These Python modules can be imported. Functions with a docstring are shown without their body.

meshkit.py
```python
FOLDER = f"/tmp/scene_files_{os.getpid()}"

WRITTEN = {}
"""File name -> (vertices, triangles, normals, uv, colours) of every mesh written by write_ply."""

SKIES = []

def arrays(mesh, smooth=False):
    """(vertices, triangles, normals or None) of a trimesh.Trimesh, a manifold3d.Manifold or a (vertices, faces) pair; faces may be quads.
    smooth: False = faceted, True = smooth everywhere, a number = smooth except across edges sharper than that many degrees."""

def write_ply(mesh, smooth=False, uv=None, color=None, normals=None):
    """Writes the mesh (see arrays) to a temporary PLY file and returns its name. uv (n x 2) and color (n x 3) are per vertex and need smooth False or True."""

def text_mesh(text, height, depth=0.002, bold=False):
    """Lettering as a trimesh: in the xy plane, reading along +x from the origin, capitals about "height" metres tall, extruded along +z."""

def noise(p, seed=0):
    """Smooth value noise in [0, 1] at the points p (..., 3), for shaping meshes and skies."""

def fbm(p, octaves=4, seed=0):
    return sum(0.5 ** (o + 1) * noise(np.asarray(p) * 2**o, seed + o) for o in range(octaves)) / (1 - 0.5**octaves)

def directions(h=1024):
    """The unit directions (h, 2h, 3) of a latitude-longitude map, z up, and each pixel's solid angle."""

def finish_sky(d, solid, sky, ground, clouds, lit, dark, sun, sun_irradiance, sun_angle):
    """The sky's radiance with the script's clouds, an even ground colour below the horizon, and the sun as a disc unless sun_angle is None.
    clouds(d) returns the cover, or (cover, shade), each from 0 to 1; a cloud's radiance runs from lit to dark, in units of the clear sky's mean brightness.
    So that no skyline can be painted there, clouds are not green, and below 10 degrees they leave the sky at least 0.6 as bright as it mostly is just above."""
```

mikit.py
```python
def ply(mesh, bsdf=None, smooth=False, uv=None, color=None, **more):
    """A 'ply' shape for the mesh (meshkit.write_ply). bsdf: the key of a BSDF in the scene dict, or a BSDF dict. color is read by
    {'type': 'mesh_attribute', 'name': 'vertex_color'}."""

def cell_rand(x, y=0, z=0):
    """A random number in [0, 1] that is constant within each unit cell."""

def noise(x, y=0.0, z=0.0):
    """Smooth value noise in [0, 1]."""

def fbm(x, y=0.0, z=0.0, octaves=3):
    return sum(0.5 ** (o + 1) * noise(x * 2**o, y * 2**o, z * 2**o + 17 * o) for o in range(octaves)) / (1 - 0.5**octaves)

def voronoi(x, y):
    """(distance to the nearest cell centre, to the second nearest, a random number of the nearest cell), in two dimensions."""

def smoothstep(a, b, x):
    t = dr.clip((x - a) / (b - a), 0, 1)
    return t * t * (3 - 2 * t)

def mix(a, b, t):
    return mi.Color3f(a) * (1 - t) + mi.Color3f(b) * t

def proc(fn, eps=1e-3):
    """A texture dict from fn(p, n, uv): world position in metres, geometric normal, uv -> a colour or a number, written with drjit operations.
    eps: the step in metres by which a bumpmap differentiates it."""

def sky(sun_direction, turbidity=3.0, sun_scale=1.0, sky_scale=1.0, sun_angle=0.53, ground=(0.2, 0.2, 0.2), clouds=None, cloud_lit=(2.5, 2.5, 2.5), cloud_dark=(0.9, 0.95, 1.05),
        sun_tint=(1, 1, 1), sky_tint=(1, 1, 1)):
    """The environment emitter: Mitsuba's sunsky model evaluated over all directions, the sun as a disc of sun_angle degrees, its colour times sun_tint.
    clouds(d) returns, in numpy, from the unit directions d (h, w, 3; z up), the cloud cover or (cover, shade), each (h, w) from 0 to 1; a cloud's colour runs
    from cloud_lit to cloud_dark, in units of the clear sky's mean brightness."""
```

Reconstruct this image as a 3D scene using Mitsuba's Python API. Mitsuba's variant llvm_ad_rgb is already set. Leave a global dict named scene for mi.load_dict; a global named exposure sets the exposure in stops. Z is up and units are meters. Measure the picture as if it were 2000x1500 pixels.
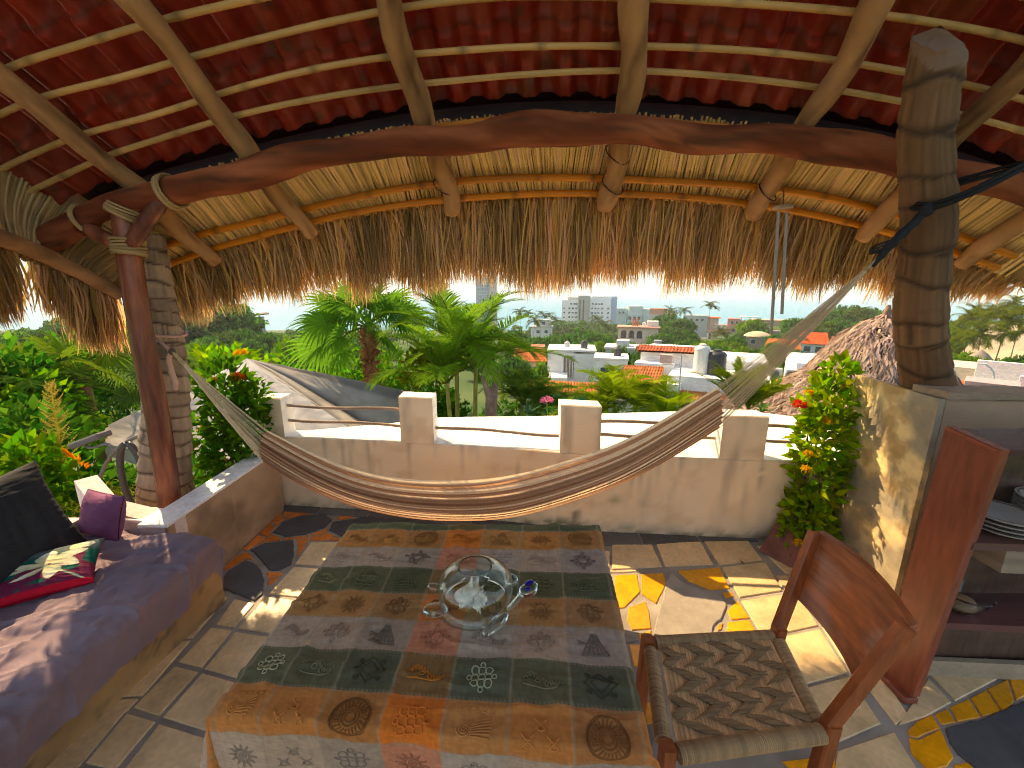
import math, random
import numpy as np, trimesh, mitsuba as mi, drjit as dr
import mikit, meshkit
from mikit import proc
from shapely.geometry import Polygon, MultiPolygon, box as sbox, Point
from shapely.ops import unary_union

T = mi.ScalarTransform4f
scene, labels = {}, {}
exposure = 3.0

# ------------------------------------------------------------------ camera, light, air
scene['air'] = {'type': 'homogeneous', 'albedo': {'type': 'rgb', 'value': [0.95, 0.955, 0.96]}, 'sigma_t': 0.0003}
EYE = (0.0, 0.0, 1.75)
PITCH = math.atan(0.225)
scene['camera'] = {'type': 'perspective', 'fov': 102.68, 'fov_axis': 'x', 'near_clip': 0.05, 'far_clip': 20000.0,
                   'medium': {'type': 'ref', 'id': 'air'},
                   'to_world': T().look_at(origin=EYE, target=(0, math.cos(PITCH), EYE[2] - math.sin(PITCH)), up=(0, 0, 1))}
SUN_AZ, SUN_EL = math.radians(-42), math.radians(44)
SUN = (math.sin(SUN_AZ) * math.cos(SUN_EL), math.cos(SUN_AZ) * math.cos(SUN_EL), math.sin(SUN_EL))


def thin_clouds(d):
    n = meshkit.fbm(np.stack([d[..., 0] * 3, d[..., 1] * 3, d[..., 2] * 9], -1), 4, 3)
    el = np.clip(d[..., 2], 0, 1)
    g = np.clip((1 + d @ np.array([math.sin(SUN_AZ), math.cos(SUN_AZ), 0.25]) / 1.03) / 2, 0, 1) ** 4      # haze glows on the sun's side
    veil = (0.25 + 0.7 * g) * np.exp(-el / 0.35) + 0.3 * np.clip((n - 0.42) * 3, 0, 1)
    return np.clip(veil, 0, 1), 0.15 + 0.3 * n


scene['sky'] = mikit.sky(SUN, turbidity=3.5, sun_scale=1.0, sky_scale=1.0, sun_tint=(1.0, 0.86, 0.62), clouds=thin_clouds,
                         cloud_lit=(1.9, 1.8, 1.62), cloud_dark=(1.3, 1.28, 1.25), sky_tint=(1.07, 1.0, 0.87))

# ------------------------------------------------------------------ materials
ATTR = {'type': 'mesh_attribute', 'name': 'vertex_color'}
ROWS = []                                                 # two chromas per mesh; a mesh's uv = (row + place between them, brightness)


def two_tone(p, n, uv):
    row = dr.floor(uv.x)
    f = (uv.x - row - 0.1) / 0.8
    i = mi.UInt32(row) * 6
    g = [dr.gather(mi.Float, PALETTE, i + q) for q in range(6)]
    return mi.Color3f(*[(g[q] * (1 - f) + g[q + 3] * f) * uv.y for q in range(3)])


def two_tone_rough(p, n, uv):
    k = mikit.fbm(p.x * 9, p.y * 9, p.z * 9, 4)
    m = mikit.noise(p.x * 70, p.y * 70, p.z * 70)
    return two_tone(p, n, uv) * (0.62 + 0.56 * k + 0.2 * m)


def two_tone_wood(p, n, uv):
    k = mikit.fbm(p.x * 75, p.y * 9, p.z * 75, 4)
    m = mikit.fbm(p.x * 9, p.y * 3, p.z * 9, 3)
    return two_tone(p, n, uv) * (0.35 + 0.85 * k + 0.45 * m)


def two_tone_upright(p, n, uv):
    k = mikit.fbm(p.x * 75, p.y * 75, p.z * 8, 4)
    m = mikit.fbm(p.x * 10, p.y * 10, p.z * 4, 3)
    return two_tone(p, n, uv) * (0.35 + 0.85 * k + 0.45 * m)


VC = proc(two_tone)
VR = proc(two_tone_rough)


def two(b):
    return {'type': 'twosided', 'bsdf': b}


def prin(rough, spec=0.4, tex=None, **k):
    return {'type': 'principled', 'base_color': dict(tex or VC), 'roughness': rough, 'specular': spec, **k}


def bump(b, fn, scale, eps=1e-3):
    return {'type': 'bumpmap', 'texture': proc(fn, eps), 'scale': scale, 'bsdf': b}


def b_plaster(p, n, uv):
    return mikit.fbm(p.x * 14, p.y * 14, p.z * 14, 4) + 0.35 * mikit.noise(p.x * 90, p.y * 90, p.z * 90)


def b_wood(p, n, uv):
    return mikit.fbm(p.x * 45, p.y * 45, p.z * 12, 3)


def b_stone(p, n, uv):
    return mikit.fbm(p.x * 30, p.y * 30, p.z * 30, 4)


def b_weave(p, n, uv):
    return 0.5 + 0.25 * dr.sin(p.x * 2100) * dr.sin(p.y * 2100) + 0.5 * mikit.noise(p.x * 160, p.y * 160, p.z * 160)


scene['matte'] = two(prin(0.85, 0.25))
scene['satin'] = two(prin(0.45, 0.4))
scene['gloss'] = two(prin(0.2, 0.5))
scene['cloth'] = two(prin(0.9, 0.15, sheen=0.5, sheen_tint=0.5))
scene['leaf'] = {'type': 'principledthin', 'base_color': dict(VC), 'roughness': 0.45, 'spec_trans': 0.0, 'diff_trans': 1.1, 'eta': 1.35}
scene['straw'] = {'type': 'principledthin', 'base_color': dict(VC), 'roughness': 0.6, 'spec_trans': 0.0, 'diff_trans': 1.0, 'eta': 1.3}
for _t, _s in ((VR, ''), (ATTR, '_a')):
    scene['plaster' + _s] = two(bump(prin(0.9, 0.2, _t), b_plaster, 0.004))
    scene['stone' + _s] = two(bump(prin(0.7, 0.3, _t), b_stone, 0.004))
    scene['ceramic' + _s] = two(bump(prin(0.3, 0.5, _t), b_plaster, 0.0006))
scene['wood'] = two(prin(0.45, 0.4, proc(two_tone_wood)))
scene['upright'] = two(prin(0.38, 0.4, proc(two_tone_upright)))
scene['cloth_a'] = two(prin(0.9, 0.15, ATTR, sheen=0.5, sheen_tint=0.5))
scene['tile'] = two(prin(0.5, 0.35))
scene['darkmetal'] = two({'type': 'principled', 'base_color': {'type': 'rgb', 'value': [0.05, 0.05, 0.055]}, 'metallic': 0.6, 'roughness': 0.45})
scene['glass'] = {'type': 'dielectric', 'int_ior': 1.5, 'ext_ior': 1.0, 'specular_transmittance': {'type': 'rgb', 'value': [0.93, 0.988, 0.98]}}
scene['pane'] = two({'type': 'principled', 'base_color': {'type': 'rgb', 'value': [0.05, 0.07, 0.09]}, 'roughness': 0.08, 'specular': 0.6})

# ------------------------------------------------------------------ keys and labels


def newkey(name):
    k, i = name, 0
    while k in USED:
        i += 1
        k = '%s_%03d' % (name, i)
    USED.add(k)
    return k


USED = set()


def thing(name, label=None, cat=None, group=None, kind=None):
    k = newkey(name)
    d = {}
    if label: d['label'] = label
    if cat: d['category'] = cat
    if group: d['group'] = group
    if kind: d['kind'] = kind
    labels[k] = d
    return k


def pack(c):
    """vertex colours -> uv (see ROWS)"""
    c = np.clip(c, 1e-4, 0.98)
    s = c.sum(1, keepdims=True)
    x = c / s
    m = x.mean(0)
    d = x - m
    if len(c) > 2 and np.abs(d).max() > 1e-4:
        w, V = np.linalg.eigh(d[:: max(1, len(d) // 4000)].T @ d[:: max(1, len(d) // 4000)])
        t = d @ V[:, 2]
        lo, hi = t.min(), t.max()
        A, B = m + V[:, 2] * lo, m + V[:, 2] * hi
        f = (t - lo) / max(hi - lo, 1e-9)
    else:
        A = B = m
        f = np.full(len(c), 0.5)
    ROWS.append(np.r_[A, B])
    return np.c_[len(ROWS) - 1 + 0.1 + 0.8 * f, s[:, 0]]


def mk(m, mat, smooth=False, world=None):
    """m = (v, f, colours) -> shape dict. Meshes of one material are joined when loaded, so colours travel in the uv."""
    v, f, c = m
    v = np.asarray(v, float)
    c = np.broadcast_to(np.asarray(c, float), (len(v), 3))
    lum = c @ np.array([0.3, 0.59, 0.11])
    c = np.clip(lum[:, None] + (c - lum[:, None]) * 1.15, 0.002, 0.95)
    tm = trimesh.Trimesh(v, np.asarray(f), process=False)
    if smooth not in (True, False):
        tm = trimesh.graph.smooth_shade(tm, angle=math.radians(smooth), facet_minarea=None)
        smooth, c = True, np.broadcast_to(c[0], (len(tm.vertices), 3))
    if mat in ('plaster', 'stone', 'ceramic'):
        if len(v) > 2500: mat += '_a'
        else: c = np.broadcast_to(c.mean(0), c.shape)
    if mat.endswith('_a'): d = mikit.ply(tm, mat, smooth=smooth, color=c)
    elif mat in ('glass', 'seawater'): d = mikit.ply(tm, mat, smooth=smooth)
    else: d = mikit.ply(tm, mat, smooth=smooth, uv=pack(c))
    if world is not None: d['to_world'] = world
    return d


def put(key, m, mat, smooth=False, label=None, kind=None, world=None):
    scene[key] = mk(m, mat, smooth, world)
    e = {}
    if label: e['label'] = label
    if kind: e['kind'] = kind
    if e: labels.setdefault(key, {}).update(e)
    return key


def part(parent, name, m, mat, smooth=False, **k):
    return put(newkey(parent + '__' + name), m, mat, smooth, **k)


def copy_to(src, name, label, group, world, cat=None):
    """every entry of the thing src again under a new key"""
    k = thing(name, label, cat or labels[src].get('category'), group)
    for s in [q for q in scene if q == src or q.startswith(src + '__')]:
        scene[k + s[len(src):]] = {**scene[s], 'to_world': world}
    return k

# ------------------------------------------------------------------ shapes


def cat(ms):
    vs, fs, cs, o = [], [], [], 0
    for v, f, c in ms:
        v = np.asarray(v, float)
        vs.append(v); fs.append(np.asarray(f, int) + o); cs.append(np.broadcast_to(np.asarray(c, float), (len(v), 3)))
        o += len(v)
    return np.vstack(vs), np.vstack(fs), np.vstack(cs)


def quads(f):
    f = np.asarray(f)
    return np.vstack([f[:, [0, 1, 2]], f[:, [0, 2, 3]]])


def tint(v, base, amp=0.2, scale=6.0, seed=0, stretch=(1, 1, 1)):
    n = meshkit.fbm(np.asarray(v) * scale * np.asarray(stretch), 4, seed)
    return np.clip(np.asarray(base)[None] * (1 + amp * (n - 0.5)[:, None] * 4), 0.002, 0.95)


def blend(a, b, t):
    t = np.clip(np.asarray(t), 0, 1)[:, None]
    return np.asarray(a) * (1 - t) + np.asarray(b) * t


def frame(path):
    p = np.asarray(path, float)
    t = np.gradient(p, axis=0)
    t /= np.linalg.norm(t, axis=1, keepdims=True) + 1e-12
    ref = np.array([0, 0, 1.0]) if abs(t[:, 2]).mean() < 0.8 else np.array([1.0, 0, 0])
    a = np.cross(t, ref); a /= np.linalg.norm(a, axis=1, keepdims=True) + 1e-12
    return p, t, a, np.cross(t, a)


def tube(path, radii, sides=10, col=(0.5, 0.4, 0.3), wob=0.0, seed=0, caps=True, tamp=0.0, tscale=6, tstretch=(1, 1, 1)):
    p, t, a, b = frame(path)
    n = len(p)
    r = np.broadcast_to(np.asarray(radii, float), (n,))
    ang = np.arange(sides) * 2 * np.pi / sides
    rr = r[:, None] * np.ones((1, sides))
    if wob:
        q = np.stack([np.cos(ang)[None] * 1.2 + np.zeros((n, 1)), np.sin(ang)[None] * 1.2 + np.zeros((n, 1)), np.linspace(0, n * 0.33, n)[:, None] + np.zeros((1, sides))], -1)
        rr = rr * (1 + wob * (meshkit.fbm(q, 3, seed) - 0.5) * 2)
    v = p[:, None] + rr[..., None] * (np.cos(ang)[None, :, None] * a[:, None] + np.sin(ang)[None, :, None] * b[:, None])
    v = v.reshape(-1, 3)
    i, j = np.meshgrid(np.arange(n - 1), np.arange(sides), indexing='ij')
    f = quads(np.stack([i * sides + j, (i + 1) * sides + j, (i + 1) * sides + (j + 1) % sides, i * sides + (j + 1) % sides], -1).reshape(-1, 4))
    if caps:
        v = np.vstack([v, p[0], p[-1]])
        k = np.arange(sides)
        f = np.vstack([f, np.stack([k * 0 + n * sides, k, (k + 1) % sides], 1), np.stack([k * 0 + n * sides + 1, (n - 1) * sides + (k + 1) % sides, (n - 1) * sides + k], 1)])
    c = tint(v, col, tamp, tscale, seed, tstretch) if tamp else np.asarray(col, float)
    return v, f, c


def line(a, b, n):
    return np.asarray(a, float)[None] + np.linspace(0, 1, n)[:, None] * (np.asarray(b, float) - np.asarray(a, float))[None]


def spline(pts, n):
    from scipy.interpolate import CubicSpline
    pts = np.asarray(pts, float)
    d = np.r_[0, np.cumsum(np.linalg.norm(np.diff(pts, axis=0), axis=1))]
    return CubicSpline(d, pts)(np.linspace(0, d[-1], n))


def rbox(center, size, rz=0.0, bev=0.006, col=(0.5, 0.5, 0.5), rot=None):
    """chamfered box"""
    s = np.asarray(size, float) / 2
    b = min(bev, *(s * 0.45))
    v = []
    for k in range(3):
        for sx in (-1, 1):
            for sy in (-1, 1):
                for sz in (-1, 1):
                    q = np.array([sx, sy, sz]) * (s - b)
                    q[k] = (sx, sy, sz)[k] * s[k]
                    v.append(q)
    h = trimesh.convex.convex_hull(np.array(v))
    w = np.asarray(h.vertices)
    if rot is not None: w = w @ np.asarray(rot).T
    c, s_ = math.cos(rz), math.sin(rz)
    w = w @ np.array([[c, -s_, 0], [s_, c, 0], [0, 0, 1]]).T + np.asarray(center)
    return w, np.asarray(h.faces), np.asarray(col, float)


def cbox(x0, x1, y0, y1, z0, z1, col=(0.5, 0.5, 0.5), bev=0.006):
    return rbox(((x0 + x1) / 2, (y0 + y1) / 2, (z0 + z1) / 2), (x1 - x0, y1 - y0, z1 - z0), 0, bev, col)


def hexa(p, col=(0.5, 0.5, 0.5)):
    """8 corners: bottom ring 0-3 counter-clockwise, top ring 4-7"""
    f = quads([[3, 2, 1, 0], [4, 5, 6, 7], [0, 1, 5, 4], [1, 2, 6, 5], [2, 3, 7, 6], [3, 0, 4, 7]])
    return np.asarray(p, float), f, np.asarray(col, float)


def prism(poly, z0, z1, bev=0.0, col=(0.5, 0.5, 0.5)):
    """upright prism over a simple polygon, with a bevelled top edge"""
    P = Polygon(poly)
    if not P.is_valid: P = P.buffer(0)
    if isinstance(P, MultiPolygon): P = max(P.geoms, key=lambda g: g.area)
    P = Polygon(P.exterior)
    if not P.exterior.is_ccw: P = Polygon(list(P.exterior.coords)[::-1])
    o = np.array(P.exterior.coords)[:-1, :2]
    n = len(o)
    e1 = o - np.roll(o, 1, 0); e2 = np.roll(o, -1, 0) - o
    n1 = np.stack([-e1[:, 1], e1[:, 0]], 1); n2 = np.stack([-e2[:, 1], e2[:, 0]], 1)
    n1 /= np.linalg.norm(n1, axis=1, keepdims=True) + 1e-9; n2 /= np.linalg.norm(n2, axis=1, keepdims=True) + 1e-9
    m = n1 + n2; m /= np.maximum((m * n1).sum(1, keepdims=True), 0.5)
    t = o + m * bev
    v = np.vstack([np.c_[o, np.full(n, z0)], np.c_[o, np.full(n, z1 - bev)], np.c_[t, np.full(n, z1)]])
    i = np.arange(n); j = (i + 1) % n
    f = [quads(np.stack([i, j, j + n, i + n], 1)), quads(np.stack([i + n, j + n, j + 2 * n, i + 2 * n], 1))]
    tv, tf = trimesh.creation.triangulate_polygon(Polygon(t) if Polygon(t).is_valid else P, engine='earcut')
    tf = np.asarray(tf)
    a = np.cross(tv[tf[:, 1]] - tv[tf[:, 0]], tv[tf[:, 2]] - tv[tf[:, 0]])
    tf = np.where((a < 0)[:, None], tf[:, ::-1], tf)
    v = np.vstack([v, np.c_[tv[:, :2], np.full(len(tv), z1)]])
    f.append(tf + 3 * n)
    return v, np.vstack(f), np.asarray(col, float)


def lathe(rz, n=32, center=(0, 0, 0), col=(0.5, 0.5, 0.5), closed=False):
    rz = np.asarray(rz, float)
    ang = np.arange(n) * 2 * np.pi / n
    v = np.stack([rz[:, 0, None] * np.cos(ang), rz[:, 0, None] * np.sin(ang), rz[:, 1, None] + 0 * ang], -1).reshape(-1, 3) + np.asarray(center)
    m = len(rz)
    i, j = np.meshgrid(np.arange(m if closed else m - 1), np.arange(n), indexing='ij')
    f = quads(np.stack([i * n + j, i * n + (j + 1) % n, (i + 1) % m * n + (j + 1) % n, (i + 1) % m * n + j], -1).reshape(-1, 4))
    return v, f, np.asarray(col, float)


def sheet(P, col=(0.5, 0.5, 0.5)):
    """grid (u, v, 3) -> mesh"""
    P = np.asarray(P, float)
    a, b = P.shape[:2]
    i, j = np.meshgrid(np.arange(a - 1), np.arange(b - 1), indexing='ij')
    f = quads(np.stack([i * b + j, (i + 1) * b + j, (i + 1) * b + j + 1, i * b + j + 1], -1).reshape(-1, 4))
    return P.reshape(-1, 3), f, np.asarray(col, float)


def strips(paths, widths, side, cols):
    """many ribbon blades: paths (n, k, 3), widths (n, k), side (n, 3) or (n, k, 3), cols (n, 3) or (n, k, 3)"""
    n, k = paths.shape[:2]
    side = np.asarray(side)
    if side.ndim == 2: side = side[:, None]
    L, R = paths - side * widths[..., None] / 2, paths + side * widths[..., None] / 2
    v = np.stack([L, R], 2).reshape(-1, 3)
    b = (np.arange(n) * 2 * k)[:, None] + 2 * np.arange(k - 1)[None]
    f = quads(np.stack([b, b + 1, b + 3, b + 2], -1).reshape(-1, 4))
    cols = np.asarray(cols)
    if cols.ndim == 2: cols = np.repeat(cols[:, None], k, 1)
    return v, f, np.repeat(cols[:, :, None], 2, 2).reshape(-1, 3)


def leaves(pos, nrm, axis, length, width, col, fold=0.25):
    """leaf blades, each four triangles folded along the midrib"""
    n = len(pos)
    axis = axis / (np.linalg.norm(axis, axis=1, keepdims=True) + 1e-9)
    s = np.cross(nrm, axis); s /= np.linalg.norm(s, axis=1, keepdims=True) + 1e-9
    u = np.cross(axis, s)
    L = np.broadcast_to(length, (n,))[:, None]; W = np.broadcast_to(width, (n,))[:, None]
    a = pos; t = pos + axis * L - u * L * 0.15
    m = pos + axis * L * 0.5 + u * L * 0.04
    l = pos + axis * L * 0.45 - s * W / 2 + u * W * fold
    r = pos + axis * L * 0.45 + s * W / 2 + u * W * fold
    v = np.stack([a, l, m, r, t], 1).reshape(-1, 3)
    b = np.arange(n)[:, None] * 5
    f = np.vstack([b + [0, 2, 1], b + [0, 3, 2], b + [1, 2, 4], b + [2, 3, 4]])
    return v, f, np.repeat(np.broadcast_to(col, (n, 3)), 5, 0)


def unit(rng, n):
    d = rng.normal(size=(n, 3))
    return d / np.linalg.norm(d, axis=1, keepdims=True)

# ------------------------------------------------------------------ terrace floor: tiles, stones and shards in a bed of mortar
FLOOR = {'L': [[(-1.441,2.617),(-1.244,2.617),(-1.188,2.348),(-1.431,2.369)],[(-1.425,2.348),(-1.232,2.323),(-1.175,2.061),(-1.446,2.098)],[(-1.447,2.078),(-1.175,2.035),(-1.144,1.79),(-1.462,1.842)],[(-1.625,2.061),(-1.48,2.024),(-1.481,1.847),(-1.595,1.87)],[(-1.608,1.854),(-1.482,1.83),(-1.48,1.608),(-1.617,1.64)],[(-1.46,1.822),(-1.144,1.77),(-1.112,1.509),(-1.464,1.603)],[(-1.617,1.619),(-1.478,1.588),(-1.492,1.381),(-1.635,1.417)],[(-1.459,1.583),(-1.113,1.494),(-1.089,1.281),(-1.472,1.375)],[(-1.64,1.395),(-1.486,1.359),(-1.488,1.181),(-1.624,1.202)],[(-1.466,1.351),(-1.093,1.261),(-1.014,1.108),(-1.457,1.16)],[(-1.626,1.188),(-1.483,1.167),(-1.469,1.071),(-1.636,1.095)]],'R': [[(0.708,2.585),(0.992,2.588),(0.981,2.342),(0.645,2.319)],[(1.027,2.592),(1.355,2.627),(1.326,2.364),(0.998,2.345)],[(1.38,2.631),(1.705,2.654),(1.676,2.41),(1.361,2.358)],[(1.365,2.342),(1.685,2.394),(1.623,2.124),(1.335,2.069)],[(1.328,2.046),(1.704,2.111),(1.646,1.861),(1.301,1.783)],[(1.3,1.769),(1.637,1.839),(1.584,1.582),(1.247,1.5)],[(1.246,1.489),(1.575,1.565),(1.533,1.349),(1.19,1.243)],[(1.721,2.119),(1.973,2.146),(1.874,1.833),(1.663,1.867)],[(1.658,1.852),(1.865,1.817),(1.743,1.622),(1.598,1.588)],[(1.587,1.57),(1.744,1.588),(1.678,1.379),(1.587,1.343),(1.609,1.5)],[(1.27,1.247),(1.558,1.319),(1.518,1.156),(1.186,1.156)],[(1.594,1.342),(1.936,1.559),(1.922,1.439),(1.745,1.376)],[(1.958,1.573),(2.264,1.73),(2.248,1.549),(1.94,1.444)],[(2.323,1.755),(2.597,1.839),(2.563,1.653),(2.274,1.559)],[(2.66,1.86),(2.905,1.934),(2.851,1.746),(2.593,1.663)]],'SH': [[(1.065,2.307),(1.174,2.319),(1.349,2.338),(1.317,2.146),(1.191,2.135),(1.096,2.21)],[(0.823,2.276),(0.964,2.284),(0.949,2.188),(0.828,2.022),(0.769,2.099)],[(0.651,2.261),(0.793,2.276),(0.767,2.119),(0.64,1.991),(0.584,1.985)],[(0.663,1.991),(0.774,2.041),(0.767,1.956),(0.741,1.844),(0.636,1.833),(0.628,1.898)],[(0.666,1.807),(0.738,1.833),(0.714,1.774),(0.659,1.771)],[(1.211,1.967),(1.313,2.047),(1.308,1.915),(1.2,1.904)],[(1.107,1.781),(1.174,1.887),(1.301,1.904),(1.283,1.783)],[(1.257,2.112),(1.314,2.112),(1.306,2.079),(1.252,2.066)],[(1.104,1.86),(1.141,1.878),(1.115,1.838),(1.088,1.828)],[(0.597,1.742),(0.663,1.742),(0.623,1.614),(0.587,1.622)],[(0.571,1.434),(0.608,1.441),(0.582,1.352),(0.561,1.349)],[(0.524,1.742),(0.57,1.732),(0.569,1.614),(0.51,1.622)],[(1.03,1.209),(1.13,1.22),(1.252,1.243),(1.204,1.156),(1.068,1.156)],[(1.618,1.322),(1.693,1.361),(1.782,1.387),(1.76,1.333),(1.629,1.295),(1.605,1.303)],[(1.595,1.295),(1.63,1.288),(1.755,1.326),(1.701,1.224),(1.646,1.194),(1.561,1.176),(1.552,1.237)],[(1.793,1.387),(1.873,1.414),(1.849,1.354),(1.782,1.347)],[(1.889,1.418),(2.012,1.457),(1.976,1.376),(1.86,1.358)],[(2.026,1.461),(2.137,1.498),(2.089,1.402),(1.988,1.38)],[(2.15,1.503),(2.294,1.55),(2.196,1.441),(2.097,1.402)],[(2.308,1.555),(2.449,1.596),(2.361,1.498),(2.214,1.449)],[(1.679,1.2),(1.739,1.206),(1.734,1.153),(1.643,1.153)]],'ST': [[(1.015,2.284),(1.062,2.174),(1.174,2.119),(1.224,2.086),(1.231,2.016),(1.161,1.921),(1.076,1.854),(1.024,1.771),(0.839,1.713),(0.731,1.776),(0.782,1.887),(0.881,2.054),(0.944,2.188)],[(0.592,1.812),(0.636,1.791),(0.647,1.771),(0.593,1.756),(0.539,1.771)],[(0.564,1.34),(0.572,1.284),(0.53,1.215),(0.498,1.231),(0.497,1.314)],[(1.782,1.333),(1.976,1.369),(2.253,1.449),(2.297,1.387),(1.963,1.153),(1.761,1.153),(1.731,1.237),(1.75,1.295)],[(-1.785,2.742),(-1.785,2.886),(-1.691,2.963),(-1.502,2.995),(-1.414,2.901),(-1.431,2.798),(-1.534,2.714),(-1.661,2.687)],[(-1.815,2.523),(-1.763,2.597),(-1.579,2.635),(-1.501,2.499),(-1.459,2.365),(-1.5,2.312),(-1.581,2.323),(-1.693,2.431)],[(-1.806,2.194),(-1.82,2.302),(-1.779,2.408),(-1.682,2.365),(-1.572,2.262),(-1.473,2.095),(-1.496,2.04),(-1.581,2.078),(-1.761,2.148)],[(-1.377,2.769),(-1.395,2.875),(-1.144,2.957),(-0.653,2.889),(-0.39,2.804),(-0.622,2.608),(-1.076,2.548),(-1.252,2.69)],[(-0.549,2.608),(-0.369,2.79),(0.039,2.776),(0.378,2.703),(0.395,2.548),(-0.139,2.462)]],'CZ': [(-1.882,2.29),(-1.886,3.043),(-1.537,3.108),(0.0,2.846),(0.684,2.723),(0.674,2.596),(0.472,2.584),(0.326,2.281),(-1.318,2.608),(-1.446,2.608),(-1.442,2.356),(-1.452,2.087),(-1.459,2.037),(-1.484,2.025),(-1.624,2.05),(-1.726,2.121)],'STRIP': [(-1.962,3.142),(-0.999,3.019),(0.0,2.875),(0.649,2.736),(1.495,2.671),(1.861,2.658),(1.772,2.633),(1.4,2.627),(0.654,2.584),(0.0,2.736),(-0.974,2.934),(-1.895,3.059)]}
RA = math.radians(-5.5)                                   # the room is turned a little against the view
thing('floor', 'terrace floor of beige tiles and crazy paving', None, kind='structure')
rng = np.random.default_rng(3)


def par_y(x):                                             # inner foot of the parapet
    return np.interp(x, [-2.2, -1.0, 0.0, 0.65, 1.5, 2.4], [3.17, 3.03, 2.875, 2.745, 2.675, 2.61])


fx, fy = np.meshgrid(np.linspace(-3.2, 4.0, 150), np.linspace(-3.0, 3.2, 140), indexing='ij')
fz = -0.0045 + 0.003 * (meshkit.fbm(np.stack([fx * 25, fy * 25, fx * 0], -1), 3, 5) - 0.5)
v, f, c = sheet(np.stack([fx, fy, fz], -1))
part('floor', 'mortar', (v, f, tint(v, (0.30, 0.27, 0.23), 0.25, 9, 4)), 'stone')


def lay(name, poly, z, col, mat, bev, amp, seed, jag=0.0):
    P = Polygon(poly)
    if jag:
        o = np.array(P.segmentize(0.03).exterior.coords)[:-1]
        o = o + jag * (np.stack([meshkit.noise(np.c_[o * 40, o[:, :1] * 0], seed), meshkit.noise(np.c_[o * 40, o[:, :1] * 0 + 9], seed)], 1) - 0.5)
        poly = o
    m = prism(poly, -0.02, z, bev)
    part('floor', name, (m[0], m[1], tint(m[0], col, amp, 7, seed)), mat)


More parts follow.
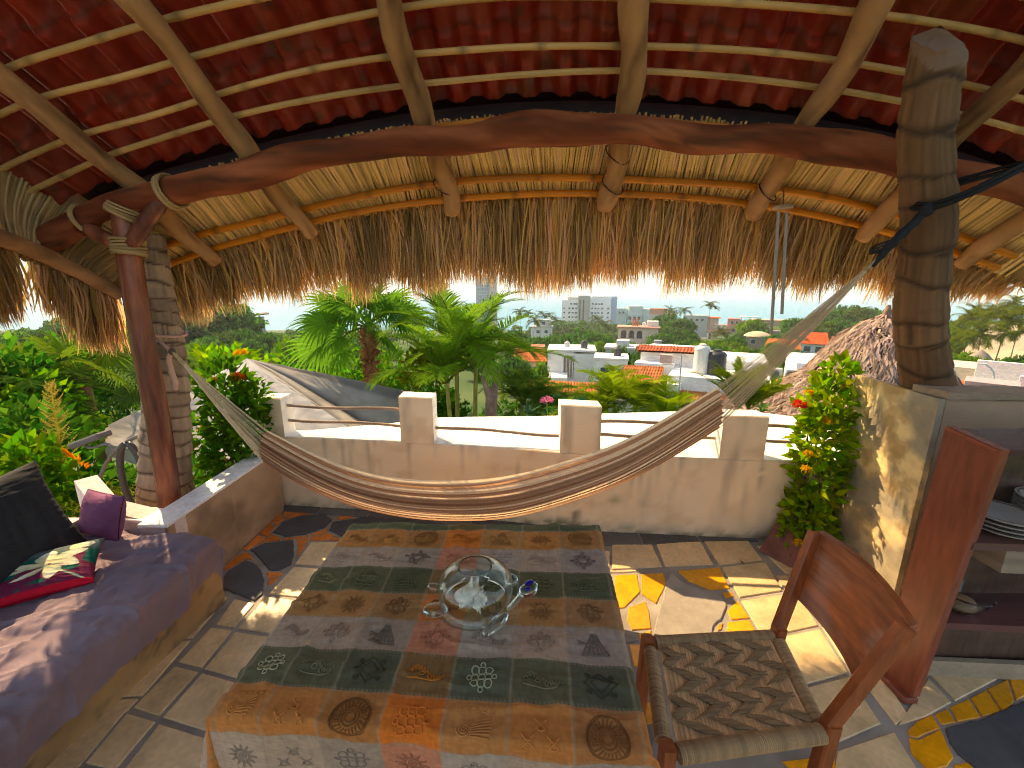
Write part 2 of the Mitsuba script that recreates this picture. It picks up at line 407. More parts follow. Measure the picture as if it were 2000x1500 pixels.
used = []
for i, q in enumerate(FLOOR['L'] + FLOOR['R']):
    k = rng.uniform(0.9, 1.08)
    lay('tile', Polygon(q).buffer(-0.002).exterior.coords[:-1], 0.003 + rng.uniform(-.0008, .0008), np.array([0.68, 0.51, 0.30]) * k, 'ceramic', 0.003, 0.10, 20 + i)
    used.append(Polygon(q).buffer(0.012))
for i, q in enumerate(FLOOR['SH']):
    lay('shard', q, 0.002, np.array([0.74, 0.34, 0.035]) * rng.uniform(0.85, 1.1), 'ceramic', 0.003, 0.08, 60 + i, 0.004)
    used.append(Polygon(q).buffer(0.02))
for i, q in enumerate(FLOOR['ST']):
    lay('stone', q, 0.006, np.array([0.27, 0.24, 0.20] if i in (0, 1, 2) else [0.085, 0.083, 0.085]) * rng.uniform(0.9, 1.1), 'stone', 0.004, 0.35, 90 + i, 0.012)
    used.append(Polygon(q).buffer(0.016))
strip = Polygon(FLOOR['STRIP']).buffer(0.01)
for a in np.arange(-2.0, 2.2, 0.42):
    q = strip.intersection(sbox(a + 0.006, 2, a + 0.41, 4))
    if q.area > 0.004 and isinstance(q, Polygon):
        lay('stone', q.exterior.coords[:-1], 0.004, np.array([0.12, 0.115, 0.11]) * rng.uniform(0.8, 1.2), 'stone', 0.003, 0.3, int(a * 100) + 900)
used.append(strip)


def cells(zone, n, seed):
    from scipy.spatial import Voronoi
    r = np.random.default_rng(seed)
    x0, y0, x1, y1 = zone.bounds
    pts = r.uniform((x0 - .3, y0 - .3), (x1 + .3, y1 + .3), (n, 2))
    vo = Voronoi(pts)
    for reg in vo.point_region:
        q = vo.regions[reg]
        if len(q) > 2 and -1 not in q:
            yield Polygon(vo.vertices[q])


# orange shards between the dark stones by the half wall
zone = Polygon(FLOOR['CZ']).buffer(0).difference(unary_union(used))
for i, g in enumerate(cells(zone, 330, 7)):
    q = g.intersection(zone).buffer(-0.008)
    for h in getattr(q, 'geoms', [q]):
        if h.area > 0.0012:
            lay('shard', h.simplify(0.004).exterior.coords[:-1], 0.002, np.array([0.60, 0.20, 0.055]) * rng.uniform(0.75, 1.15), 'ceramic', 0.003, 0.12, 200 + i)
# regular tiles over the rest of the terrace (below the table and behind the camera)
used.append(Polygon(FLOOR['CZ']).buffer(0.01))
cz2 = Polygon([(0.37, 2.3), (0.85, 2.28), (0.93, 2.0), (1.0, 1.6), (1.12, 1.05), (0.2, 1.0), (0.3, 1.9)])
allused = unary_union(used + [cz2])
ca, sa = math.cos(RA + 0.15), math.sin(RA + 0.15)
room = Polygon([(-2.3, -0.8), (3.2, -0.8), (3.2, 2.55), (2.0, 2.62), (0, 2.85), (-2, 3.1)])
for i in range(-10, 12):
    for j in range(-4, 12):
        o = np.array([[0.006, 0.006], [0.304, 0.006], [0.304, 0.304], [0.006, 0.304]]) + (i * 0.31, j * 0.31)
        q = Polygon(o @ np.array([[ca, sa], [-sa, ca]]))
        q = q.intersection(room).difference(allused)
        for h in getattr(q, 'geoms', [q]):
            if h.area > 0.012 and isinstance(h, Polygon):
                h = h.buffer(-0.002)
                h = max(getattr(h, 'geoms', [h]), key=lambda g: g.area)
                lay('tile', h.exterior.coords[:-1], 0.003, np.array([0.67, 0.50, 0.30]) * rng.uniform(0.9, 1.08), 'ceramic', 0.003, 0.1, 400 + i * 20 + j)

# ------------------------------------------------------------------ parapet with merlons, ledge and rails
thing('parapet_wall', 'cream plastered parapet with square merlons behind the hammock', 'wall')
WT = 0.61


def stain(v, base=(0.82, 0.65, 0.44)):
    n = meshkit.fbm(v * (2.2, 2.2, 3.0), 4, 31)
    m = meshkit.fbm(v * (7, 7, 9), 4, 32)
    g = meshkit.fbm(v * (16, 16, 16), 3, 33)
    c = np.asarray(base)[None] * (0.82 + 0.36 * n)[:, None]
    c = blend(c, np.array([[0.62, 0.44, 0.26]]), np.clip((m - 0.55) * 2.6, 0, 0.55))
    st = meshkit.fbm(np.stack([v[:, 0] * 26, v[:, 0] * 0, v[:, 2] * 1.2], -1), 4, 36)
    c = blend(c, np.array([[0.30, 0.24, 0.17]]), np.clip((st - 0.55) * 4, 0, .55) * np.clip(v[:, 2] * 1.6, 0, 1))
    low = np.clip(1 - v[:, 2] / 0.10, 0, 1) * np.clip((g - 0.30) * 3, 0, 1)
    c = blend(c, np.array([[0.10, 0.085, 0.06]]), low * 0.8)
    for (x, z, rx, rz, k) in ((0.23, 0.40, 0.09, 0.03, .7), (0.48, 0.11, 0.03, 0.09, .95), (0.34, 0.05, 0.2, 0.03, .8), (0.75, 0.27, 0.05, 0.04, .6), (0.95, .25, .03, .03, .5), (1.75, .5, .02, .12, .5)):
        d = ((v[:, 0] - x) / rx) ** 2 + ((v[:, 2] - z) / rz) ** 2
        c = blend(c, np.array([[0.14, 0.13, 0.07]]), k * np.exp(-d) * np.clip((g - 0.33) * 5, 0, 1))
    return c


def wall_piece(x0, x1, z0, z1, thick, proud=0.0):
    n, m = max(2, int((x1 - x0) / 0.03)), max(2, int((z1 - z0) / 0.03))
    xs = np.linspace(x0, x1, n)
    zs = np.r_[np.linspace(z0, z1 - 0.008, m), z1]
    X, Z = np.meshgrid(xs, zs, indexing='ij')
    ins = np.where(Z >= z1 - 1e-6, 0.008, 0.0)
    Yf = par_y(X) + ins - proud
    front = sheet(np.stack([X, Yf, Z], -1))
    Yb = par_y(X) + thick - ins + proud
    back = sheet(np.stack([X, Yb, Z], -1)[::-1])
    top = sheet(np.stack([np.stack([xs, par_y(xs) + 0.008 - proud, xs * 0 + z1], 1), np.stack([xs, par_y(xs) + thick - 0.008 + proud, xs * 0 + z1], 1)], 1))
    ends = []
    for x, o in ((x0, 1), (x1, -1)):
        e = sheet(np.stack([np.stack([zs * 0 + x, par_y(x) + np.where(zs >= z1 - 1e-6, .008, 0) - proud, zs], 1), np.stack([zs * 0 + x, par_y(x) + thick - np.where(zs >= z1 - 1e-6, .008, 0) + proud, zs], 1)], 1)[::o])
        ends.append(e)
    ms = []
    for i, q in enumerate([front, back, top] + ends):
        ms.append((q[0], q[1], stain(q[0]) if i == 0 else blend(tint(q[0], (0.78, 0.75, 0.68), 0.10, 8, 5), np.array([[0.38, 0.33, 0.27]]), np.clip((meshkit.fbm(q[0] * 22, 3, 6) - .60) * 4, 0, .6))))
    return cat(ms)


part('parapet_wall', 'body', wall_piece(-2.2, 2.35, -0.05, WT, 0.17), 'plaster')
for x0, x1, h in ((-2.0, -1.83, 0.93), (-0.862, -0.598, 0.975), (0.348, 0.628, 0.968), (1.447, 1.745, 0.925)):
    part('parapet_wall', 'merlon', wall_piece(x0, x1, WT - 0.004, h, 0.17, 0.0), 'plaster_a')
lx = np.linspace(-1.95, 2.75, 60)
lyb = par_y(lx) + 0.168
lyf = np.interp(lx, [-1.95, -1.788, -1.035, -.685, .446, .857, 1.75, 2.45, 2.75], [3.35, 3.36, 3.593, 3.751, 3.80, 3.869, 3.957, 3.921, 3.75])
lv = np.linspace(0, 1, 14)
P = np.stack([np.repeat(lx[:, None], 14, 1), lyb[:, None] + (lyf - lyb)[:, None] * lv, 0.588 - 0.008 * lv[None] + 0 * lx[:, None]], -1)
top = sheet(P)
skirt = sheet(np.stack([P[:, -1], P[:, -1] - (0, 0, 0.5)], 1))
m = cat([(top[0], top[1], 0), (skirt[0], skirt[1], 0)])
lc = tint(m[0], (0.8, 0.78, 0.73), 0.10, 3, 6)
lc = blend(lc, np.array([[0.42, 0.38, 0.32]]), np.clip((meshkit.fbm(m[0] * (9, 9, 9), 4, 8) - .62) * 5, 0, .7))
part('parapet_wall', 'ledge', (m[0], m[1], lc), 'plaster_a', label='wide white ledge behind the parapet in full sun')
for x0, x1, zs in ((-1.83, -0.862, (0.845, 0.725)), (-0.598, 0.348, (0.715,)), (0.628, 1.447, (0.835, 0.735)), (1.745, 2.35, (0.83, 0.725))):
    for z in zs:
        n = 22
        x = np.linspace(x0 - 0.03, x1 + 0.03, n)
        p = np.stack([x, par_y(x) + 0.085, z + 0.006 * np.sin(x * 7 + z * 40) + (0.0 if z > .8 else -0.01 * (x - x0))], 1)
        part('parapet_wall', 'rail', tube(p, 0.0125, 8, (0.34, 0.25, 0.18), 0.25, int(z * 99), True, 0.3, 12), 'matte', True)

# ------------------------------------------------------------------ low wall with stone slabs, left
def stonecol(v, a=(0.40, 0.31, 0.22), b=(0.24, 0.20, 0.16), seed=0, veins=True):
    n = meshkit.fbm(v * 3.5, 4, 50 + seed); m = meshkit.fbm(v * 11, 4, 51 + seed); k = meshkit.fbm(v * 5 + 4, 4, 52 + seed)
    c = blend(np.asarray(a)[None], np.asarray(b)[None], np.clip((n - 0.42) * 4, 0, 1))
    c = c * (0.75 + 0.5 * m)[:, None]
    if veins:
        c = blend(c, np.array([[0.09, 0.08, 0.06]]), 0.7 * np.exp(-((k - 0.5) / 0.018) ** 2) * np.clip((n - .35) * 4, 0, 1))
    return c


def gridbox(p00, p10, h0, h1, thick, n=40, m=20, z0=0.0, side=1):
    """upright slab from p00 to p10 on the floor plan, tops h0 and h1; dense front face"""
    a, b = np.asarray(p00, float), np.asarray(p10, float)
    d = (b - a) / np.linalg.norm(b - a); o = np.array([-d[1], d[0]]) * thick * side
    s = np.linspace(0, 1, n); t = np.linspace(0, 1, m)
    xy = a[None] + s[:, None] * (b - a)[None]
    z = z0 + t[None] * ((h0 + s * (h1 - h0)) - z0)[:, None]
    F = np.concatenate([np.repeat(xy[:, None], m, 1), z[..., None]], -1)
    B = F + np.r_[o, 0]
    ms = [sheet(F), sheet(B[::-1]), sheet(np.stack([F[:, -1], B[:, -1]], 1)), sheet(np.stack([F[0], B[0]], 1)[::-1]), sheet(np.stack([F[-1], B[-1]], 1))]
    return cat([(q[0], q[1], 0) for q in ms])


thing('low_wall', 'low wall clad in brown stone slabs beside the purple daybed', 'wall')
part('low_wall', 'core', cbox(-2.02, -1.902, 2.06, 3.12, -0.05, 0.49, (0.5, 0.4, 0.3)), 'plaster')
for i, (y0, y1, h0, h1) in enumerate(((2.03, 2.52, 0.492, 0.495), (2.526, 3.06, 0.495, 0.51))):
    m = gridbox((-1.90 + 0.01 * i, y0), (-1.885 + 0.01 * i, y1), h0, h1, 0.018, 50, 50)
    part('low_wall', 'slab', (m[0], m[1], stonecol(m[0], (0.42, 0.29, 0.19), (0.22, 0.15, 0.10), seed=i, veins=False)), 'stone')
for y0, y1 in ((2.0, 2.28), (2.285, 2.62), (2.625, 3.10)):
    m = rbox((-1.955, (y0 + y1) / 2, 0.507), (0.165, y1 - y0, 0.02), 0, 0.004)
    part('low_wall', 'coping', (m[0], m[1], tint(m[0], (0.74, 0.71, 0.68), 0.1, 12, 3)), 'ceramic')
ret = [(-1.905, 2.035), (-2.32, 2.10), (-2.85, 2.46)]
for i in range(2):
    m = gridbox(ret[i], ret[i + 1], 0.49, 0.55, 0.11, 20, 12, side=-1)
    part('low_wall', 'return', (m[0], m[1], tint(m[0], (0.66, 0.55, 0.50), 0.12, 5, 8)), 'plaster')
m = rbox((-2.12, 2.125, 0.505), (0.36, 0.14, 0.018), math.radians(-9), 0.004)
part('low_wall', 'coping', (m[0], m[1], tint(m[0], (0.76, 0.73, 0.70), 0.1, 12, 4)), 'ceramic')
m = gridbox((-2.44, 2.0), (-2.44, -0.4), 0.56, 0.56, 0.12, 10, 6, side=1)
part('low_wall', 'back', (m[0], m[1], tint(m[0], (0.66, 0.55, 0.50), 0.12, 5, 9)), 'plaster')

# ------------------------------------------------------------------ stone wall and cabinet, right
thing('stone_wall', 'tall end wall faced with one mottled tan stone slab', 'wall')
m = gridbox((2.10, 1.945), (2.19, 2.56), 1.235, 1.235, 0.028, 90, 160, side=-1)


def slabcol(v):
    n = meshkit.fbm(v * 2.6, 4, 70); k = meshkit.fbm(v * 9, 4, 71); w = meshkit.fbm(v * 24, 3, 72)
    c = blend(np.array([[0.74, 0.58, 0.31]]), np.array([[0.44, 0.31, 0.15]]), np.clip((k - 0.45) * 5, 0, 1))
    c = blend(c, np.array([[0.22, 0.21, 0.18]]), np.clip((n - 0.46) * 7, 0, 0.8))
    for (y, z, ry, rz, kk) in ((2.33, 1.02, .06, .13, .75), (2.03, .62, .05, .10, .55), (2.2, .3, .06, .05, .3)):
        c = blend(c, np.array([[0.20, 0.20, 0.18]]), kk * np.exp(-(((v[:, 1] - y) / ry) ** 2 + ((v[:, 2] - z) / rz) ** 2) ** 2))
    c = blend(c, np.array([[0.14, 0.11, 0.06]]), 0.22 * np.exp(-((k - 0.52) / 0.02) ** 2))
    return c * (0.8 + 0.4 * w)[:, None]


part('stone_wall', 'slab', (m[0], m[1], slabcol(m[0])), 'stone')
m = gridbox((2.135, 1.955), (2.225, 2.56), 1.215, 1.215, 0.07, 12, 20, side=-1)
part('stone_wall', 'core', (m[0], m[1], tint(m[0], (0.42, 0.34, 0.27), 0.2, 9, 3)), 'plaster')
m = gridbox((2.135, 1.945), (3.4, 1.86), 1.235, 1.22, 0.16, 40, 40, side=1)
part('stone_wall', 'back', (m[0], m[1], tint(m[0], (0.38, 0.28, 0.19), 0.16, 6, 4)), 'plaster')
m = gridbox((2.125, 1.93), (3.4, 1.845), 1.272, 1.257, 0.20, 60, 4, z0=1.238, side=1)
part('stone_wall', 'coping', (m[0] + 0.004 * (meshkit.noise(m[0] * 60)[:, None] - .5), m[1], tint(m[0], (0.30, 0.23, 0.16), 0.3, 14, 4)), 'stone')

CABW = (0.185, 0.055, 0.032)


def grain(v, base, amp=0.25, seed=0, s=(30, 4, 4)):
    return tint(v, base, amp, 1.0, seed, s)


def board(corners, thick_dir, col, seed=0, s=(4, 4, 30), n=14, m=40):
    """flat board: corners a, b, c, d (a-b first edge, d-c opposite), thickness vector"""
    a, b, c, d = (np.asarray(q, float) for q in corners)
    u = np.linspace(0, 1, n)[:, None, None]; w = np.linspace(0, 1, m)[None, :, None]
    F = (a * (1 - u) + b * u) * (1 - w) + (d * (1 - u) + c * u) * w
    B = F + np.asarray(thick_dir, float)
    ms = [sheet(F), sheet(B[::-1])] + [sheet(np.stack(q, 1)) for q in ((F[0], B[0]), (B[-1], F[-1]), (B[:, 0], F[:, 0]), (F[:, -1], B[:, -1]))]
    q = cat([(x[0], x[1], 0) for x in ms])
    return q[0], q[1], grain(q[0], col, 0.3, seed, s)


thing('cabinet', 'open shelf cabinet with a red brown side panel against the right wall', 'cabinet')
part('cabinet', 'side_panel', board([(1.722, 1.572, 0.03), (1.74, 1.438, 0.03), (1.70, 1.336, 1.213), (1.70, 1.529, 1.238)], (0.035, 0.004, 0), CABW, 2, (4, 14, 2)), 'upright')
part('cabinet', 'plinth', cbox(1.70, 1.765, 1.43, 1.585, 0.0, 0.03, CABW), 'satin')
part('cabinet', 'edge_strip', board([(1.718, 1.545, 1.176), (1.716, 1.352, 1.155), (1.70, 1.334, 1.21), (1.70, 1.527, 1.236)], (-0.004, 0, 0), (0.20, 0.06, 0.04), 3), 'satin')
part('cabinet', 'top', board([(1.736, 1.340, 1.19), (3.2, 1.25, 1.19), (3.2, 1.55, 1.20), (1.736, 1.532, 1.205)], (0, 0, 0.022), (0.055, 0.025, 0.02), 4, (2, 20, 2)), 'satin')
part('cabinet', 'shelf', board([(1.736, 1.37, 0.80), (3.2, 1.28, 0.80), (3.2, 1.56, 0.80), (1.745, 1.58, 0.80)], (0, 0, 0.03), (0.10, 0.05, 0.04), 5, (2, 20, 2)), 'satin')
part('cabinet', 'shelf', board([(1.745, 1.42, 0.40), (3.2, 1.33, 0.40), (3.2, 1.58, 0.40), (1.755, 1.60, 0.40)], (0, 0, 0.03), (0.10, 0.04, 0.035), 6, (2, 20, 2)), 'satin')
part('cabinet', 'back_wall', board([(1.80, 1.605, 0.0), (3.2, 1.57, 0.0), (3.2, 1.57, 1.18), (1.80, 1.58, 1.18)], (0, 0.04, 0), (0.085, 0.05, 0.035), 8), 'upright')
part('cabinet', 'curb', board([(1.79, 1.575, 0.0), (3.2, 1.50, 0.0), (3.2, 1.50, 0.085), (1.79, 1.575, 0.085)], (0, 0.025, 0), (0.34, 0.27, 0.19), 7), 'plaster')
part('cabinet', 'drawer', board([(1.95, 1.43, 0.655), (2.25, 1.41, 0.655), (2.25, 1.41, 0.795), (1.95, 1.43, 0.795)], (0, 0.12, 0), (0.28, 0.22, 0.16), 8), 'satin')
part('cabinet', 'knob', lathe([(0, .012), (.010, .010), (.013, 0), (.008, -.01), (0, -.012)], 12, (2.19, 1.40, 0.70), (0.75, 0.62, 0.3)), 'gloss', True)


def plate_stack(x, y, z, n, r, label):
    k = thing('plate_stack', label, 'plates')
    for i in range(n):
        zz = z + i * 0.017
        m = lathe([(0, zz), (r * .55, zz), (r * .62, zz + .004), (r * .98, zz + .022), (r, zz + .026), (r * .97, zz + .027), (r * .6, zz + .010), (0, zz + .008)], 36, (x, y, 0), (0.42, 0.38, 0.33))
        part(k, 'plate', m, 'gloss', 40)
        part(k, 'rim', lathe([(r * .86, zz + .0245), (r * .90, zz + .0275), (r * .87, zz + .0262)], 36, (x, y, 0), (0.16, 0.12, 0.10)), 'gloss', 40)


plate_stack(1.93, 1.46, 0.831, 4, 0.115, 'stack of stoneware plates on the upper shelf next to the red panel')
plate_stack(2.13, 1.46, 0.831, 7, 0.11, 'taller stack of plates on the upper shelf, cut by the right picture edge')
k = thing('glass_bowl', 'clear glass salad bowl on the lower cabinet shelf', 'bowl')
pr = [(0, .004), (.05, .004), (.075, .03), (.095, .085), (.10, .09)]
scene[k + '__bowl'] = mikit.ply(trimesh.Trimesh(*lathe(pr + [(a - .004, b + .003) for a, b in pr[::-1]], 36, (1.90, 1.50, 0.432))[:2], process=False), 'glass', smooth=40)
part(k, 'fruit', lathe([(0, .01), (.045, .015), (.06, .03), (.05, .05), (0, .06)], 20, (1.90, 1.50, 0.432), (0.25, 0.14, 0.08)), 'satin', True)
k = thing('plank', 'dark red board leaning in the corner below the right flowering bush', 'plank')
part(k, 'board', board([(1.70, 2.50, 0.012), (1.95, 2.10, 0.012), (2.09, 2.24, 0.17), (1.86, 2.60, 0.17)], (0.012, 0.012, -0.012), (0.20, 0.085, 0.065), 9, (20, 4, 4)), 'wood')

for i, (x, y, a, lb) in enumerate(((-1.02, 1.20, 20, 'dry leaf curl on the tile beside the daybed'), (-0.93, 1.19, 70, 'second dry leaf curl on the tiles next to the tablecloth corner'), (-1.12, 2.02, 130, 'dry leaf curl on the tile nearest the dark stones'), (1.52, 2.38, 40, 'dry twig on the tile by the right flowering bush'))):
    k = thing('dry_leaf', lb, 'leaf')
    t = np.linspace(0, 1, 9)
    p = np.stack([0.03 * (t - .5), 0.008 * np.sin(t * 5), 0.006 + 0.006 * np.sin(t * 3)], 1)
    part(k, 'blade', tube(p @ np.array([[math.cos(a), math.sin(a), 0], [-math.sin(a), math.cos(a), 0], [0, 0, 1]]) + (x, y, 0), 0.004 * np.sin(np.pi * (0.1 + .8 * t)), 6, (0.16, 0.09, 0.04)), 'matte', True)
# ------------------------------------------------------------------ daybed and cushions
k = thing('daybed', 'built-in masonry daybed base under the purple sheet', 'bench')
m = gridbox((-1.86, 0.3), (-1.655, 2.032), 0.40, 0.40, 0.6, 90, 20, side=1)
part(k, 'base', (m[0] + 0.006 * (meshkit.fbm(m[0] * 14, 3, 2) - .5)[:, None], m[1], stonecol(m[0], (0.40, 0.26, 0.13), (0.30, 0.19, 0.10), 5)), 'plaster')


def smooth_path(pts, n):
    from scipy.ndimage import gaussian_filter1d
    p = np.asarray(pts, float)
    d = np.r_[0, np.cumsum(np.linalg.norm(np.diff(p, axis=0), axis=1))]
    s = np.linspace(0, d[-1], n)
    q = np.stack([np.interp(s, d, p[:, i]) for i in range(p.shape[1])], 1)
    return gaussian_filter1d(q, n * 0.006, axis=0, mode='nearest')


k = thing('bed_sheet', 'rumpled purple cotton sheet draped over the daybed', 'sheet')
na, nb = 190, 330
prof = smooth_path([(-2.42, 0.42), (-2.40, 0.455), (-1.63, 0.455), (-1.585, 0.43), (-1.615, 0.20)], na)      # across: (x, z)
yv = np.linspace(0.1, 2.075, nb)
A, B = np.meshgrid(np.arange(na), np.arange(nb), indexing='ij')
Xs, Zs, Ys = prof[A, 0].copy(), prof[A, 1].copy(), yv[B].copy()
Xs += np.interp(Ys, [0.2, 1.0, 1.45, 1.9], [0.03, 0.0, -0.01, -0.035])
# far end hangs down a little, corner droops
endt = np.clip((Ys - 1.965) / 0.11, 0, 1)
fr = np.clip((Xs + 2.1) / 0.45, 0, 1)
Zs -= 0.14 * endt ** 1.5 * (0.25 + 0.75 * fr); Ys -= 0.045 * endt ** 2
down = np.clip((0.43 - Zs) / 0.2, 0, 1)
hem = 0.05 * (meshkit.fbm(np.stack([Ys * 3, Ys * 0, Ys * 0], -1), 3, 4) - 0.5) * 2 + 0.03 * np.interp(Ys, [0.5, 1.1, 1.4, 1.9], [-0.6, -0.4, 0.5, .9])
Zs += np.where(Zs < 0.43, hem * down, 0)
q = np.stack([Xs + 0.45 * Ys, Ys - 0.3 * Xs, Zs], -1)
w1 = meshkit.fbm(np.stack([(Xs * 2.2 + Ys * 1.2), (Ys * 7.5 - Xs * 2.0), Zs * 2], -1), 3, 11)
w2 = meshkit.fbm(np.stack([(Xs * 9 + Ys * 3), (Ys * 5 - Xs * 2.5), Zs * 4], -1), 4, 12)
rid = 1 - np.abs(2 * w1 - 1) * 4.5
rid2 = 1 - np.abs(2 * w2 - 1) * 4
amp = 0.6 + 0.9 * meshkit.fbm(np.stack([Xs * 1.6, Ys * 1.6, Zs * 0], -1), 2, 13)
disp = amp * (0.020 * np.clip(rid, 0, 1) + 0.014 * np.clip(rid2, 0, 1) + 0.006 * (meshkit.fbm(np.stack([Xs * 30 + Ys * 9, Ys * 16 - Xs * 9, Zs * 9], -1), 3, 14) - .5))
fold = 0.010 * np.sin(Ys * 24 + 5 * w1 + 2.5 * w2) * down
P = np.stack([Xs, Ys, Zs], -1)
gu, gv = np.gradient(P, axis=0), np.gradient(P, axis=1)
nn = np.cross(gu, gv); nn /= np.linalg.norm(nn, axis=-1, keepdims=True) + 1e-9
nn *= np.sign(nn[na // 3, nb // 2, 2])
P = P + nn * (disp * (1 - 0.75 * down) + fold)[..., None]
v, f, c = sheet(P)
part(k, 'cloth', (v, f, tint(v, (0.20, 0.155, 0.18), 0.16, 4, 3)), 'cloth', True)


def rot(rx=0, ry=0, rz=0):
    a, b, c = (math.radians(q) for q in (rx, ry, rz))
    X = np.array([[1, 0, 0], [0, math.cos(a), -math.sin(a)], [0, math.sin(a), math.cos(a)]])
    Y = np.array([[math.cos(b), 0, math.sin(b)], [0, 1, 0], [-math.sin(b), 0, math.cos(b)]])
    Z = np.array([[math.cos(c), -math.sin(c), 0], [math.sin(c), math.cos(c), 0], [0, 0, 1]])
    return Z @ Y @ X


def cushion(w, h, t, R, center, seed, wr=0.006, n=70):
    g = np.linspace(-1, 1, n)
    U, V = np.meshgrid(g, g, indexing='ij')
    e = np.clip((1 - np.abs(U) ** 2.6), 0, 1) ** 0.55 * np.clip((1 - np.abs(V) ** 2.6), 0, 1) ** 0.55
    pin = 1 - 0.07 * (1 - np.abs(V) ** 2) * np.abs(U) ** 4, 1 - 0.07 * (1 - np.abs(U) ** 2) * np.abs(V) ** 4
    out = []
    for s in (1, -1):
        wn = meshkit.fbm(np.stack([U * 2 + V * 5, V * 2 - U, U * 0 + s], -1), 4, seed)
        Zc = s * (t / 2 * e + 0.002) + s * wr * (1 - np.abs(2 * wn - 1) * 2) * (e ** .3)
        q = np.stack([U * w / 2 * pin[0], V * h / 2 * pin[1], Zc], -1)
        out.append(sheet(q if s > 0 else q[::-1]))
    m = cat([(a, b, 0) for a, b, _ in out])
    uv = np.r_[np.stack([U, V], -1).reshape(-1, 2), np.stack([U, V], -1)[::-1].reshape(-1, 2)]
    return m[0] @ np.asarray(R).T + np.asarray(center), m[1], uv


def basis(u, v):
    u = np.asarray(u, float); u /= np.linalg.norm(u)
    v = np.asarray(v, float); v -= u * (u @ v); v /= np.linalg.norm(v)
    return np.stack([u, v, np.cross(u, v)], 1)


k = thing('back_cushion', 'large black back cushion leaning at the left end of the daybed', 'cushion')
R = basis((0.02, 1, 0.05), (-0.30, 0, 1))
v, f, uv = cushion(0.86, 0.50, 0.17, R, (-2.275, 1.46, 0.685), 21, 0.007, 110)
part(k, 'cover', (v, f, tint(v, (0.022, 0.023, 0.026), 0.25, 14, 2, (1, 3, 0.5))), 'cloth', True)
k = thing('purple_cushion', 'small plum velvet cushion at the head of the daybed', 'cushion')
R = basis((1, -0.28, -0.02), (0.05, 0.28, 1))
v, f, uv = cushion(0.275, 0.24, 0.11, R, (-2.19, 1.985, 0.585), 22, 0.004)
part(k, 'cover', (v, f, tint(v, (0.16, 0.065, 0.12), 0.2, 12, 2)), 'cloth', True)
k = thing('flower_cushion', 'red bordered cushion printed with a pale lily lying on the purple sheet', 'cushion')
R = basis((0.86, 0.52, 0.02), (-0.50, 0.74, 0.36))
v, f, uv = cushion(0.36, 0.25, 0.09, R, (-2.085, 1.60, 0.525), 23, 0.003, 120)
red, grn, mar, crm = (0.42, 0.025, 0.04), (0.010, 0.085, 0.06), (0.13, 0.02, 0.05), (0.72, 0.68, 0.50)
c = np.zeros((len(v), 3))
wn = meshkit.fbm(np.c_[uv * 1.7, uv[:, :1] * 0], 4, 41)
c[:] = blend(np.array([grn]), np.array([mar]), np.clip((wn - 0.5) * 12, 0, 1))
c = blend(c, np.array([(0.10, 0.12, 0.13)]), np.clip((uv[:, 1] - 0.35) * 3, 0, 0.8))


def petal(cx, cy, ang, L, W):
    d = uv - (cx, cy); a = math.radians(ang)
    x = d[:, 0] * math.cos(a) + d[:, 1] * math.sin(a); y = -d[:, 0] * math.sin(a) + d[:, 1] * math.cos(a)
    s = x / L
    half = W * np.clip(np.sin(np.clip(s, 0, 1) * np.pi) ** 0.7, 0, 1)
    return np.clip((half - np.abs(y - 0.06 * np.sin(s * 4))) / 0.02, 0, 1) * (s > 0) * (s < 1), s, y / W


for cx, cy, ang, L, W in ((0.15, 0.05, 100, 0.62, 0.20), (0.15, 0.05, 35, 0.75, 0.17), (0.15, 0.05, 165, 0.8, 0.12), (0.15, 0.05, -20, 0.6, 0.18), (0.1, 0.0, -75, 0.6, 0.17), (0.12, 0.02, 215, 0.72, 0.09), (-0.05, 0.15, 195, 0.75, 0.07), (0.45, 0.5, 40, 0.5, 0.22)):
    t, s, y = petal(cx, cy, ang, L, W)
    pc = blend(np.array([crm]), np.array([(0.55, 0.42, 0.16)]), np.clip(1 - s * 1.3, 0, .8) * 0.7)
    pc = blend(pc, np.array([(0.30, 0.42, 0.25)]), np.clip(np.abs(y) - 0.5, 0, .5) * 1.1)
    c = c * (1 - t[:, None]) + pc * t[:, None]
c = blend(c, np.array([(0.42, 0.50, 0.32)]), (np.abs(uv[:, 0] - 0.15 + (uv[:, 1] + .0) * 0.95 + .1) < 0.035) * (uv[:, 1] < 0.02))
bd = np.maximum(-uv[:, 1] + 0.14 * (uv[:, 0] < 0) * 0, -uv[:, 0])
c = np.where((bd > 0.80)[:, None], np.array(red), c)
c[len(c) // 2:] = red
part(k, 'cover', (v, f, c * (0.85 + 0.3 * meshkit.fbm(v * 60, 2, 3))[:, None]), 'cloth_a', True)

# ------------------------------------------------------------------ table and woven cloth
TL, TR, BL, BR = (np.array(q) for q in ((-0.698, 1.622), (0.369, 1.612), (-0.721, 0.803), (0.296, 0.717)))
k = thing('dining_table', 'square wooden table hidden under the patchwork cloth', 'table')


def inset(P, d=0.0):
    c0 = (TL + TR + BL + BR) / 4
    return c0 + (P - c0) * (1 - d)


q = [inset(BL, .01), inset(BR, .01), inset(TR, .01), inset(TL, .01)]
part(k, 'tabletop', hexa([(*p, 0.715) for p in q] + [(*p, 0.7435) for p in q], (0.12, 0.06, 0.035)), 'wood')
for p in (BL, BR, TR, TL):
    p = inset(p, 0.12)
    part(k, 'leg', cbox(p[0] - .03, p[0] + .03, p[1] - .03, p[1] + .03, 0.004, 0.714, (0.12, 0.06, 0.035)), 'wood')

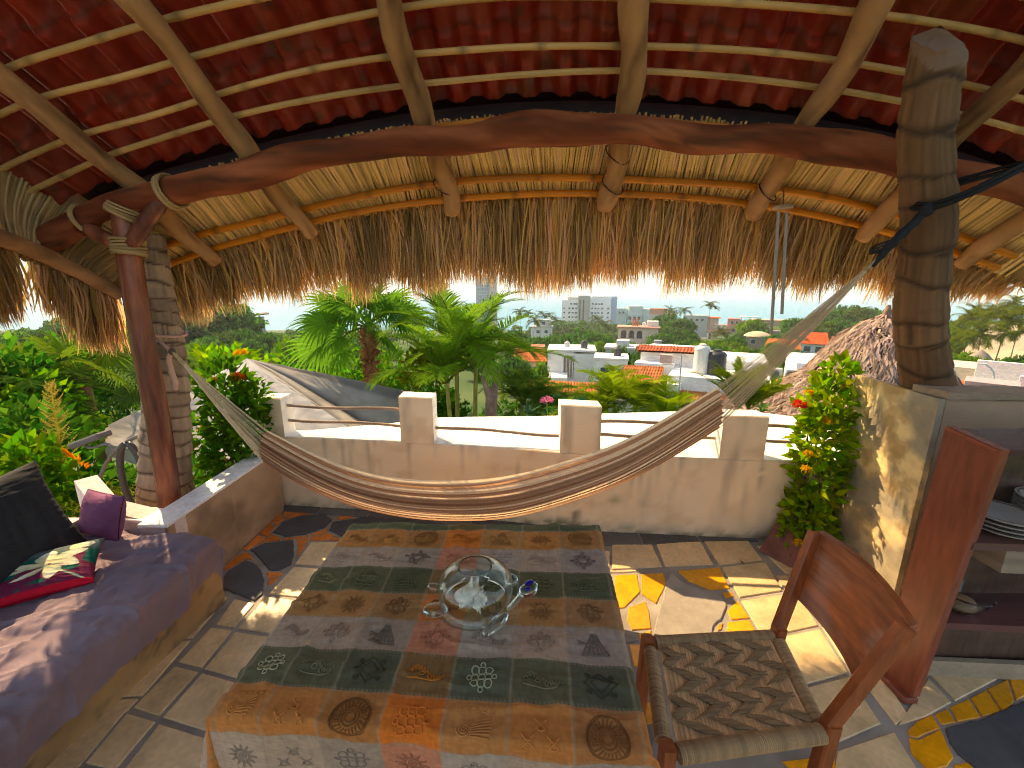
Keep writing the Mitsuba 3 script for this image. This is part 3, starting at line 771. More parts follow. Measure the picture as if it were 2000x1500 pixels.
k = thing('tablecloth', 'orange, grey and olive patchwork tablecloth with woven emblems', 'tablecloth')
ROWB = np.array([-0.35, -0.215, -0.08, 0.048, 0.179, 0.313, 0.446, 0.57, 0.695, 0.82, 0.96, 1.10, 1.24])     # metres from the far edge
COLB = np.array([-0.30, -0.15, 0.0, 0.118, 0.263, 0.417, 0.570, 0.730, 0.885, 1.045, 1.20, 1.36])           # metres from the left edge
ROWC = [(0.30, .25, .2), (.36, .17, .06), (.13, .12, .07), (.46, .20, .06), (.36, .30, .265), (.105, .10, .055), (.40, .19, .065), (.35, .295, .265), (.058, .062, .045), (.44, .175, .055), (.38, .33, .28), (.10, .10, .055), (.4, .2, .07)]
# row order from far: green sliver, orange, grey, green, orange, grey, green, orange, grey ...
ROWC = [(.35, .3, .26), (.4, .19, .07), (.13, .12, .07)] + ROWC[3:]
ROWC = [ROWC[0], ROWC[1], (.12, .115, .06), (.46, .21, .08), (.41, .30, .225), (.11, .105, .055), (.39, .20, .09), (.395, .29, .22), (.115, .108, .066), (.44, .19, .075), (.40, .30, .23), (.11, .105, .055)]
COLC = [(1, 1, 1), (1, 1, 1), (1.05, 1.05, 1.0), (1.0, 0.98, 0.92), (0.80, 0.82, 0.80), (1.25, 0.90, 0.70), (0.95, 1.0, 1.02), (1.0, 0.96, 0.9), (0.82, 0.85, 0.9), (1, 1, 1), (1, 1, 1)]
W_, D_ = 1.045, 0.90


def cloth_at(u, w):
    """metres across and metres towards the viewer on the cloth -> place in the room"""
    u, w = np.asarray(u, float), np.asarray(w, float)
    a, b = np.clip(u / W_, 0, 1), np.clip(w / D_, 0, 1)
    P = ((TL * (1 - a)[..., None] + TR * a[..., None]) * (1 - b)[..., None] + (BL * (1 - a)[..., None] + BR * a[..., None]) * b[..., None])
    z = np.full(u.shape, 0.752)
    r = 0.016

    def hang(e):
        """outward and downward shift past an edge, rounded"""
        e = np.maximum(e, 0)
        th = np.minimum(e / r, np.pi / 2)
        return r * np.sin(th), r * (1 - np.cos(th)) + np.maximum(e - r * np.pi / 2, 0)
    oR, dR = hang(u - W_); oL, dL = hang(-u); oF, dF = hang(-w); oN, dN = hang(w - D_)
    wav = np.sin(u * 9 + 1.0) * 0.022 + np.sin(u * 23) * 0.008
    X = P[..., 0] + oR - oL + (dR - dL) * 0.12
    Y = P[..., 1] + oF - oN - dN * (-0.10 + 1.0 * wav * 3) + dF * 0.1
    # corners flare outwards
    cl = np.minimum(dL, dN); X -= 0.12 * cl; Y -= 0.02 * cl
    cr = np.minimum(dR, dN); X += 0.3 * cr; Y -= 0.25 * cr
    z = z - np.maximum(np.maximum(dR, dL), np.maximum(dF, dN)) * 0.98
    X += (np.sin(w * 14 + 2) * 0.10 + np.sin(w * 31) * .03) * (dR + dL)
    ruf = meshkit.fbm(np.stack([u * 5, w * 11, u * 0], -1), 3, 77)
    ruf2 = meshkit.fbm(np.stack([u * 24, w * 8, u * 0], -1), 3, 78)
    z = z + 0.010 * np.clip(1 - np.abs(2 * ruf - 1) * 4, 0, 1) + 0.006 * (ruf2 - .5)
    return np.stack([X, Y, z], -1)


def breaks(lo, hi, marks, step):
    s = [lo]
    ms = [q for q in marks if lo < q < hi] + [hi]
    for q in ms:
        n = max(1, int((q - s[-1]) / step))
        s += list(np.linspace(s[-1], q - 0.0006, n + 1)[1:])
        if q < hi: s.append(q + 0.0006)
    return np.array(s)


us = breaks(-0.26, W_ + 0.13, COLB, 0.0055)
ws = breaks(-0.16, D_ + 0.30, ROWB, 0.0045)
U, V = np.meshgrid(us, ws, indexing='ij')


def cloth_col(U, V):
    ri = np.clip(np.searchsorted(ROWB, V) - 1, 0, len(ROWC) - 1); ci = np.clip(np.searchsorted(COLB, U) - 1, 0, len(COLC) - 1)
    c = np.array(ROWC)[ri] * np.array(COLC)[ci]
    mixc = np.array([0.44, 0.16, 0.10])
    c = np.where((ci == 5)[..., None] & np.isin(ri, (4, 7, 10))[..., None], c * 0.4 + mixc * 0.6, c)
    c = np.where((ci == 5)[..., None] & np.isin(ri, (5, 8))[..., None], np.array([0.20, 0.115, 0.05]), c)
    return c


c = cloth_col(U, V)
dr_ = np.abs(V[..., None] - ROWB).min(-1)
dc_ = np.abs(U[..., None] - COLB).min(-1)
stitch = (np.sin(U * 2 * np.pi / 0.011) > 0.1) & (dr_ < 0.008)
c = np.where(stitch[..., None], c * 0.55 + np.array([0.30, 0.25, 0.17]) * 0.45, c)
c = np.where((dc_ < 0.003)[..., None], c * 0.55 + np.array([0.42, 0.34, 0.22]) * 0.35, c)
n1 = meshkit.fbm(np.stack([U * 60, V * 420, U * 0], -1), 2, 79); n2 = meshkit.fbm(np.stack([U * 420, V * 60, U * 0], -1), 2, 80); n3 = meshkit.fbm(np.stack([U * 7, V * 7, U * 0], -1), 3, 81)
c = c * 0.86 * (0.55 + 0.35 * n1 + 0.35 * n2 + 0.2 * n3)[..., None]
P = cloth_at(U, V)
v, f, _ = sheet(P)
m = (v, f[:, ::-1], np.clip(c.reshape(-1, 3), 0.004, 0.9))
part(k, 'weave', m, 'cloth_a', True)


def arc(cx, cy, r0, a0=0, a1=360, n=18, ry=None):
    a = np.radians(np.linspace(a0, a1, n))
    return np.c_[cx + r0 * np.cos(a), cy + (ry or r0) * np.sin(a)]


def seg(*p):
    p = np.array(p, float)
    o = []
    for a, b in zip(p[:-1], p[1:]):
        o.append(a + np.linspace(0, 1, 5)[:-1, None] * (b - a))
    return np.vstack(o + [p[-1:]])


def emblem(kind, rg):
    L = []
    if kind == 'knot':
        for i in range(-1, 2):
            for j in range(-1, 2):
                L.append(arc(i * .46, j * .46, .25, n=12))
        for i in (-1, 1):
            L += [arc(i * .82, 0, .16, n=9), arc(0, i * .82, .16, n=9)]
    elif kind == 'sun':
        L += [arc(0, 0, .42), arc(0, 0, .24, n=14), arc(0, 0, .09, n=9)]
        for a in range(0, 360, 30):
            q = np.radians([a - 9, a, a + 9])
            L.append(seg(*[(r0 * math.cos(t), r0 * math.sin(t)) for r0, t in zip((.48, .95, .48), q)]))
    elif kind == 'ring':
        for a in range(0, 360, 45):
            L.append(arc(.62 * math.cos(math.radians(a)), .62 * math.sin(math.radians(a)), .2, n=11))
        L.append(arc(0, 0, .38, n=16))
        for a in range(0, 360, 90):
            L += [arc(.95 * math.cos(math.radians(a)), .95 * math.sin(math.radians(a)), .13, n=8)]
    elif kind == 'pyramid':
        L += [seg((-.75, .8), (.75, .8), (.12, -.8), (-.12, -.8), (-.75, .8))]
        for t in (.15, .4, .62, .82):
            h = .75 - .63 * t
            L.append(seg((-h, .8 - 1.6 * t), (h, .8 - 1.6 * t)))
        for s in (-.4, -.13, .13, .4):
            L.append(seg((s, .8), (s * .2, -.8)))
        L.append(seg((-.95, -.25), (-.5, -.1), (-.95, .05)))
    elif kind == 'bird':
        for t in np.linspace(-.9, .9, 11):
            L.append(seg((t, .1 + .35 * math.sin(t * 3)), (t + .12, -.28 + .35 * math.sin(t * 3)), (t + .2, .05 + .35 * math.sin(t * 3))))
        L += [arc(-.5, -.3, .3, 150, 380, 12), arc(.55, .2, .32, -40, 190, 12), seg((-.9, .35), (-.2, .5), (.5, .62), (.9, .4)), arc(-.15, .0, .16, n=9)]
    elif kind == 'fish':
        a = np.radians(np.linspace(0, 900, 40)); r0 = np.linspace(.04, .34, 40)
        L.append(np.c_[-.5 + r0 * np.cos(a), .1 + r0 * np.sin(a)])
        for t in np.linspace(-.55, .6, 7):
            L.append(seg((-.25 + abs(t) * .1, t * .5 + .1), (.25, t * .75), (.8 - abs(t) * .2, t * .9 - .1)))
        for t in np.linspace(-.8, .8, 5):
            L.append(arc(t, -.85, .07, n=6))
    elif kind == 'medal':
        for r0 in (.95, .86, .4, .24):
            L.append(arc(0, 0, r0, n=30))
        for a in np.arange(0, 360, 15):
            q = math.radians(a)
            L.append(seg((.5 * math.cos(q), .5 * math.sin(q)), (.78 * math.cos(q + .12), .78 * math.sin(q + .12))))
    elif kind == 'cross':
        for cx, cy in ((0, -.45), (-.6, .4), (.6, .4)):
            L += [seg((cx - .3, cy - .3), (cx + .3, cy + .3)), seg((cx - .3, cy + .3), (cx + .3, cy - .3)), arc(cx, cy + .12, .2, n=9)]
    elif kind == 'square':
        L += [seg((0, -.85), (.85, 0), (0, .85), (-.85, 0), (0, -.85)), seg((0, -.5), (.5, 0), (0, .5), (-.5, 0), (0, -.5))]
        for a in range(0, 360, 90):
            L.append(arc(.85 * math.cos(math.radians(a + 45)), .85 * math.sin(math.radians(a + 45)), .12, n=8))
    return L


PATT = {3: ['bird', 'cross', 'medal', 'bird', 'pyramid', 'sun', 'medal'], 4: ['bird', 'bird', 'ring', 'bird', 'fish', 'bird', 'ring'], 5: ['bird', 'knot', 'pyramid', 'fish', 'bird', 'knot', 'pyramid'],
        6: ['ring', 'sun', 'knot', 'bird', 'ring', 'sun', 'knot'], 7: ['bird', 'knot', 'pyramid', 'ring', 'bird', 'knot', 'pyramid'], 8: ['knot', 'bird', 'square', 'bird', 'knot', 'bird', 'square'],
        9: ['fish', 'cross', 'medal', 'knot', 'fish', 'cross', 'medal'], 10: ['sun', 'cross', 'knot', 'sun', 'knot', 'cross', 'knot']}
for ri, row in PATT.items():
    for j, kd in enumerate(row):
        ci = j + 2
        cx, cy = (COLB[ci] + COLB[ci + 1]) / 2, (ROWB[ri] + ROWB[ri + 1]) / 2
        hw, hh = (COLB[ci + 1] - COLB[ci]) / 2 * 0.66, (ROWB[ri + 1] - ROWB[ri]) / 2 * 0.66
        if kd in ('knot', 'sun', 'ring', 'medal'): hw = hh = min(hw, hh) * (1.15 if kd == 'medal' else 1.0)
        base = cloth_col(np.array(cx), np.array(cy)) * 0.86
        rg = np.random.default_rng(ri * 10 + j)
        light = {3: 0.8, 4: (1.2 if j not in (2, 6) else 0.45), 5: (2.6 if j in (0,) else 1.6), 6: 0.62, 7: (0.82 if j not in (2, 6) else 0.4), 8: (4.2 if kd == 'knot' else 0.55 if kd == 'square' else 1.9), 9: (1.25 if kd != 'medal' else 0.42), 10: 0.6}[ri]
        if ri == 8 and j == 3: base, light = np.array([0.42, 0.17, 0.05]), 1.0
        light = 1 + (light - 1) * 0.75
        ms = []
        for L in emblem(kd, rg):
            L = L + 0.02 * (meshkit.noise(np.c_[L * 5, L[:, :1] * 0 + ri * 3 + j]) - .5)[:, None]
            p = cloth_at(cx + L[:, 0] * hw, cy + L[:, 1] * hh)
            p[:, 2] += 0.0012
            ms.append(tube(p, 0.0021, 4, np.clip(base * light, 0.01, 0.85), caps=False))
        part(k, 'emblem', cat(ms), 'cloth', True)

# ------------------------------------------------------------------ glass turtle and shell
gx, gy, gz = -0.118, 1.145, 0.763
k = thing('glass_turtle', 'pale blue glass bowl shaped like a turtle on the tablecloth', 'bowl')


def glass(name, m, smooth=True, mat='glass'):
    scene[newkey(k + '__' + name)] = mikit.ply(trimesh.Trimesh(m[0], m[1], process=False), mat, smooth=smooth)


a = np.linspace(-0.62, 1.08, 30)
out = np.c_[0.122 * np.cos(a) ** 0.8, 0.062 + 0.072 * np.sin(a)]
out = np.r_[[(0.108, 0.0)], [(0.118, 0.004)], out[out[:, 1] > 0.014], [(0.056, 0.1325), (0.053, 0.137)]]
inn = np.r_[[(0.0495, 0.1355)], np.c_[(out[2:-2, 0] - 0.0035), out[2:-2, 1] - 0.002][::-1], [(0.112, 0.006)]]
m = lathe(np.r_[out, inn], 64, (gx, gy, gz), closed=True)
glass('body', m)


def blob(center, size, R=np.eye(3), bend=0.0, n=3):
    s = trimesh.creation.icosphere(n)
    v = np.array(s.vertices) * np.asarray(size)
    v[:, 2] += bend * v[:, 0] ** 2
    return v @ np.asarray(R).T + np.asarray(center), np.array(s.faces), np.array([.5, .5, .5])


glass('flipper', blob((gx - 0.120, gy - 0.055, gz + 0.022), (0.040, 0.027, 0.017), rot(0, 12, 25)))
glass('flipper', blob((gx - 0.138, gy + 0.035, gz + 0.030), (0.026, 0.016, 0.010), rot(0, 0, -20)))
glass('flipper', blob((gx + 0.070, gy - 0.105, gz + 0.016), (0.048, 0.020, 0.013), rot(0, -14, 38)))
glass('flipper', blob((gx + 0.116, gy + 0.050, gz + 0.045), (0.022, 0.024, 0.018), rot(0, 0, 20)))
glass('neck', tube(spline([(gx + 0.105, gy - 0.05, gz + 0.014), (gx + .125, gy - .035, gz + 0.024), (gx + 0.148, gy - 0.01, gz + 0.038)], 9), 0.011, 12))
glass('head', blob((gx + 0.172, gy + 0.004, gz + 0.046), (0.034, 0.026, 0.019), rot(0, -14, 20)))
R = rot(0, -14, 20)
part(k, 'eye', blob((gx + 0.174, gy + 0.013, gz + 0.063), (0.016, 0.0125, 0.006), R, n=2)[:2] + ((0.010, 0.008, 0.16),), 'gloss', True, label='cobalt blue glass eye')
part(k, 'eye', blob((gx + 0.168, gy - 0.012, gz + 0.062), (0.010, 0.0085, 0.005), R, n=2)[:2] + ((0.010, 0.008, 0.16),), 'gloss', True, label='smaller cobalt blue glass eye')
k = thing('conch_shell', 'spiny pink and cream sea shell inside the glass turtle', 'shell')
th = np.linspace(0, 2 * np.pi * 3.2, 90)                  # whorls winding to the spire, each shoulder set with spines
gr_ = np.exp(-th * 0.13)
ctr = np.stack([0.030 - 0.060 * (1 - gr_), 0.018 * gr_ * np.cos(th), 0.018 * gr_ * np.sin(th)], 1)
shell = [tube(ctr, 0.026 * gr_ * (1 + .10 * np.sin(th * 4)), 16, (0.66, 0.52, 0.40), .12, 3, True, .5, 60)]
for i in range(26):
    q = ctr[i * 3]; d = np.array([-.35, math.cos(th[i * 3] + .1), math.sin(th[i * 3] + .1)]); g = gr_[i * 3]
    shell.append(tube(line(q + d * .016 * g, q + d * .047 * g, 4), np.array([.010, .007, .004, .001]) * g, 7, (0.72, 0.60, 0.47)))
lip = np.linspace(0, 1, 22)
W_3, L_3 = np.meshgrid(np.linspace(-1, 1, 14), lip, indexing='ij')
P_ = np.stack([0.012 + 0.052 * (L_3 - .35) * (1 - .25 * W_3 ** 2), -0.020 - 0.032 * np.sin(L_3 * np.pi) * (1 - W_3) / 2, 0.010 + 0.030 * W_3 * np.sin(L_3 * np.pi) ** .7 + .004 * np.sin(L_3 * 30) * (W_3 > .6)], -1)
m_ = sheet(P_)
shell.append((m_[0], m_[1], blend(np.array([[0.70, 0.30, 0.24]]), np.array([[0.74, 0.50, 0.40]]), np.abs(W_3).ravel())))
q_ = cat(shell)
part(k, 'shell', (q_[0] * 1.25 @ rot(15, 12, 160).T + (gx + 0.010, gy - 0.035, gz + 0.044), q_[1], q_[2]), 'satin', True)

# ------------------------------------------------------------------ chair with woven cord seat
k = thing('chair', 'low wooden chair with woven brown cord seat beside the table', 'chair')
A_, B_, C_, D2 = (np.array(q) for q in ((0.515, 1.302, 0.45), (1.020, 1.335, 0.45), (0.450, 0.925, 0.45), (0.948, 0.978, 0.45)))
CW = (0.25, 0.075, 0.030)


def bar(a, b, w, h, col=CW, seed=0, up=(0, 0, 1)):
    a, b = np.asarray(a, float), np.asarray(b, float)
    L = np.linalg.norm(b - a)
    z = (b - a) / L
    x = np.cross(z, np.asarray(up, float)); x /= np.linalg.norm(x)
    R = np.stack([x, np.cross(z, x), z], 1)
    n = 24
    g = np.linspace(-L / 2, L / 2, n)
    bb = min(w, h) * 0.14
    ring = np.array([(-w / 2 + bb, -h / 2), (w / 2 - bb, -h / 2), (w / 2, -h / 2 + bb), (w / 2, h / 2 - bb), (w / 2 - bb, h / 2), (-w / 2 + bb, h / 2), (-w / 2, h / 2 - bb), (-w / 2, -h / 2 + bb)])
    v = np.concatenate([np.repeat(ring[None], n, 0), np.repeat(g[:, None, None], 8, 1)], -1).reshape(-1, 3)
    i, j = np.meshgrid(np.arange(n - 1), np.arange(8), indexing='ij')
    f = quads(np.stack([i * 8 + j, i * 8 + (j + 1) % 8, (i + 1) * 8 + (j + 1) % 8, (i + 1) * 8 + j], -1).reshape(-1, 4))
    e0 = [[0, q + 1, q] for q in range(1, 7)]; e1 = [[(n - 1) * 8, (n - 1) * 8 + q, (n - 1) * 8 + q + 1] for q in range(1, 7)]
    c = tint(v, col, 0.3, 1, seed, (30, 30, 3.5))
    return v @ R.T + (a + b) / 2, np.vstack([f, e0, e1]), c


part(k, 'leg', bar((0.505, 1.31, 0), A_ + (0.0, 0, 0.022), 0.042, 0.042, seed=1, up=(0, 1, 0)), 'upright')
part(k, 'leg', bar((0.445, 0.91, 0), C_ + (0.0, 0, 0.022), 0.042, 0.042, seed=2, up=(0, 1, 0)), 'upright')
part(k, 'leg', bar((1.00, 1.34, 0), B_ + (0.012, 0, 0.04), 0.042, 0.046, seed=3, up=(0, 1, 0)), 'upright')
part(k, 'leg', bar((0.93, 0.968, 0), D2 + (0.012, 0, 0.04), 0.042, 0.046, seed=4, up=(0, 1, 0)), 'upright')
tf, tn = np.array((1.158, 1.402, 0.855)), np.array((1.092, 0.960, 0.845))
part(k, 'back_post', bar(B_ + (0.008, 0, 0.035), tf, 0.042, 0.036, seed=5, up=(0, 1, 0)), 'upright')
part(k, 'back_post', bar(D2 + (0.008, 0, 0.035), tn, 0.042, 0.036, seed=6, up=(0, 1, 0)), 'upright')
nb_ = 30
s = np.linspace(0, 1, nb_)
tt = np.linspace(0, 1, 24)
bowf = 0.028 * np.sin(np.pi * s)
top = tf[None] + (tn - tf)[None] * s[:, None] + np.stack([bowf, 0 * s, 0.012 * np.sin(np.pi * s) + .003], 1) + (0.012, 0, 0)
bf, bn = B_ + (tf - B_) * 0.38 + (0.018, 0.004, 0), D2 + (tn - D2) * 0.38 + (0.018, 0, 0)
bot = bf[None] + (bn - bf)[None] * s[:, None] + np.stack([bowf, 0 * s, 0 * s], 1)
F = top[:, None] + (bot - top)[:, None] * tt[None, :, None]
Bk = F + (0.020, 0, 0.004)
ms = [sheet(F), sheet(Bk[::-1])] + [sheet(np.stack(q, 1)) for q in ((F[0], Bk[0]), (Bk[-1], F[-1]), (Bk[:, 0], F[:, 0]), (F[:, -1], Bk[:, -1]))]
q = cat([(x[0], x[1], 0) for x in ms])
cc = tint(q[0], (0.27, 0.085, 0.035), 0.35, 1, 8, (24, 4, 24))
cc = blend(cc, np.array([[0.40, 0.27, 0.22]]), np.clip((meshkit.fbm(q[0] * 7, 3, 9) - 0.5) * 2.5, 0, .6))
part(k, 'backrest', (q[0], q[1], cc), 'wood')
CORD = np.array([0.44, 0.29, 0.16])


def wrapped(a, b, r, n, seed):
    """a rail wound with cord: ribs across its length"""
    p = line(a, b, n * 3)
    rr = r * (1 + 0.13 * np.tile([0, 1, 0.2], n))
    m = tube(p, rr, 12, (0, 0, 0))
    rn = np.random.default_rng(seed).uniform(0.75, 1.2, n)
    c = np.repeat(np.repeat(rn, 3), 12)[:, None] * CORD[None] * np.tile([0.55, 1.15, 0.9], n).repeat(12)[:, None]
    return m[0], m[1], np.vstack([c, [CORD, CORD]])


part(k, 'seat_rail', wrapped(A_ + (0.03, 0.004, -.004), B_ + (-0.01, 0.0, -.004), 0.022, 70, 1), 'matte', True)
part(k, 'seat_rail', wrapped(C_ + (0.03, -0.004, -.004), D2 + (-0.01, -0.0, -.004), 0.024, 70, 2), 'matte', True)
part(k, 'seat_rail', wrapped(A_ + (0, -0.03, -.004), C_ + (0, 0.03, -.004), 0.022, 55, 3), 'matte', True)
part(k, 'seat_rail', wrapped(B_ + (0, -0.03, -.004), D2 + (0, 0.03, -.004), 0.020, 55, 4), 'matte', True)


def seat_at(u, w):
    a, b, c_, d = A_ + (.035, -.025, 0), B_ + (-.03, -.02, 0), C_ + (.035, .03, 0), D2 + (-.025, .025, 0)
    u, w = np.asarray(u)[..., None], np.asarray(w)[..., None]
    P = (a * (1 - u) + b * u) * (1 - w) + (c_ * (1 - u) + d * u) * w
    P = P + np.concatenate([0 * u, 0 * u, 0.006 - 0.018 * np.sin(np.pi * u) * np.sin(np.pi * w)], -1)
    return P


ms = []
rg = np.random.default_rng(5)
for i in range(110):                                      # bed of fine cords running away from the viewer
    u = (i + 0.5) / 110
    w = np.linspace(-0.02, 1.02, 16)
    ms.append(tube(seat_at(u + 0 * w, w) - (0, 0, 0.004), 0.0024, 5, CORD * rg.uniform(1.1, 1.9), caps=False))
part(k, 'cord_bed', cat(ms), 'matte', True, kind='stuff')
rows, cols_ = 7, 4
for r_ in range(rows):
    w0, w1 = r_ / rows, (r_ + 1) / rows
    sl = 1 if r_ % 2 == 0 else -1
    for cidx in range(-1, cols_ + 1):
        off = (cidx + (0.0 if r_ % 4 < 2 else 0.5)) / cols_
        ms = []
        nc = 11
        for i in range(nc):
            t = (i + 0.5) / nc
            ww = w0 + (w1 - w0) * t
            # a slanted band: every cord is shifted along, one end of it lifted over the next band
            sh = off + sl * (0.5 - t) * 0.16 * -1
            u = np.linspace(sh, sh + 0.14, 7)
            ok = (u > 0.0) & (u < 1.0)
            if ok.sum() < 3: continue
            p = seat_at(u, ww + 0 * u + 0.35 * (w1 - w0) * (u - sh) / 0.14 * sl * 0.5)
            p[:, 2] += 0.0035 + 0.007 * np.sin(np.linspace(0.15, 1, 7) * np.pi) * (0.4 + 0.6 * t)
            p = p[ok]
            ms.append(tube(p, 0.0026, 5, CORD * rg.uniform(0.45, 0.75), caps=False))
        if len(ms) > 3:
            part(k, 'cord_band', cat(ms), 'matte', True)

# ------------------------------------------------------------------ hammock
k = thing('hammock', 'brown and cream striped string hammock hung between two palm trunks', 'hammock')
ht = np.array([(-1.486, 2.356, 0.934), (-1.20, 2.335, 0.79), (-0.936, 2.316, 0.690), (-0.464, 2.283, 0.640), (0.0, 2.25, 0.690), (0.30, 2.226, 0.785), (0.585, 2.206, 0.90), (0.85, 2.185, 1.06), (1.115, 2.162, 1.246)])
hb = np.array([(-1.529, 2.357, 0.735), (-1.25, 2.33, 0.565), (-0.955, 2.316, 0.446), (-0.62, 2.29, 0.385), (-0.315, 2.272, 0.377), (0.0, 2.25, 0.415), (0.30, 2.23, 0.51), (0.599, 2.206, 0.640), (0.86, 2.185, 0.80), (1.15, 2.162, 1.02)])
n = 200
top, bot = spline(ht, n), spline(hb, n)
nv = 90
vv = np.linspace(0, 1, nv)
S, V = np.meshgrid(np.linspace(0, 1, n), vv, indexing='ij')
belly = np.sin(np.pi * V) ** 0.8
P = top[:, None] + (bot - top)[:, None] * V[..., None]
P[..., 1] -= 0.15 * belly * (0.35 + 0.65 * np.sin(np.pi * S)) * (1 - 0.3 * V)
wob = meshkit.fbm(np.stack([S * 3, V * 3, S * 0], -1), 3, 91)
pl = np.sin(V * 2 * np.pi * 7 + wob * 5) * 0.6 + np.sin(V * 2 * np.pi * 17 + wob * 9) * 0.4
P[..., 1] -= 0.016 * pl * (1.2 - 0.5 * np.sin(np.pi * S))
P[..., 2] += 0.006 * pl
stripe = meshkit.noise(np.stack([V * 30 + wob * .6, S * 0, S * 0], -1), 95)
fine = meshkit.noise(np.stack([V * 140, S * 0, S * 0], -1), 96)
net = 0.5 + 0.5 * np.sin(S * 900 + V * 60) * np.sin(V * 300)
c = blend(np.array([[0.40, 0.255, 0.165]]), np.array([[0.80, 0.66, 0.48]]), np.clip((stripe.ravel() - 0.52) * 7, 0, 1))
c = blend(c, np.array([[0.28, 0.18, 0.12]]), np.clip((0.30 - stripe.ravel()) * 7, 0, .8))
c = blend(c, np.array([[0.86, 0.74, 0.56]]), np.clip((np.maximum(0.06 - V, 0) * 20).ravel(), 0, 1) * .8)
c = blend(c, np.array([[0.55, 0.34, 0.20]]), np.clip((V.ravel() - 0.86) * 9, 0, .8))
c = c * (0.68 + 0.6 * fine.ravel() + 0.25 * net.ravel() * (stripe.ravel() < .5))[:, None]
v, f, _ = sheet(P)
part(k, 'body', (v, f, c), 'straw', True)
for nm, E, anchor in (('left_strings', P[0], (-2.0, 2.40, 1.40)), ('right_strings', P[-1], (1.795, 2.05, 1.95))):
    ms = []
    rg = np.random.default_rng(8)
    an = np.array(anchor)
    for i in range(40):
        e = E[int(i * (nv - 1) / 39)]
        t = np.linspace(0, 1, 14)
        mid = an + (e - an) * 0.30
        p = e[None] + (an - e)[None] * t[:, None]
        pinch = np.clip((t - 0.62) / 0.38, 0, 1)
        ax = (E.mean(0) - an); ax /= np.linalg.norm(ax)
        d = p - an; perp = d - (d @ ax)[:, None] * ax
        p = p - perp * (pinch * 0.30)[:, None]
        p[:, 2] -= 0.015 * np.sin(np.pi * t) * rg.uniform(.5, 1.2)
        ms.append(tube(p, 0.0016, 4, np.array([0.74, 0.58, 0.38] if nm[0] == 'l' else [0.66, 0.49, 0.31]) * rg.uniform(.75, 1.2), caps=False))
    part(k, 'strings', cat(ms), 'matte', True, kind='stuff')
    # wound throat of the string bundle
    q = an + (E.mean(0) - an) * np.linspace(0.0, 0.12, 10)[:, None]
    part(k, 'throat', tube(q, np.linspace(0.008, 0.012, 10), 8, (0.42, 0.32, 0.18), 0.3, 4), 'matte', True)
# ------------------------------------------------------------------ palm roof: bowed beam, poles, cane battens, tile sheets, thatch
RK = thing('palapa_roof', 'vaulted shelter roof of poles, red tile sheets and palm thatch overhead', 'roof')
BX = np.array([-3.6, -2.672, -2.335, -2.066, -1.795, -1.399, -0.939, -0.436, 0.0, 0.559, 0.796, 1.341, 1.86, 2.25, 2.52, 3.2, 4.0])
BZ = np.array([1.62, 2.005, 2.124, 2.205, 2.262, 2.345, 2.420, 2.478, 2.503, 2.503, 2.491, 2.445, 2.372, 2.290, 2.215, 1.99, 1.72])
from scipy.interpolate import CubicSpline
_bz = CubicSpline(BX, BZ)


def beam(x):
    x = np.asarray(x, float)
    y = np.where(x < 0, 2.2 - 0.07 * x, 2.2 - 0.02 * x)
    return np.stack([x, y, _bz(x)], -1)


RD = np.array([0.128, 1.0, -0.72])                        # down the slope, per metre outwards
RN = np.array([0.0, 0.72, 1.0]) / math.hypot(1, 0.72)


def roof(x, t, off):
    x, t, off = np.broadcast_arrays(np.asarray(x, float), np.asarray(t, float), np.asarray(off, float))
    return beam(x) + RD * t[..., None] + RN * off[..., None]


rng = np.random.default_rng(12)
x = np.linspace(-2.60, 2.75, 90)
p = beam(x)
p[:, 2] += 0.012 * np.sin(x * 5.3) + 0.008 * np.sin(x * 11 + 1)
r = 0.067 + 0.006 * np.sin(x * 4.1 + 1) + 0.004 * np.sin(x * 9)
m = tube(p, r, 22, (0, 0, 0), 0.10, 3)
n1 = meshkit.fbm(m[0] * (3, 14, 14), 4, 5); n2 = meshkit.fbm(m[0] * (9, 40, 40), 3, 6)
c = blend(np.array([[0.130, 0.036, 0.016]]), np.array([[0.30, 0.105, 0.048]]), np.clip((n1 - 0.40) * 3.5, 0, 1)) * (0.7 + 0.6 * n2)[:, None]
c = blend(c, np.array([[0.05, 0.02, 0.012]]), np.clip((meshkit.fbm(m[0] * (2, 30, 30) + 5, 4, 15) - .55) * 5, 0, .8))
part(RK, 'beam', (m[0], m[1], c), 'matte', True)

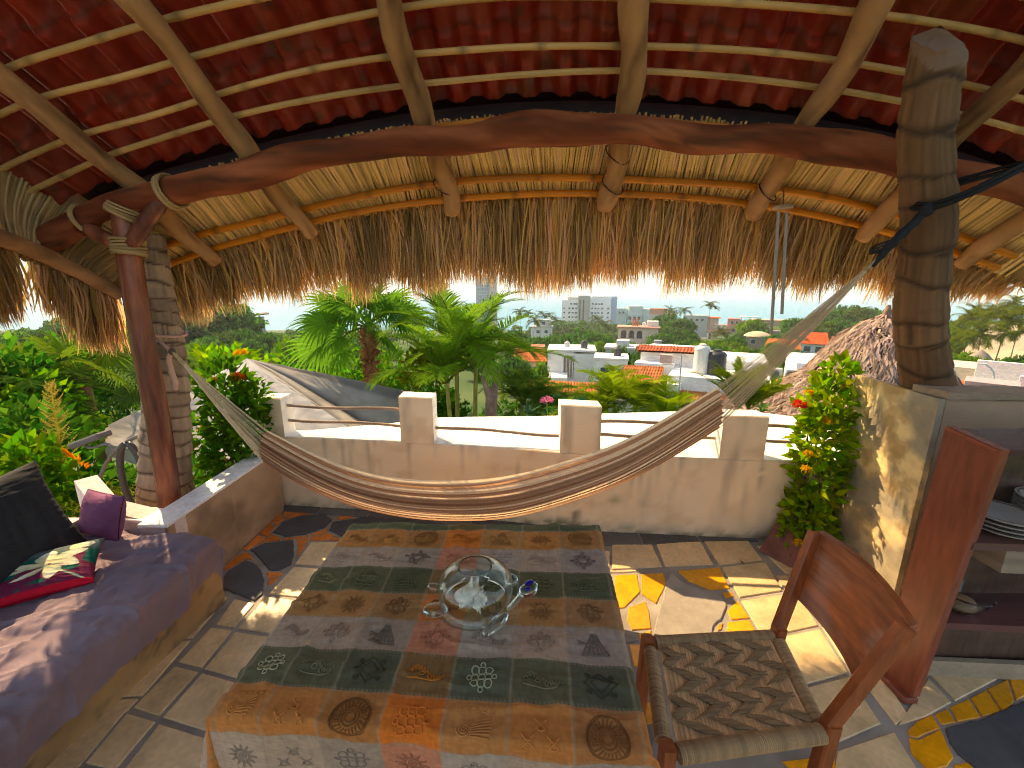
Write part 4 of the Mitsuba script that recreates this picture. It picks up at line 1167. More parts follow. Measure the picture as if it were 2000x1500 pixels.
RAFT = [(-2.62, .045), (-2.06, .050), (-1.37, .050), (-0.43, .052), (0.545, .056), (1.43, .052), (2.12, .05), (2.75, .05)]
for i, (bx, rr) in enumerate(RAFT):
    t = np.linspace(-1.9, 0.455 + rng.uniform(-.02, .02), 60)
    if i == 0: t = np.linspace(-1.9, 0.06, 50)
    w = 0.014 * np.sin(t * 7 + i * 2) + 0.010 * np.sin(t * 15 + i)
    p = roof(bx + w, t, 0.112 + 0.008 * np.sin(t * 6 + i))
    m = tube(p, rr * (1 + 0.08 * np.sin(t * 9 + i) + 0.05 * np.sin(t * 23 + i)), 14, (0, 0, 0), 0.14, i)
    q = np.stack([m[0][:, 0] * 26, m[0] @ np.array([0, .81, -.58]) * 3.0, m[0] @ RN * 26], -1)
    n1 = meshkit.fbm(q, 4, 7 + i); n2 = meshkit.fbm(m[0] * 8, 3, 8)
    c = blend(np.array([[0.36, 0.205, 0.10]]), np.array([[0.10, 0.050, 0.024]]), np.clip((n1 - 0.5) * 4, 0, .9)) * (0.65 + 0.7 * n2)[:, None]
    if i == 0: c = c * 0.35
    part(RK, 'rafter', (m[0], m[1], c), 'matte', True)
    if i in (3, 4, 5):                                    # black wire ties
        for tw in ((0.17, 0.33) if i == 4 else (0.30,)):
            cpt = roof(bx, tw, 0.112); ang = np.linspace(0, 2 * np.pi, 17)
            e1 = np.array([1, 0, 0]); e2 = RN
            ring = cpt + (rr + .008) * (np.cos(ang)[:, None] * e1 + np.sin(ang)[:, None] * e2) + 0.03 * np.cos(ang)[:, None] * RD / 1.2
            part(RK, 'wire', tube(ring, 0.003, 5, (0.03, 0.02, 0.02), caps=False), 'matte', True)

BATT = [-1.62, -1.50, -1.20, -1.09, -0.78, -0.68, -0.455, -0.352, -0.218, -0.125, 0.055, 0.335, 0.430]
for i, tb in enumerate(BATT):
    thick = 0.0195 if tb > 0.2 else 0.0135 if tb < 0.05 else 0.015
    x0 = -2.66 if tb < 0.2 else -2.45
    x = np.linspace(x0, 3.0, 150)
    w = 0.006 * np.sin(x * 3 + i * 1.7) + 0.012 * (meshkit.noise(np.c_[x * 1.3, x * 0 + i, x * 0], 3) - .5)
    p = roof(x, tb + w, 0.186 if tb < .2 else 0.180)
    node = np.exp(-(((x + i * 0.13) % 0.34 - 0.17) / 0.012) ** 2)
    m = tube(p, thick * (1 + 0.16 * node), 9, (0, 0, 0))
    cn = np.r_[np.repeat(node, 9), 0, 0]
    base = (0.50, 0.315, 0.135) if tb < 0.05 else (0.52, 0.20, 0.04)
    c = tint(m[0], base, 0.22, 5, 30 + i, (.6, 2, 2)) * (1 - 0.55 * np.clip(cn, 0, 1))[:, None]
    part(RK, 'batten', (m[0], m[1], c), 'satin', True)

# red tile sheets: waves across, steps along
PIT, ROW, AMP = 0.178, 0.250, 0.032
TEND = -0.012


def tile_z(s, t):
    ph = (s / PIT) % 1.0
    wave = AMP * np.clip(1.5 * np.cos(2 * np.pi * ph), -1, 1)
    k = (TEND - t) / ROW
    fr = k - np.floor(k)                                  # 0 at a row's lower edge
    step = 0.034 * np.where(fr < 0.10, fr / 0.10 * 0.0 + (1 - fr / 0.10) * -1.0 + 0.0, -(1 - (1 - (fr - .1) / .9)) * 0.0)
    lip = -0.030 * np.exp(-(fr / 0.075) ** 2) * (0.7 + 0.5 * np.cos(2 * np.pi * ph))
    slope = 0.030 * fr
    return wave + lip - slope + 0.03


edges = [-3.15, -2.22, -1.52, -0.60, 0.40, 1.36, 2.12, 2.30, 3.2]
edges = [-2.64, -2.16, -1.33, -0.52, 0.46, 1.40, 2.03, 2.92, 3.6]
for i in range(len(edges) - 1):
    e0, e1 = edges[i], edges[i + 1]
    ns = int((e1 - e0) / 0.0125)
    s = np.linspace(e0 - 0.012, e1 + 0.03, ns)
    t = np.arange(TEND - ROW * 8, TEND + 0.001, 0.0125)
    S, Tt = np.meshgrid(s, t, indexing='ij')
    gap = 0.010 * (i % 2) + 0.004 * np.sin(Tt * 3 + i)
    P = roof(S, Tt, 0.232 + tile_z(S, Tt) + gap)
    v, f, _ = sheet(P)
    n1 = meshkit.fbm(v * 7, 4, 60 + i); n2 = meshkit.fbm(v * 40, 3, 61)
    c = np.array([[0.20, 0.020, 0.008]]) * (0.65 + 0.6 * n1)[:, None] * (0.85 + 0.3 * n2)[:, None]
    dust = meshkit.fbm(v * (5, 3, 3), 4, 64)
    c = blend(c, np.array([[0.26, 0.075, 0.045]]), np.clip((dust - 0.50) * 3, 0, .55))
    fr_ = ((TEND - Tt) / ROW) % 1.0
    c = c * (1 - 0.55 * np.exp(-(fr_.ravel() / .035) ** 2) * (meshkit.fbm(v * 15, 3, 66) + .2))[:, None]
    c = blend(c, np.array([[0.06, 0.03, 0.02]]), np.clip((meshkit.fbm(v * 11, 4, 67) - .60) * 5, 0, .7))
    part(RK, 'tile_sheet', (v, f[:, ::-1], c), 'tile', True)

# cane lining under the thatch, then the thatch itself
nr = 640
xs = np.linspace(-2.60, 3.1, nr) + rng.uniform(-.004, .004, nr)
ms = []
for i in range(nr):
    t = np.linspace(0.055 + rng.uniform(-.02, .012), 0.47, 6)
    dx = rng.normal(0, 0.005) + 0.03 * math.sin(i * 0.05)
    p = roof(xs[i] + dx * (t - .2) / .25 + rng.normal(0, .002, 6), t, 0.207 + rng.uniform(-.004, .004))
    col = np.array([0.72, 0.52, 0.25]) * rng.uniform(0.6, 1.15) * (1, rng.uniform(.9, 1.05), rng.uniform(.8, 1.1))
    ms.append(tube(p, 0.0062 * rng.uniform(.75, 1.15), 5, col, caps=False))
part(RK, 'cane_lining', cat(ms), 'matte', True, kind='stuff')
X, Tt = np.meshgrid(np.linspace(-2.62, 3.3, 90), np.linspace(0.07, 0.50, 12), indexing='ij')
low, hi = roof(X, Tt, 0.216), roof(X, Tt, 0.36)
part(RK, 'thatch', (lambda m: (m[0], m[1], tint(m[0], (0.26, 0.17, 0.08), 0.4, 20, 2)))(sheet(low)), 'matte', kind='stuff')
ms = [sheet(hi[::-1])] + [sheet(np.stack([a, b], 1)) for a, b in ((low[:, 0], hi[:, 0]), (low[:, -1], hi[:, -1]), (low[0], hi[0]), (low[-1], hi[-1]))]
q = cat([(a[0], a[1], 0) for a in ms])
part(RK, 'thatch', (q[0], q[1], tint(q[0], (0.018, 0.012, 0.008), 0.4, 20, 2)), 'matte', kind='stuff')
X, Tt = np.meshgrid(np.linspace(-2.62, 3.4, 90), np.linspace(-0.05, 0.62, 10), indexing='ij')
v, f, _ = sheet(roof(X, Tt, 0.40))
part(RK, 'underlay', (v, f, tint(v, (0.010, 0.008, 0.007), 0.2, 9, 2)), 'matte')


def fringe(name, root, bottom, n, seed, spread=0.05, wid=(0.005, 0.011), hangdir=None, parent=RK):
    """root(k) -> n points, bottom heights; blades droop from the slope direction to straight down"""
    r_ = np.random.default_rng(seed)
    P0, zb, out = root, bottom, hangdir
    K = 7
    s = np.linspace(0, 1, K)
    L = np.maximum(P0[:, 2] - zb, 0.08)
    sx = r_.normal(0, spread, n); sy = r_.normal(0.03, 0.03, n)
    # gather blades in tufts
    cell = np.floor(P0[:, 0] * 9 + P0[:, 1] * 3)
    tuft = np.sin(cell * 12.9898) * 43758.5453; tuft -= np.floor(tuft)
    path = np.zeros((n, K, 3))
    curl = r_.normal(0, 0.02, n)
    for i, q in enumerate(s):
        path[:, i] = P0 + out * (0.09 * math.sin(q * 1.4))
        path[:, i, 2] = P0[:, 2] - L * q
        path[:, i, 0] += sx * q + curl * math.sin(q * 3.0) + 0.03 * (tuft - .5) * q
        path[:, i, 1] += sy * q
    w = (r_.uniform(*wid, n) * np.where(r_.uniform(size=n) < .12, 1.9, 1.0))[:, None] * np.interp(s, [0, .5, .8, 1], [1, .9, .6, .12])[None]
    side = np.c_[np.cos(r_.uniform(-.8, .8, n)), np.sin(r_.uniform(-1.2, 1.2, n)), np.zeros(n)]
    base = np.array([[0.80, 0.57, 0.29]]) * r_.uniform(0.4, 1.2, (n, 1)) * np.c_[np.ones(n), r_.uniform(.85, 1.08, n), r_.uniform(.7, 1.2, n)]
    base *= (0.75 + 0.5 * tuft)[:, None]
    return part(parent, name, strips(path, w, side, base), 'straw', True, kind='stuff')


n = 12000
fx_ = rng.uniform(-2.62, 3.3, n)
tt = rng.uniform(0.445, 0.525, n)
P0 = roof(fx_ - 0.128 * tt, tt, rng.uniform(0.19, 0.33, n))
zb = np.interp(fx_, [-2.7, -2.27, -1.89, -1.52, -0.99, -0.56, 0, 0.82, 1.65, 2.12, 2.49, 3.16], [1.54, 1.60, 1.67, 1.745, 1.775, 1.785, 1.808, 1.825, 1.81, 1.765, 1.73, 1.68])
tuftz = 0.27 * (meshkit.fbm(np.c_[fx_ * 9, fx_ * 0, fx_ * 0], 4, 17) - 0.5)
zb = zb + tuftz + np.abs(rng.normal(0, 0.11, n)) - 0.04 + 0.45 * (rng.uniform(size=n) < 0.12) * rng.uniform(0, .8, n) * (P0[:, 2] - zb)
P0 = P0[:n]
fringe('thatch_fringe', P0, zb, n, 4, hangdir=np.array([0.05, 0.9, 0.0]))

# thatch over the open left side, on its own pole
PL = spline([(-2.16, 1.45, 2.03), (-2.313, 1.95, 1.987), (-2.457, 2.3, 1.912), (-2.443, 2.62, 1.735)], 40)
m = tube(PL, 0.040, 14, (0.28, 0.16, 0.085), 0.12, 9, True, 0.35, 6, (3, .6, 3))
part(RK, 'side_pole', m, 'matte', True)
ms = []
top = roof(np.full(170, -2.57), np.linspace(-0.95, 0.46, 170), 0.24)
low = np.stack([np.interp(np.linspace(0, 1, 170), np.linspace(0, 1, 40), PL[:, q]) for q in range(3)], 1) + (-0.045, 0, -0.02)
for i in range(170):
    if 84 < i < 88 or 118 < i < 121: continue
    t = np.linspace(-0.06, 1.06, 6)[:, None]
    p = top[i] * (1 - t) + low[i] * t + rng.normal(0, .006, 3)
    p[:, 0] -= 0.05 * np.sin(np.clip(t[:, 0], 0, 1) * np.pi)
    ms.append(tube(p, 0.0075 * rng.uniform(.7, 1.2), 5, np.array([0.52, 0.37, 0.19]) * rng.uniform(.55, 1.1), caps=False))
lo2 = low + (low - top) * 0.10; hi2 = top + (top - low) * 0.12 + (0.03, 0, 0.05)
P = np.stack([hi2 * (1 - q) + lo2 * q + np.array([-0.05 * math.sin(math.pi * q) - 0.015, 0, 0.03]) for q in np.linspace(0, 1, 8)], 1)
v, f, _ = sheet(P)
part(RK, 'side_thatch', (v, f, tint(v, (0.34, 0.23, 0.115), 0.5, 25, 3)), 'matte', True, kind='stuff')
part(RK, 'side_cane', cat(ms), 'matte', True, kind='stuff')
n = 3600
a = rng.uniform(0, 1, n)
clump = np.interp(a, [0, .47, .50, .67, .70, .76, .78, .80, .82, 1], [1, 1, .03, .02, .9, .9, .1, .1, 1, 1])
keep = rng.uniform(size=n) < clump
a = a[keep]; n = len(a)
P0 = np.stack([np.interp(a, np.linspace(0, 1, 40), PL[:, q]) for q in range(3)], 1) + np.c_[rng.uniform(-.09, -.03, n), rng.normal(0, .02, n), rng.uniform(-.03, .05, n)]
zb = np.interp(a, [0, .2, .4, .52, .62, .75, .85, 1.0], [1.54, 1.55, 1.56, 1.62, 1.66, 1.58, 1.40, 1.32]) + np.abs(rng.normal(0, .09, n))
fringe('side_fringe', P0, zb, n, 5, 0.02, hangdir=np.array([-0.6, 0.0, 0.0]))

# ------------------------------------------------------------------ posts
def lashing(parent, center, axis, r, h, turns, col=(0.36, 0.25, 0.125)):
    axis = np.asarray(axis, float) / np.linalg.norm(axis)
    e1 = np.cross(axis, (0, 1, 0.2)); e1 /= np.linalg.norm(e1); e2 = np.cross(axis, e1)
    ms = []
    for i in range(turns):
        o = np.asarray(center) + axis * h * ((i + .5) / turns - 0.5)
        a = np.linspace(0, 2 * np.pi, 21)
        k = 1 + 0.05 * math.sin(i * 2.4)
        p = o + r * k * (np.cos(a)[:, None] * e1 + np.sin(a)[:, None] * e2) + axis * (0.006 * np.sin(a + i))[:, None]
        ms.append(tube(p, h / turns * 0.62, 6, np.asarray(col) * (0.8 + 0.4 * ((i * 37) % 10) / 10), caps=False))
    return part(parent, 'lashing', cat(ms), 'matte', True)


def redwood(m, seed):
    q = np.stack([m[0][:, 0] * 16, m[0][:, 1] * 16, m[0][:, 2] * 1.6], -1)
    n1 = meshkit.fbm(q, 4, seed); n2 = meshkit.fbm(m[0] * (40, 40, 4), 3, seed + 1)
    return blend(np.array([[0.085, 0.026, 0.016]]), np.array([[0.26, 0.095, 0.055]]), np.clip((n1 - 0.42) * 4, 0, 1)) * (0.7 + 0.6 * n2)[:, None]


k = thing('timber_post', 'dark red round post with forked braces behind the daybed', 'post')
pb, pt = np.array((-2.175, 2.36, 0.30)), np.array((-2.075, 2.345, 2.19))
z = np.linspace(0, 1, 50)[:, None]
p = pb + (pt - pb) * z + np.c_[0.012 * np.sin(z * 6), 0 * z, 0 * z]
m = tube(p, np.linspace(0.060, 0.056, 50), 24, (0, 0, 0), 0.06, 2)
part(k, 'shaft', (m[0], m[1], redwood(m, 3)), 'upright', True)
for i, (a, b) in enumerate((((-2.045, 2.31, 2.00), (-1.84, 2.315, 2.225)), ((-2.13, 2.33, 2.00), (-2.37, 2.355, 2.115)))):
    m = tube(line(a, b, 14), 0.038, 14, (0, 0, 0), 0.06, 4)
    part(k, 'brace', (m[0], m[1], redwood(m, 7 + i)), 'upright', True)
lashing(k, (-2.083, 2.335, 1.985), (0.05, 0, 1), 0.070, 0.085, 7)
lashing(k, (-2.07, 2.335, 2.165), (0.55, 0.1, 1), 0.074, 0.06, 6)
lashing(k, (-1.80, 2.325, 2.262), (1, -.05, 0.28), 0.080, 0.05, 4)
lashing(k, (-2.31, 2.36, 2.13), (1, -.05, 0.35), 0.075, 0.03, 3)
k = thing('corner_post', 'red timber post and brace at the right picture edge', 'post')
m = tube(line((3.22, 2.35, 0.0), (3.2, 2.3, 2.0), 30), 0.07, 18, (0, 0, 0), 0.06, 5)
part(k, 'shaft', (m[0], m[1], redwood(m, 13)), 'satin', True)
m = tube(line((3.2, 2.32, 1.66), (2.82, 2.25, 2.06), 12), 0.045, 14, (0, 0, 0), 0.06, 6)
part(k, 'brace', (m[0], m[1], redwood(m, 14)), 'satin', True)

# ------------------------------------------------------------------ palm trunks used as posts
def trunk(path, r0, r1, rings, seed, jag=False, base=(0.20, 0.135, 0.085), parent=None, flare=0.0):
    n = 260
    path = spline(path, n)
    s = np.linspace(0, 1, n)
    rr = r0 + (r1 - r0) * s + flare * np.exp(-s * 9)
    ph = s * rings + 0.15 * np.sin(s * 23) + 0.12 * np.sin(s * 51 + seed)
    fr = ph - np.floor(ph)
    rr = rr * (1 + 0.055 * (0.5 - fr) + 0.02 * np.sin(s * 40 + seed))
    sides = 64
    v, f, _ = tube(path, rr, sides, (0, 0, 0), 0.05, seed)
    A = np.tile(np.arange(sides) / sides * 2 * np.pi, n)
    Sx = np.repeat(s, sides); nn = n * sides
    tilt = 0.20 * np.sin(A + seed) + 0.10 * np.sin(2 * A + seed * 2 + np.floor(np.repeat(ph, sides)) * 1.9)
    fr2 = np.repeat(ph, sides) + tilt; rnd = np.floor(fr2); fr2 = fr2 - rnd
    ctr = np.repeat(path, sides, 0)
    dv = v[:nn] - ctr
    crack = meshkit.noise(np.stack([A * 9, rnd * 5.1, A * 0], -1), seed + 3)
    v[:nn] = ctr + dv * (1 + 0.035 * (0.5 - fr2) - 0.10 * np.exp(-(fr2 / 0.07) ** 2) - 0.02 * np.clip((crack - .78) * 8, 0, 1))[:, None]
    n1 = meshkit.fbm(np.stack([np.cos(A) * 6, np.sin(A) * 6, Sx * 6], -1), 4, seed + 1)
    n2 = meshkit.fbm(np.stack([np.cos(A) * 26, np.sin(A) * 26, Sx * 10 * rings / 14], -1), 3, seed + 2)
    c = np.asarray(base)[None] * (0.6 + 0.8 * n1)[:, None] * (0.65 + 0.7 * n2)[:, None]
    hs = np.sin(rnd * 12.99 + seed) * 437.5; hs -= np.floor(hs)
    c = c * (0.8 + 0.4 * hs)[:, None]
    dark = np.exp(-(fr2 / 0.13) ** 2) + 0.6 * np.exp(-((1 - fr2) / 0.04) ** 2) + 0.7 * np.clip((crack - .78) * 8, 0, 1) * (fr2 > .2)
    c = blend(c, np.array([[0.045, 0.028, 0.02]]), np.clip(dark, 0, 0.9))
    c = np.vstack([c, c[:1], c[-1:]])
    if jag:
        topm = Sx > 0.955
        j = meshkit.noise(np.stack([np.cos(A) * 2.5, np.sin(A) * 2.5, A * 0], -1), 9)
        lim = 0.955 + 0.05 * j * (0.6 + 0.4 * np.cos(A - 1.0))
        over = np.clip(Sx - lim, 0, 1)
        v[:nn] -= (ctr + dv - ctr) * (over * 9)[:, None] * 0.5
        v[:nn, 2] -= over * 2.2
        c[:nn] = np.where((Sx > lim - .012)[:, None], np.array([0.20, 0.14, 0.10]), c[:nn])
    return v, f, c


k = thing('palm_trunk', 'thick ringed palm trunk rising behind the right stone wall', 'palm trunk')
TRK = [(2.42, 2.40, 0.0), (2.305, 2.20, 1.2), (2.04, 2.08, 1.666), (1.851, 1.95, 2.115), (1.70, 1.87, 2.40), (1.62, 1.80, 2.66), (1.60, 1.785, 2.72)]
part(k, 'trunk', trunk(TRK, 0.128, 0.084, 17, 3, True, (0.15, 0.088, 0.048)), 'matte', True)
k = thing('palm_trunk', 'slimmer grey palm trunk standing behind the red timber post', 'palm trunk')
part(k, 'trunk', trunk([(-2.52, 2.67, -0.4), (-2.46, 2.66, 0.32), (-2.36, 2.65, 0.80), (-2.27, 2.65, 1.33), (-2.255, 2.65, 1.8), (-2.24, 2.65, 2.1)], 0.180, 0.090, 26, 8, False, (0.30, 0.225, 0.16), flare=0.05), 'matte', True)

# ropes
k = thing('black_rope', 'black rope tied round the right palm trunk holding the hammock', 'rope')
kn = np.array((1.735, 1.83, 2.085))
a = np.linspace(0, 1, 24)
arc_ = spline([kn, (1.80, 1.745, 2.12), (1.93, 1.735, 2.19), (2.06, 1.80, 2.24), (2.10, 1.93, 2.25), (1.95, 2.06, 2.2), (1.79, 1.98, 2.13), kn], 60)
part(k, 'loop', tube(arc_, 0.010, 8, (0.016, 0.016, 0.016), 0.3, 2), 'matte', True)
part(k, 'loop', tube(arc_ + (0.004, -0.004, 0.02), 0.008, 8, (0.016, 0.016, 0.016), 0.3, 3), 'matte', True)
part(k, 'knot', blob(kn, (0.026, 0.024, 0.028), n=2)[:2] + ((0.02, 0.022, 0.026),), 'matte', True)
drop = spline([kn, (1.70, 1.86, 2.02), (1.665, 1.89, 1.955), (1.645, 1.91, 1.90), (1.63, 1.92, 1.86)], 30)
part(k, 'tail', tube(drop, np.interp(np.linspace(0, 1, 30), [0, .6, 1], [0.016, 0.019, 0.006]), 8, (0.02, 0.024, 0.026), 0.5, 4), 'matte', True)
for dz in (0, .012, .024):
    part(k, 'hitch', tube(spline([(1.70, 1.90, 1.955 + dz), (1.655, 1.885, 1.945 + dz), (1.625, 1.93, 1.925 + dz), (1.70, 2.0, 1.93), (1.795, 2.05, 1.95)], 20), 0.005, 6, (0.03, 0.025, 0.025)), 'matte', True)
k = thing('pink_rope', 'faded pink rope tied round the left palm trunk', 'rope')
ang = np.linspace(0, 2 * np.pi, 40)
part(k, 'loop', tube(np.c_[-2.262 + 0.126 * np.cos(ang), 2.65 + 0.126 * np.sin(ang), 1.50 - 0.03 * np.cos(ang)], 0.009, 7, (0.50, 0.33, 0.26), 0.3, 2), 'matte', True)
part(k, 'line', tube(spline([(-2.19, 2.475, 1.50), (-2.11, 2.44, 1.47), (-2.05, 2.42, 1.43), (-2.0, 2.40, 1.40)], 16), 0.009, 7, (0.50, 0.33, 0.26), 0.3, 3), 'matte', True)
part(k, 'knot', blob((-2.01, 2.405, 1.405), (0.018, 0.018, 0.022), n=2)[:2] + ((0.10, 0.07, 0.06),), 'matte', True)
part(k, 'tail', tube(spline([(-2.02, 2.41, 1.40), (-2.05, 2.42, 1.33), (-2.04, 2.42, 1.25), (-2.055, 2.43, 1.17)], 16), 0.014, 7, (0.52, 0.34, 0.25), 0.5, 5), 'matte', True)

k = thing('wind_chime', 'wind chime of two long rods under a round wooden cap', 'wind chime')
part(k, 'cap', lathe([(0, 0), (0.052, 0), (0.055, .006), (0.052, .012), (0, .014)], 28, (1.545, 2.5, 2.215), (0.30, 0.25, 0.19)), 'wood', 40)
for dx, dy, zb_ in ((-0.022, 0, 1.50), (0.032, 0.01, 1.62)):
    part(k, 'rod', tube(line((1.545 + dx, 2.5 + dy, 2.20), (1.60 + dx, 2.5 + dy, zb_), 8), 0.009, 10, (0.34, 0.30, 0.26)), 'satin', True)
part(k, 'cord', tube(line((1.545, 2.5, 2.225), (1.535, 2.5, 2.33), 4), 0.003, 5, (0.1, 0.08, 0.06)), 'matte', True)
# ------------------------------------------------------------------ land, sea, far things
def ground(x, y):
    x, y = np.asarray(x, float), np.asarray(y, float)
    z = np.interp(y, [-60, 3, 5, 8, 12, 20, 40, 60, 100, 150, 200, 300, 400, 480, 540, 900], [-1.6, -1.6, -2.2, -3.6, -5.2, -8.0, -11, -13.5, -19, -23, -26, -32, -37, -42, -48, -60])
    def hill(cx, cy, rx, ry, h):
        return h * np.exp(-((x - cx) / rx) ** 2 - ((y - cy) / ry) ** 2)
    z = z + hill(-95, 125, 45, 35, 6) + hill(-190, 130, 70, 50, 10) + hill(165, 195, 90, 50, 8) + hill(62, 150, 22, 18, 7) + hill(72, 105, 30, 22, 5) + hill(330, 260, 120, 90, 14) + hill(85, 60, 28, 26, 5) + hill(120, 180, 30, 25, 6)
    z = z + np.where(y > 25, 1.5 * (meshkit.fbm(np.stack([x / 25, y / 25, x * 0], -1), 3, 5) - .5), 0)
    z = z + hill(-8, 5, 5.5, 4, 1.4) * 1.0
    return z


ys = np.r_[np.linspace(-40, 3.4, 8), np.geomspace(3.6, 900, 110)]
xr = np.linspace(-1, 1, 251)
X = xr[None] * (80 + 3.2 * np.maximum(ys, 0))[:, None]
Y = np.repeat(ys[:, None], 251, 1)
v, f, _ = sheet(np.stack([X, Y, ground(X, Y)], -1))
n1 = meshkit.fbm(np.c_[v[:, :2] / 14, v[:, 2] * 0], 4, 7)
c = blend(np.array([[0.035, 0.072, 0.018]]), np.array([[0.065, 0.095, 0.03]]), np.clip((n1 - 0.5) * 4, 0, 1))
thing('terrain', None, kind='structure')
put('terrain', (v, f[:, ::-1], c), 'matte', True)


def b_sea(p, n, uv):
    return mikit.fbm(p.x * 0.05, p.y * 0.16, 0.0, 4)


scene['seawater'] = two(bump({'type': 'principled', 'base_color': {'type': 'rgb', 'value': [0.07, 0.27, 0.40]}, 'roughness': 0.3, 'specular': 0.15}, b_sea, 1.2, 0.5))
thing('sea', None, kind='structure')
scene['sea'] = mikit.ply(trimesh.Trimesh([(-9000, 500, -45), (12000, 500, -45), (12000, 11000, -45), (-9000, 11000, -45)], [[0, 1, 2], [0, 2, 3]], process=False), 'seawater')
thing('mountain', None, kind='structure')
mx = np.linspace(2700, 6500, 60); my = np.linspace(0, 1, 14)
hh = np.interp(mx, [2700, 3250, 3500, 3650, 3900, 4300, 5200, 6500], [-60, -46, -15, 40, 130, 230, 330, 420]) * (1 + .12 * (meshkit.fbm(np.c_[mx / 160, mx * 0, mx * 0], 3, 3) - .5))
P = np.stack([np.repeat(mx[:, None], 14, 1), 2700 + 900 * my[None] + 0 * mx[:, None], -60 + (hh[:, None] + 60) * np.sin(np.pi * np.clip(my, 0, 1))[None] ** .8], -1)
P[..., 2] += 25 * (meshkit.fbm(P / 140, 4, 9) - .5) * np.sin(np.pi * my)[None]
v, f, _ = sheet(P)
put('mountain', (v, f, tint(v, (0.05, 0.075, 0.04), 0.3, 0.01, 4)), 'matte', True)
for nm, (cx, cy, cz), (sx, sy, sz), lb in (('islet', (3420, 9000, -22), (165, 60, 62), 'low grey islet on the horizon right of the white hotel'),):
    s = trimesh.creation.icosphere(3); v = np.array(s.vertices)
    v = v * (1 + .3 * (meshkit.fbm(v * 2.5, 3, 4)[:, None] - .5)) * (sx, sy, sz) + (cx, cy, cz)
    v[:, 2] = np.maximum(v[:, 2], -50)
    k = thing(nm, None, kind='structure'); put(k, (v, s.faces, tint(v, (.10, .10, .09), .3, .05, 2)), 'matte', True)
k = thing('boat', 'tiny far boat on the pale sea left of the white hotel', 'boat')
bc = np.array((330.0, 1500.0, -45.0))
part(k, 'hull', hexa([bc + q for q in ((-22, -4, 0), (20, -4, 0), (20, 4, 0), (-22, 4, 0), (-26, -5, 6), (26, -5, 6), (26, 5, 6), (-26, 5, 6))], (0.15, .16, .17)), 'matte')
part(k, 'cabin', cbox(bc[0] - 10, bc[0] + 6, bc[1] - 3, bc[1] + 3, bc[2] + 6.02, bc[2] + 14, (.35, .35, .34)), 'matte')

# ------------------------------------------------------------------ houses
WHITE, CREAM, PINK, BLUE, TILE = (0.74, 0.73, 0.70), (0.66, 0.58, 0.46), (0.55, 0.30, 0.24), (0.52, 0.60, 0.66), (0.50, 0.155, 0.06)


class House:
    """a building that faces the terrace: local x to the right, local y away, z up"""

    def __init__(s, name, label, x, y, cat_='house', turn=0.0):
        s.k = thing(name, label, cat_)
        s.x, s.y = x, y
        s.a = -math.atan2(x, y) + turn

    def P(s, v):
        v = np.asarray(v, float)
        c, q = math.cos(s.a), math.sin(s.a)
        return v @ np.array([[c, -q, 0], [q, c, 0], [0, 0, 1]]).T + (s.x, s.y, 0)

    def box(s, name, x0, x1, y0, y1, z0, z1, col, mat='plaster', amp=0.06):
        m = cbox(x0, x1, y0, y1, z0, z1, col, 0.02)
        return part(s.k, name, (s.P(m[0]), m[1], np.asarray(col, float)), mat)

    def mesh(s, name, m, mat='matte', smooth=False):
        return part(s.k, name, (s.P(m[0]), m[1], m[2]), mat, smooth)

    def win(s, x, z, w, h, y=0.0, col=(0.7, .7, .68), e=0.10):
        fr = [cbox(x - w / 2 - e, x - w / 2, y - e, y - .01, z - h / 2 - e, z + h / 2 + e, col, .01), cbox(x + w / 2, x + w / 2 + e, y - e, y - .01, z - h / 2 - e, z + h / 2 + e, col, .01),
              cbox(x - w / 2, x + w / 2, y - e, y - .01, z + h / 2, z + h / 2 + e, col, .01), cbox(x - w / 2, x + w / 2, y - e * 1.5, y - .01, z - h / 2 - e, z - h / 2, col, .01)]
        m = cat(fr)
        wk = s.mesh('window', m)
        p = cbox(x - w / 2, x + w / 2, y - .05, y - .012, z - h / 2, z + h / 2, (.05, .07, .09), .004)
        part(wk, 'pane', (s.P(p[0]), p[1], p[2]), 'gloss')

    def tiles(s, name, quad, col=TILE, pitch=0.22, row=0.42, lift=0.03, limit=0.05):
        """tiled slope over a quad a-b (eave, left to right) c-d (ridge, right to left)"""
        a, b, c_, d = (np.asarray(q, float) for q in quad)
        L, H = np.linalg.norm(b - a), np.linalg.norm(d - a)
        nu, nv_ = min(400, int(L / pitch * 6)), min(120, int(H / row * 5))
        u, w = np.linspace(0, 1, nu), np.linspace(0, 1, nv_)
        U_, W_2 = np.meshgrid(u, w, indexing='ij')
        P = (a * (1 - U_)[..., None] + b * U_[..., None]) * (1 - W_2)[..., None] + (d * (1 - U_)[..., None] + c_ * U_[..., None]) * W_2[..., None]
        nrm = np.cross(b - a, d - a); nrm /= np.linalg.norm(nrm)
        if nrm[2] < 0: nrm = -nrm
        fr = (W_2 * H / row) % 1.0
        P = P + nrm * (0.06 * np.abs(np.cos(np.pi * U_ * L / pitch)) + 0.05 * (1 - fr))[..., None]
        v, f, _ = sheet(P)
        cell = meshkit.noise(np.stack([np.floor(U_ * L / pitch), np.floor(W_2 * H / row), U_ * 0], -1).reshape(-1, 3) * 7.31, 3)
        cc = np.asarray(col)[None] * (0.62 + 0.65 * cell)[:, None]
        m = cat([(v, f, cc), (np.array([a, b, c_, d]) - nrm * .06, quads([[0, 3, 2, 1]]), np.asarray(col) * .4)])
        return s.mesh(name, m, 'matte', False)


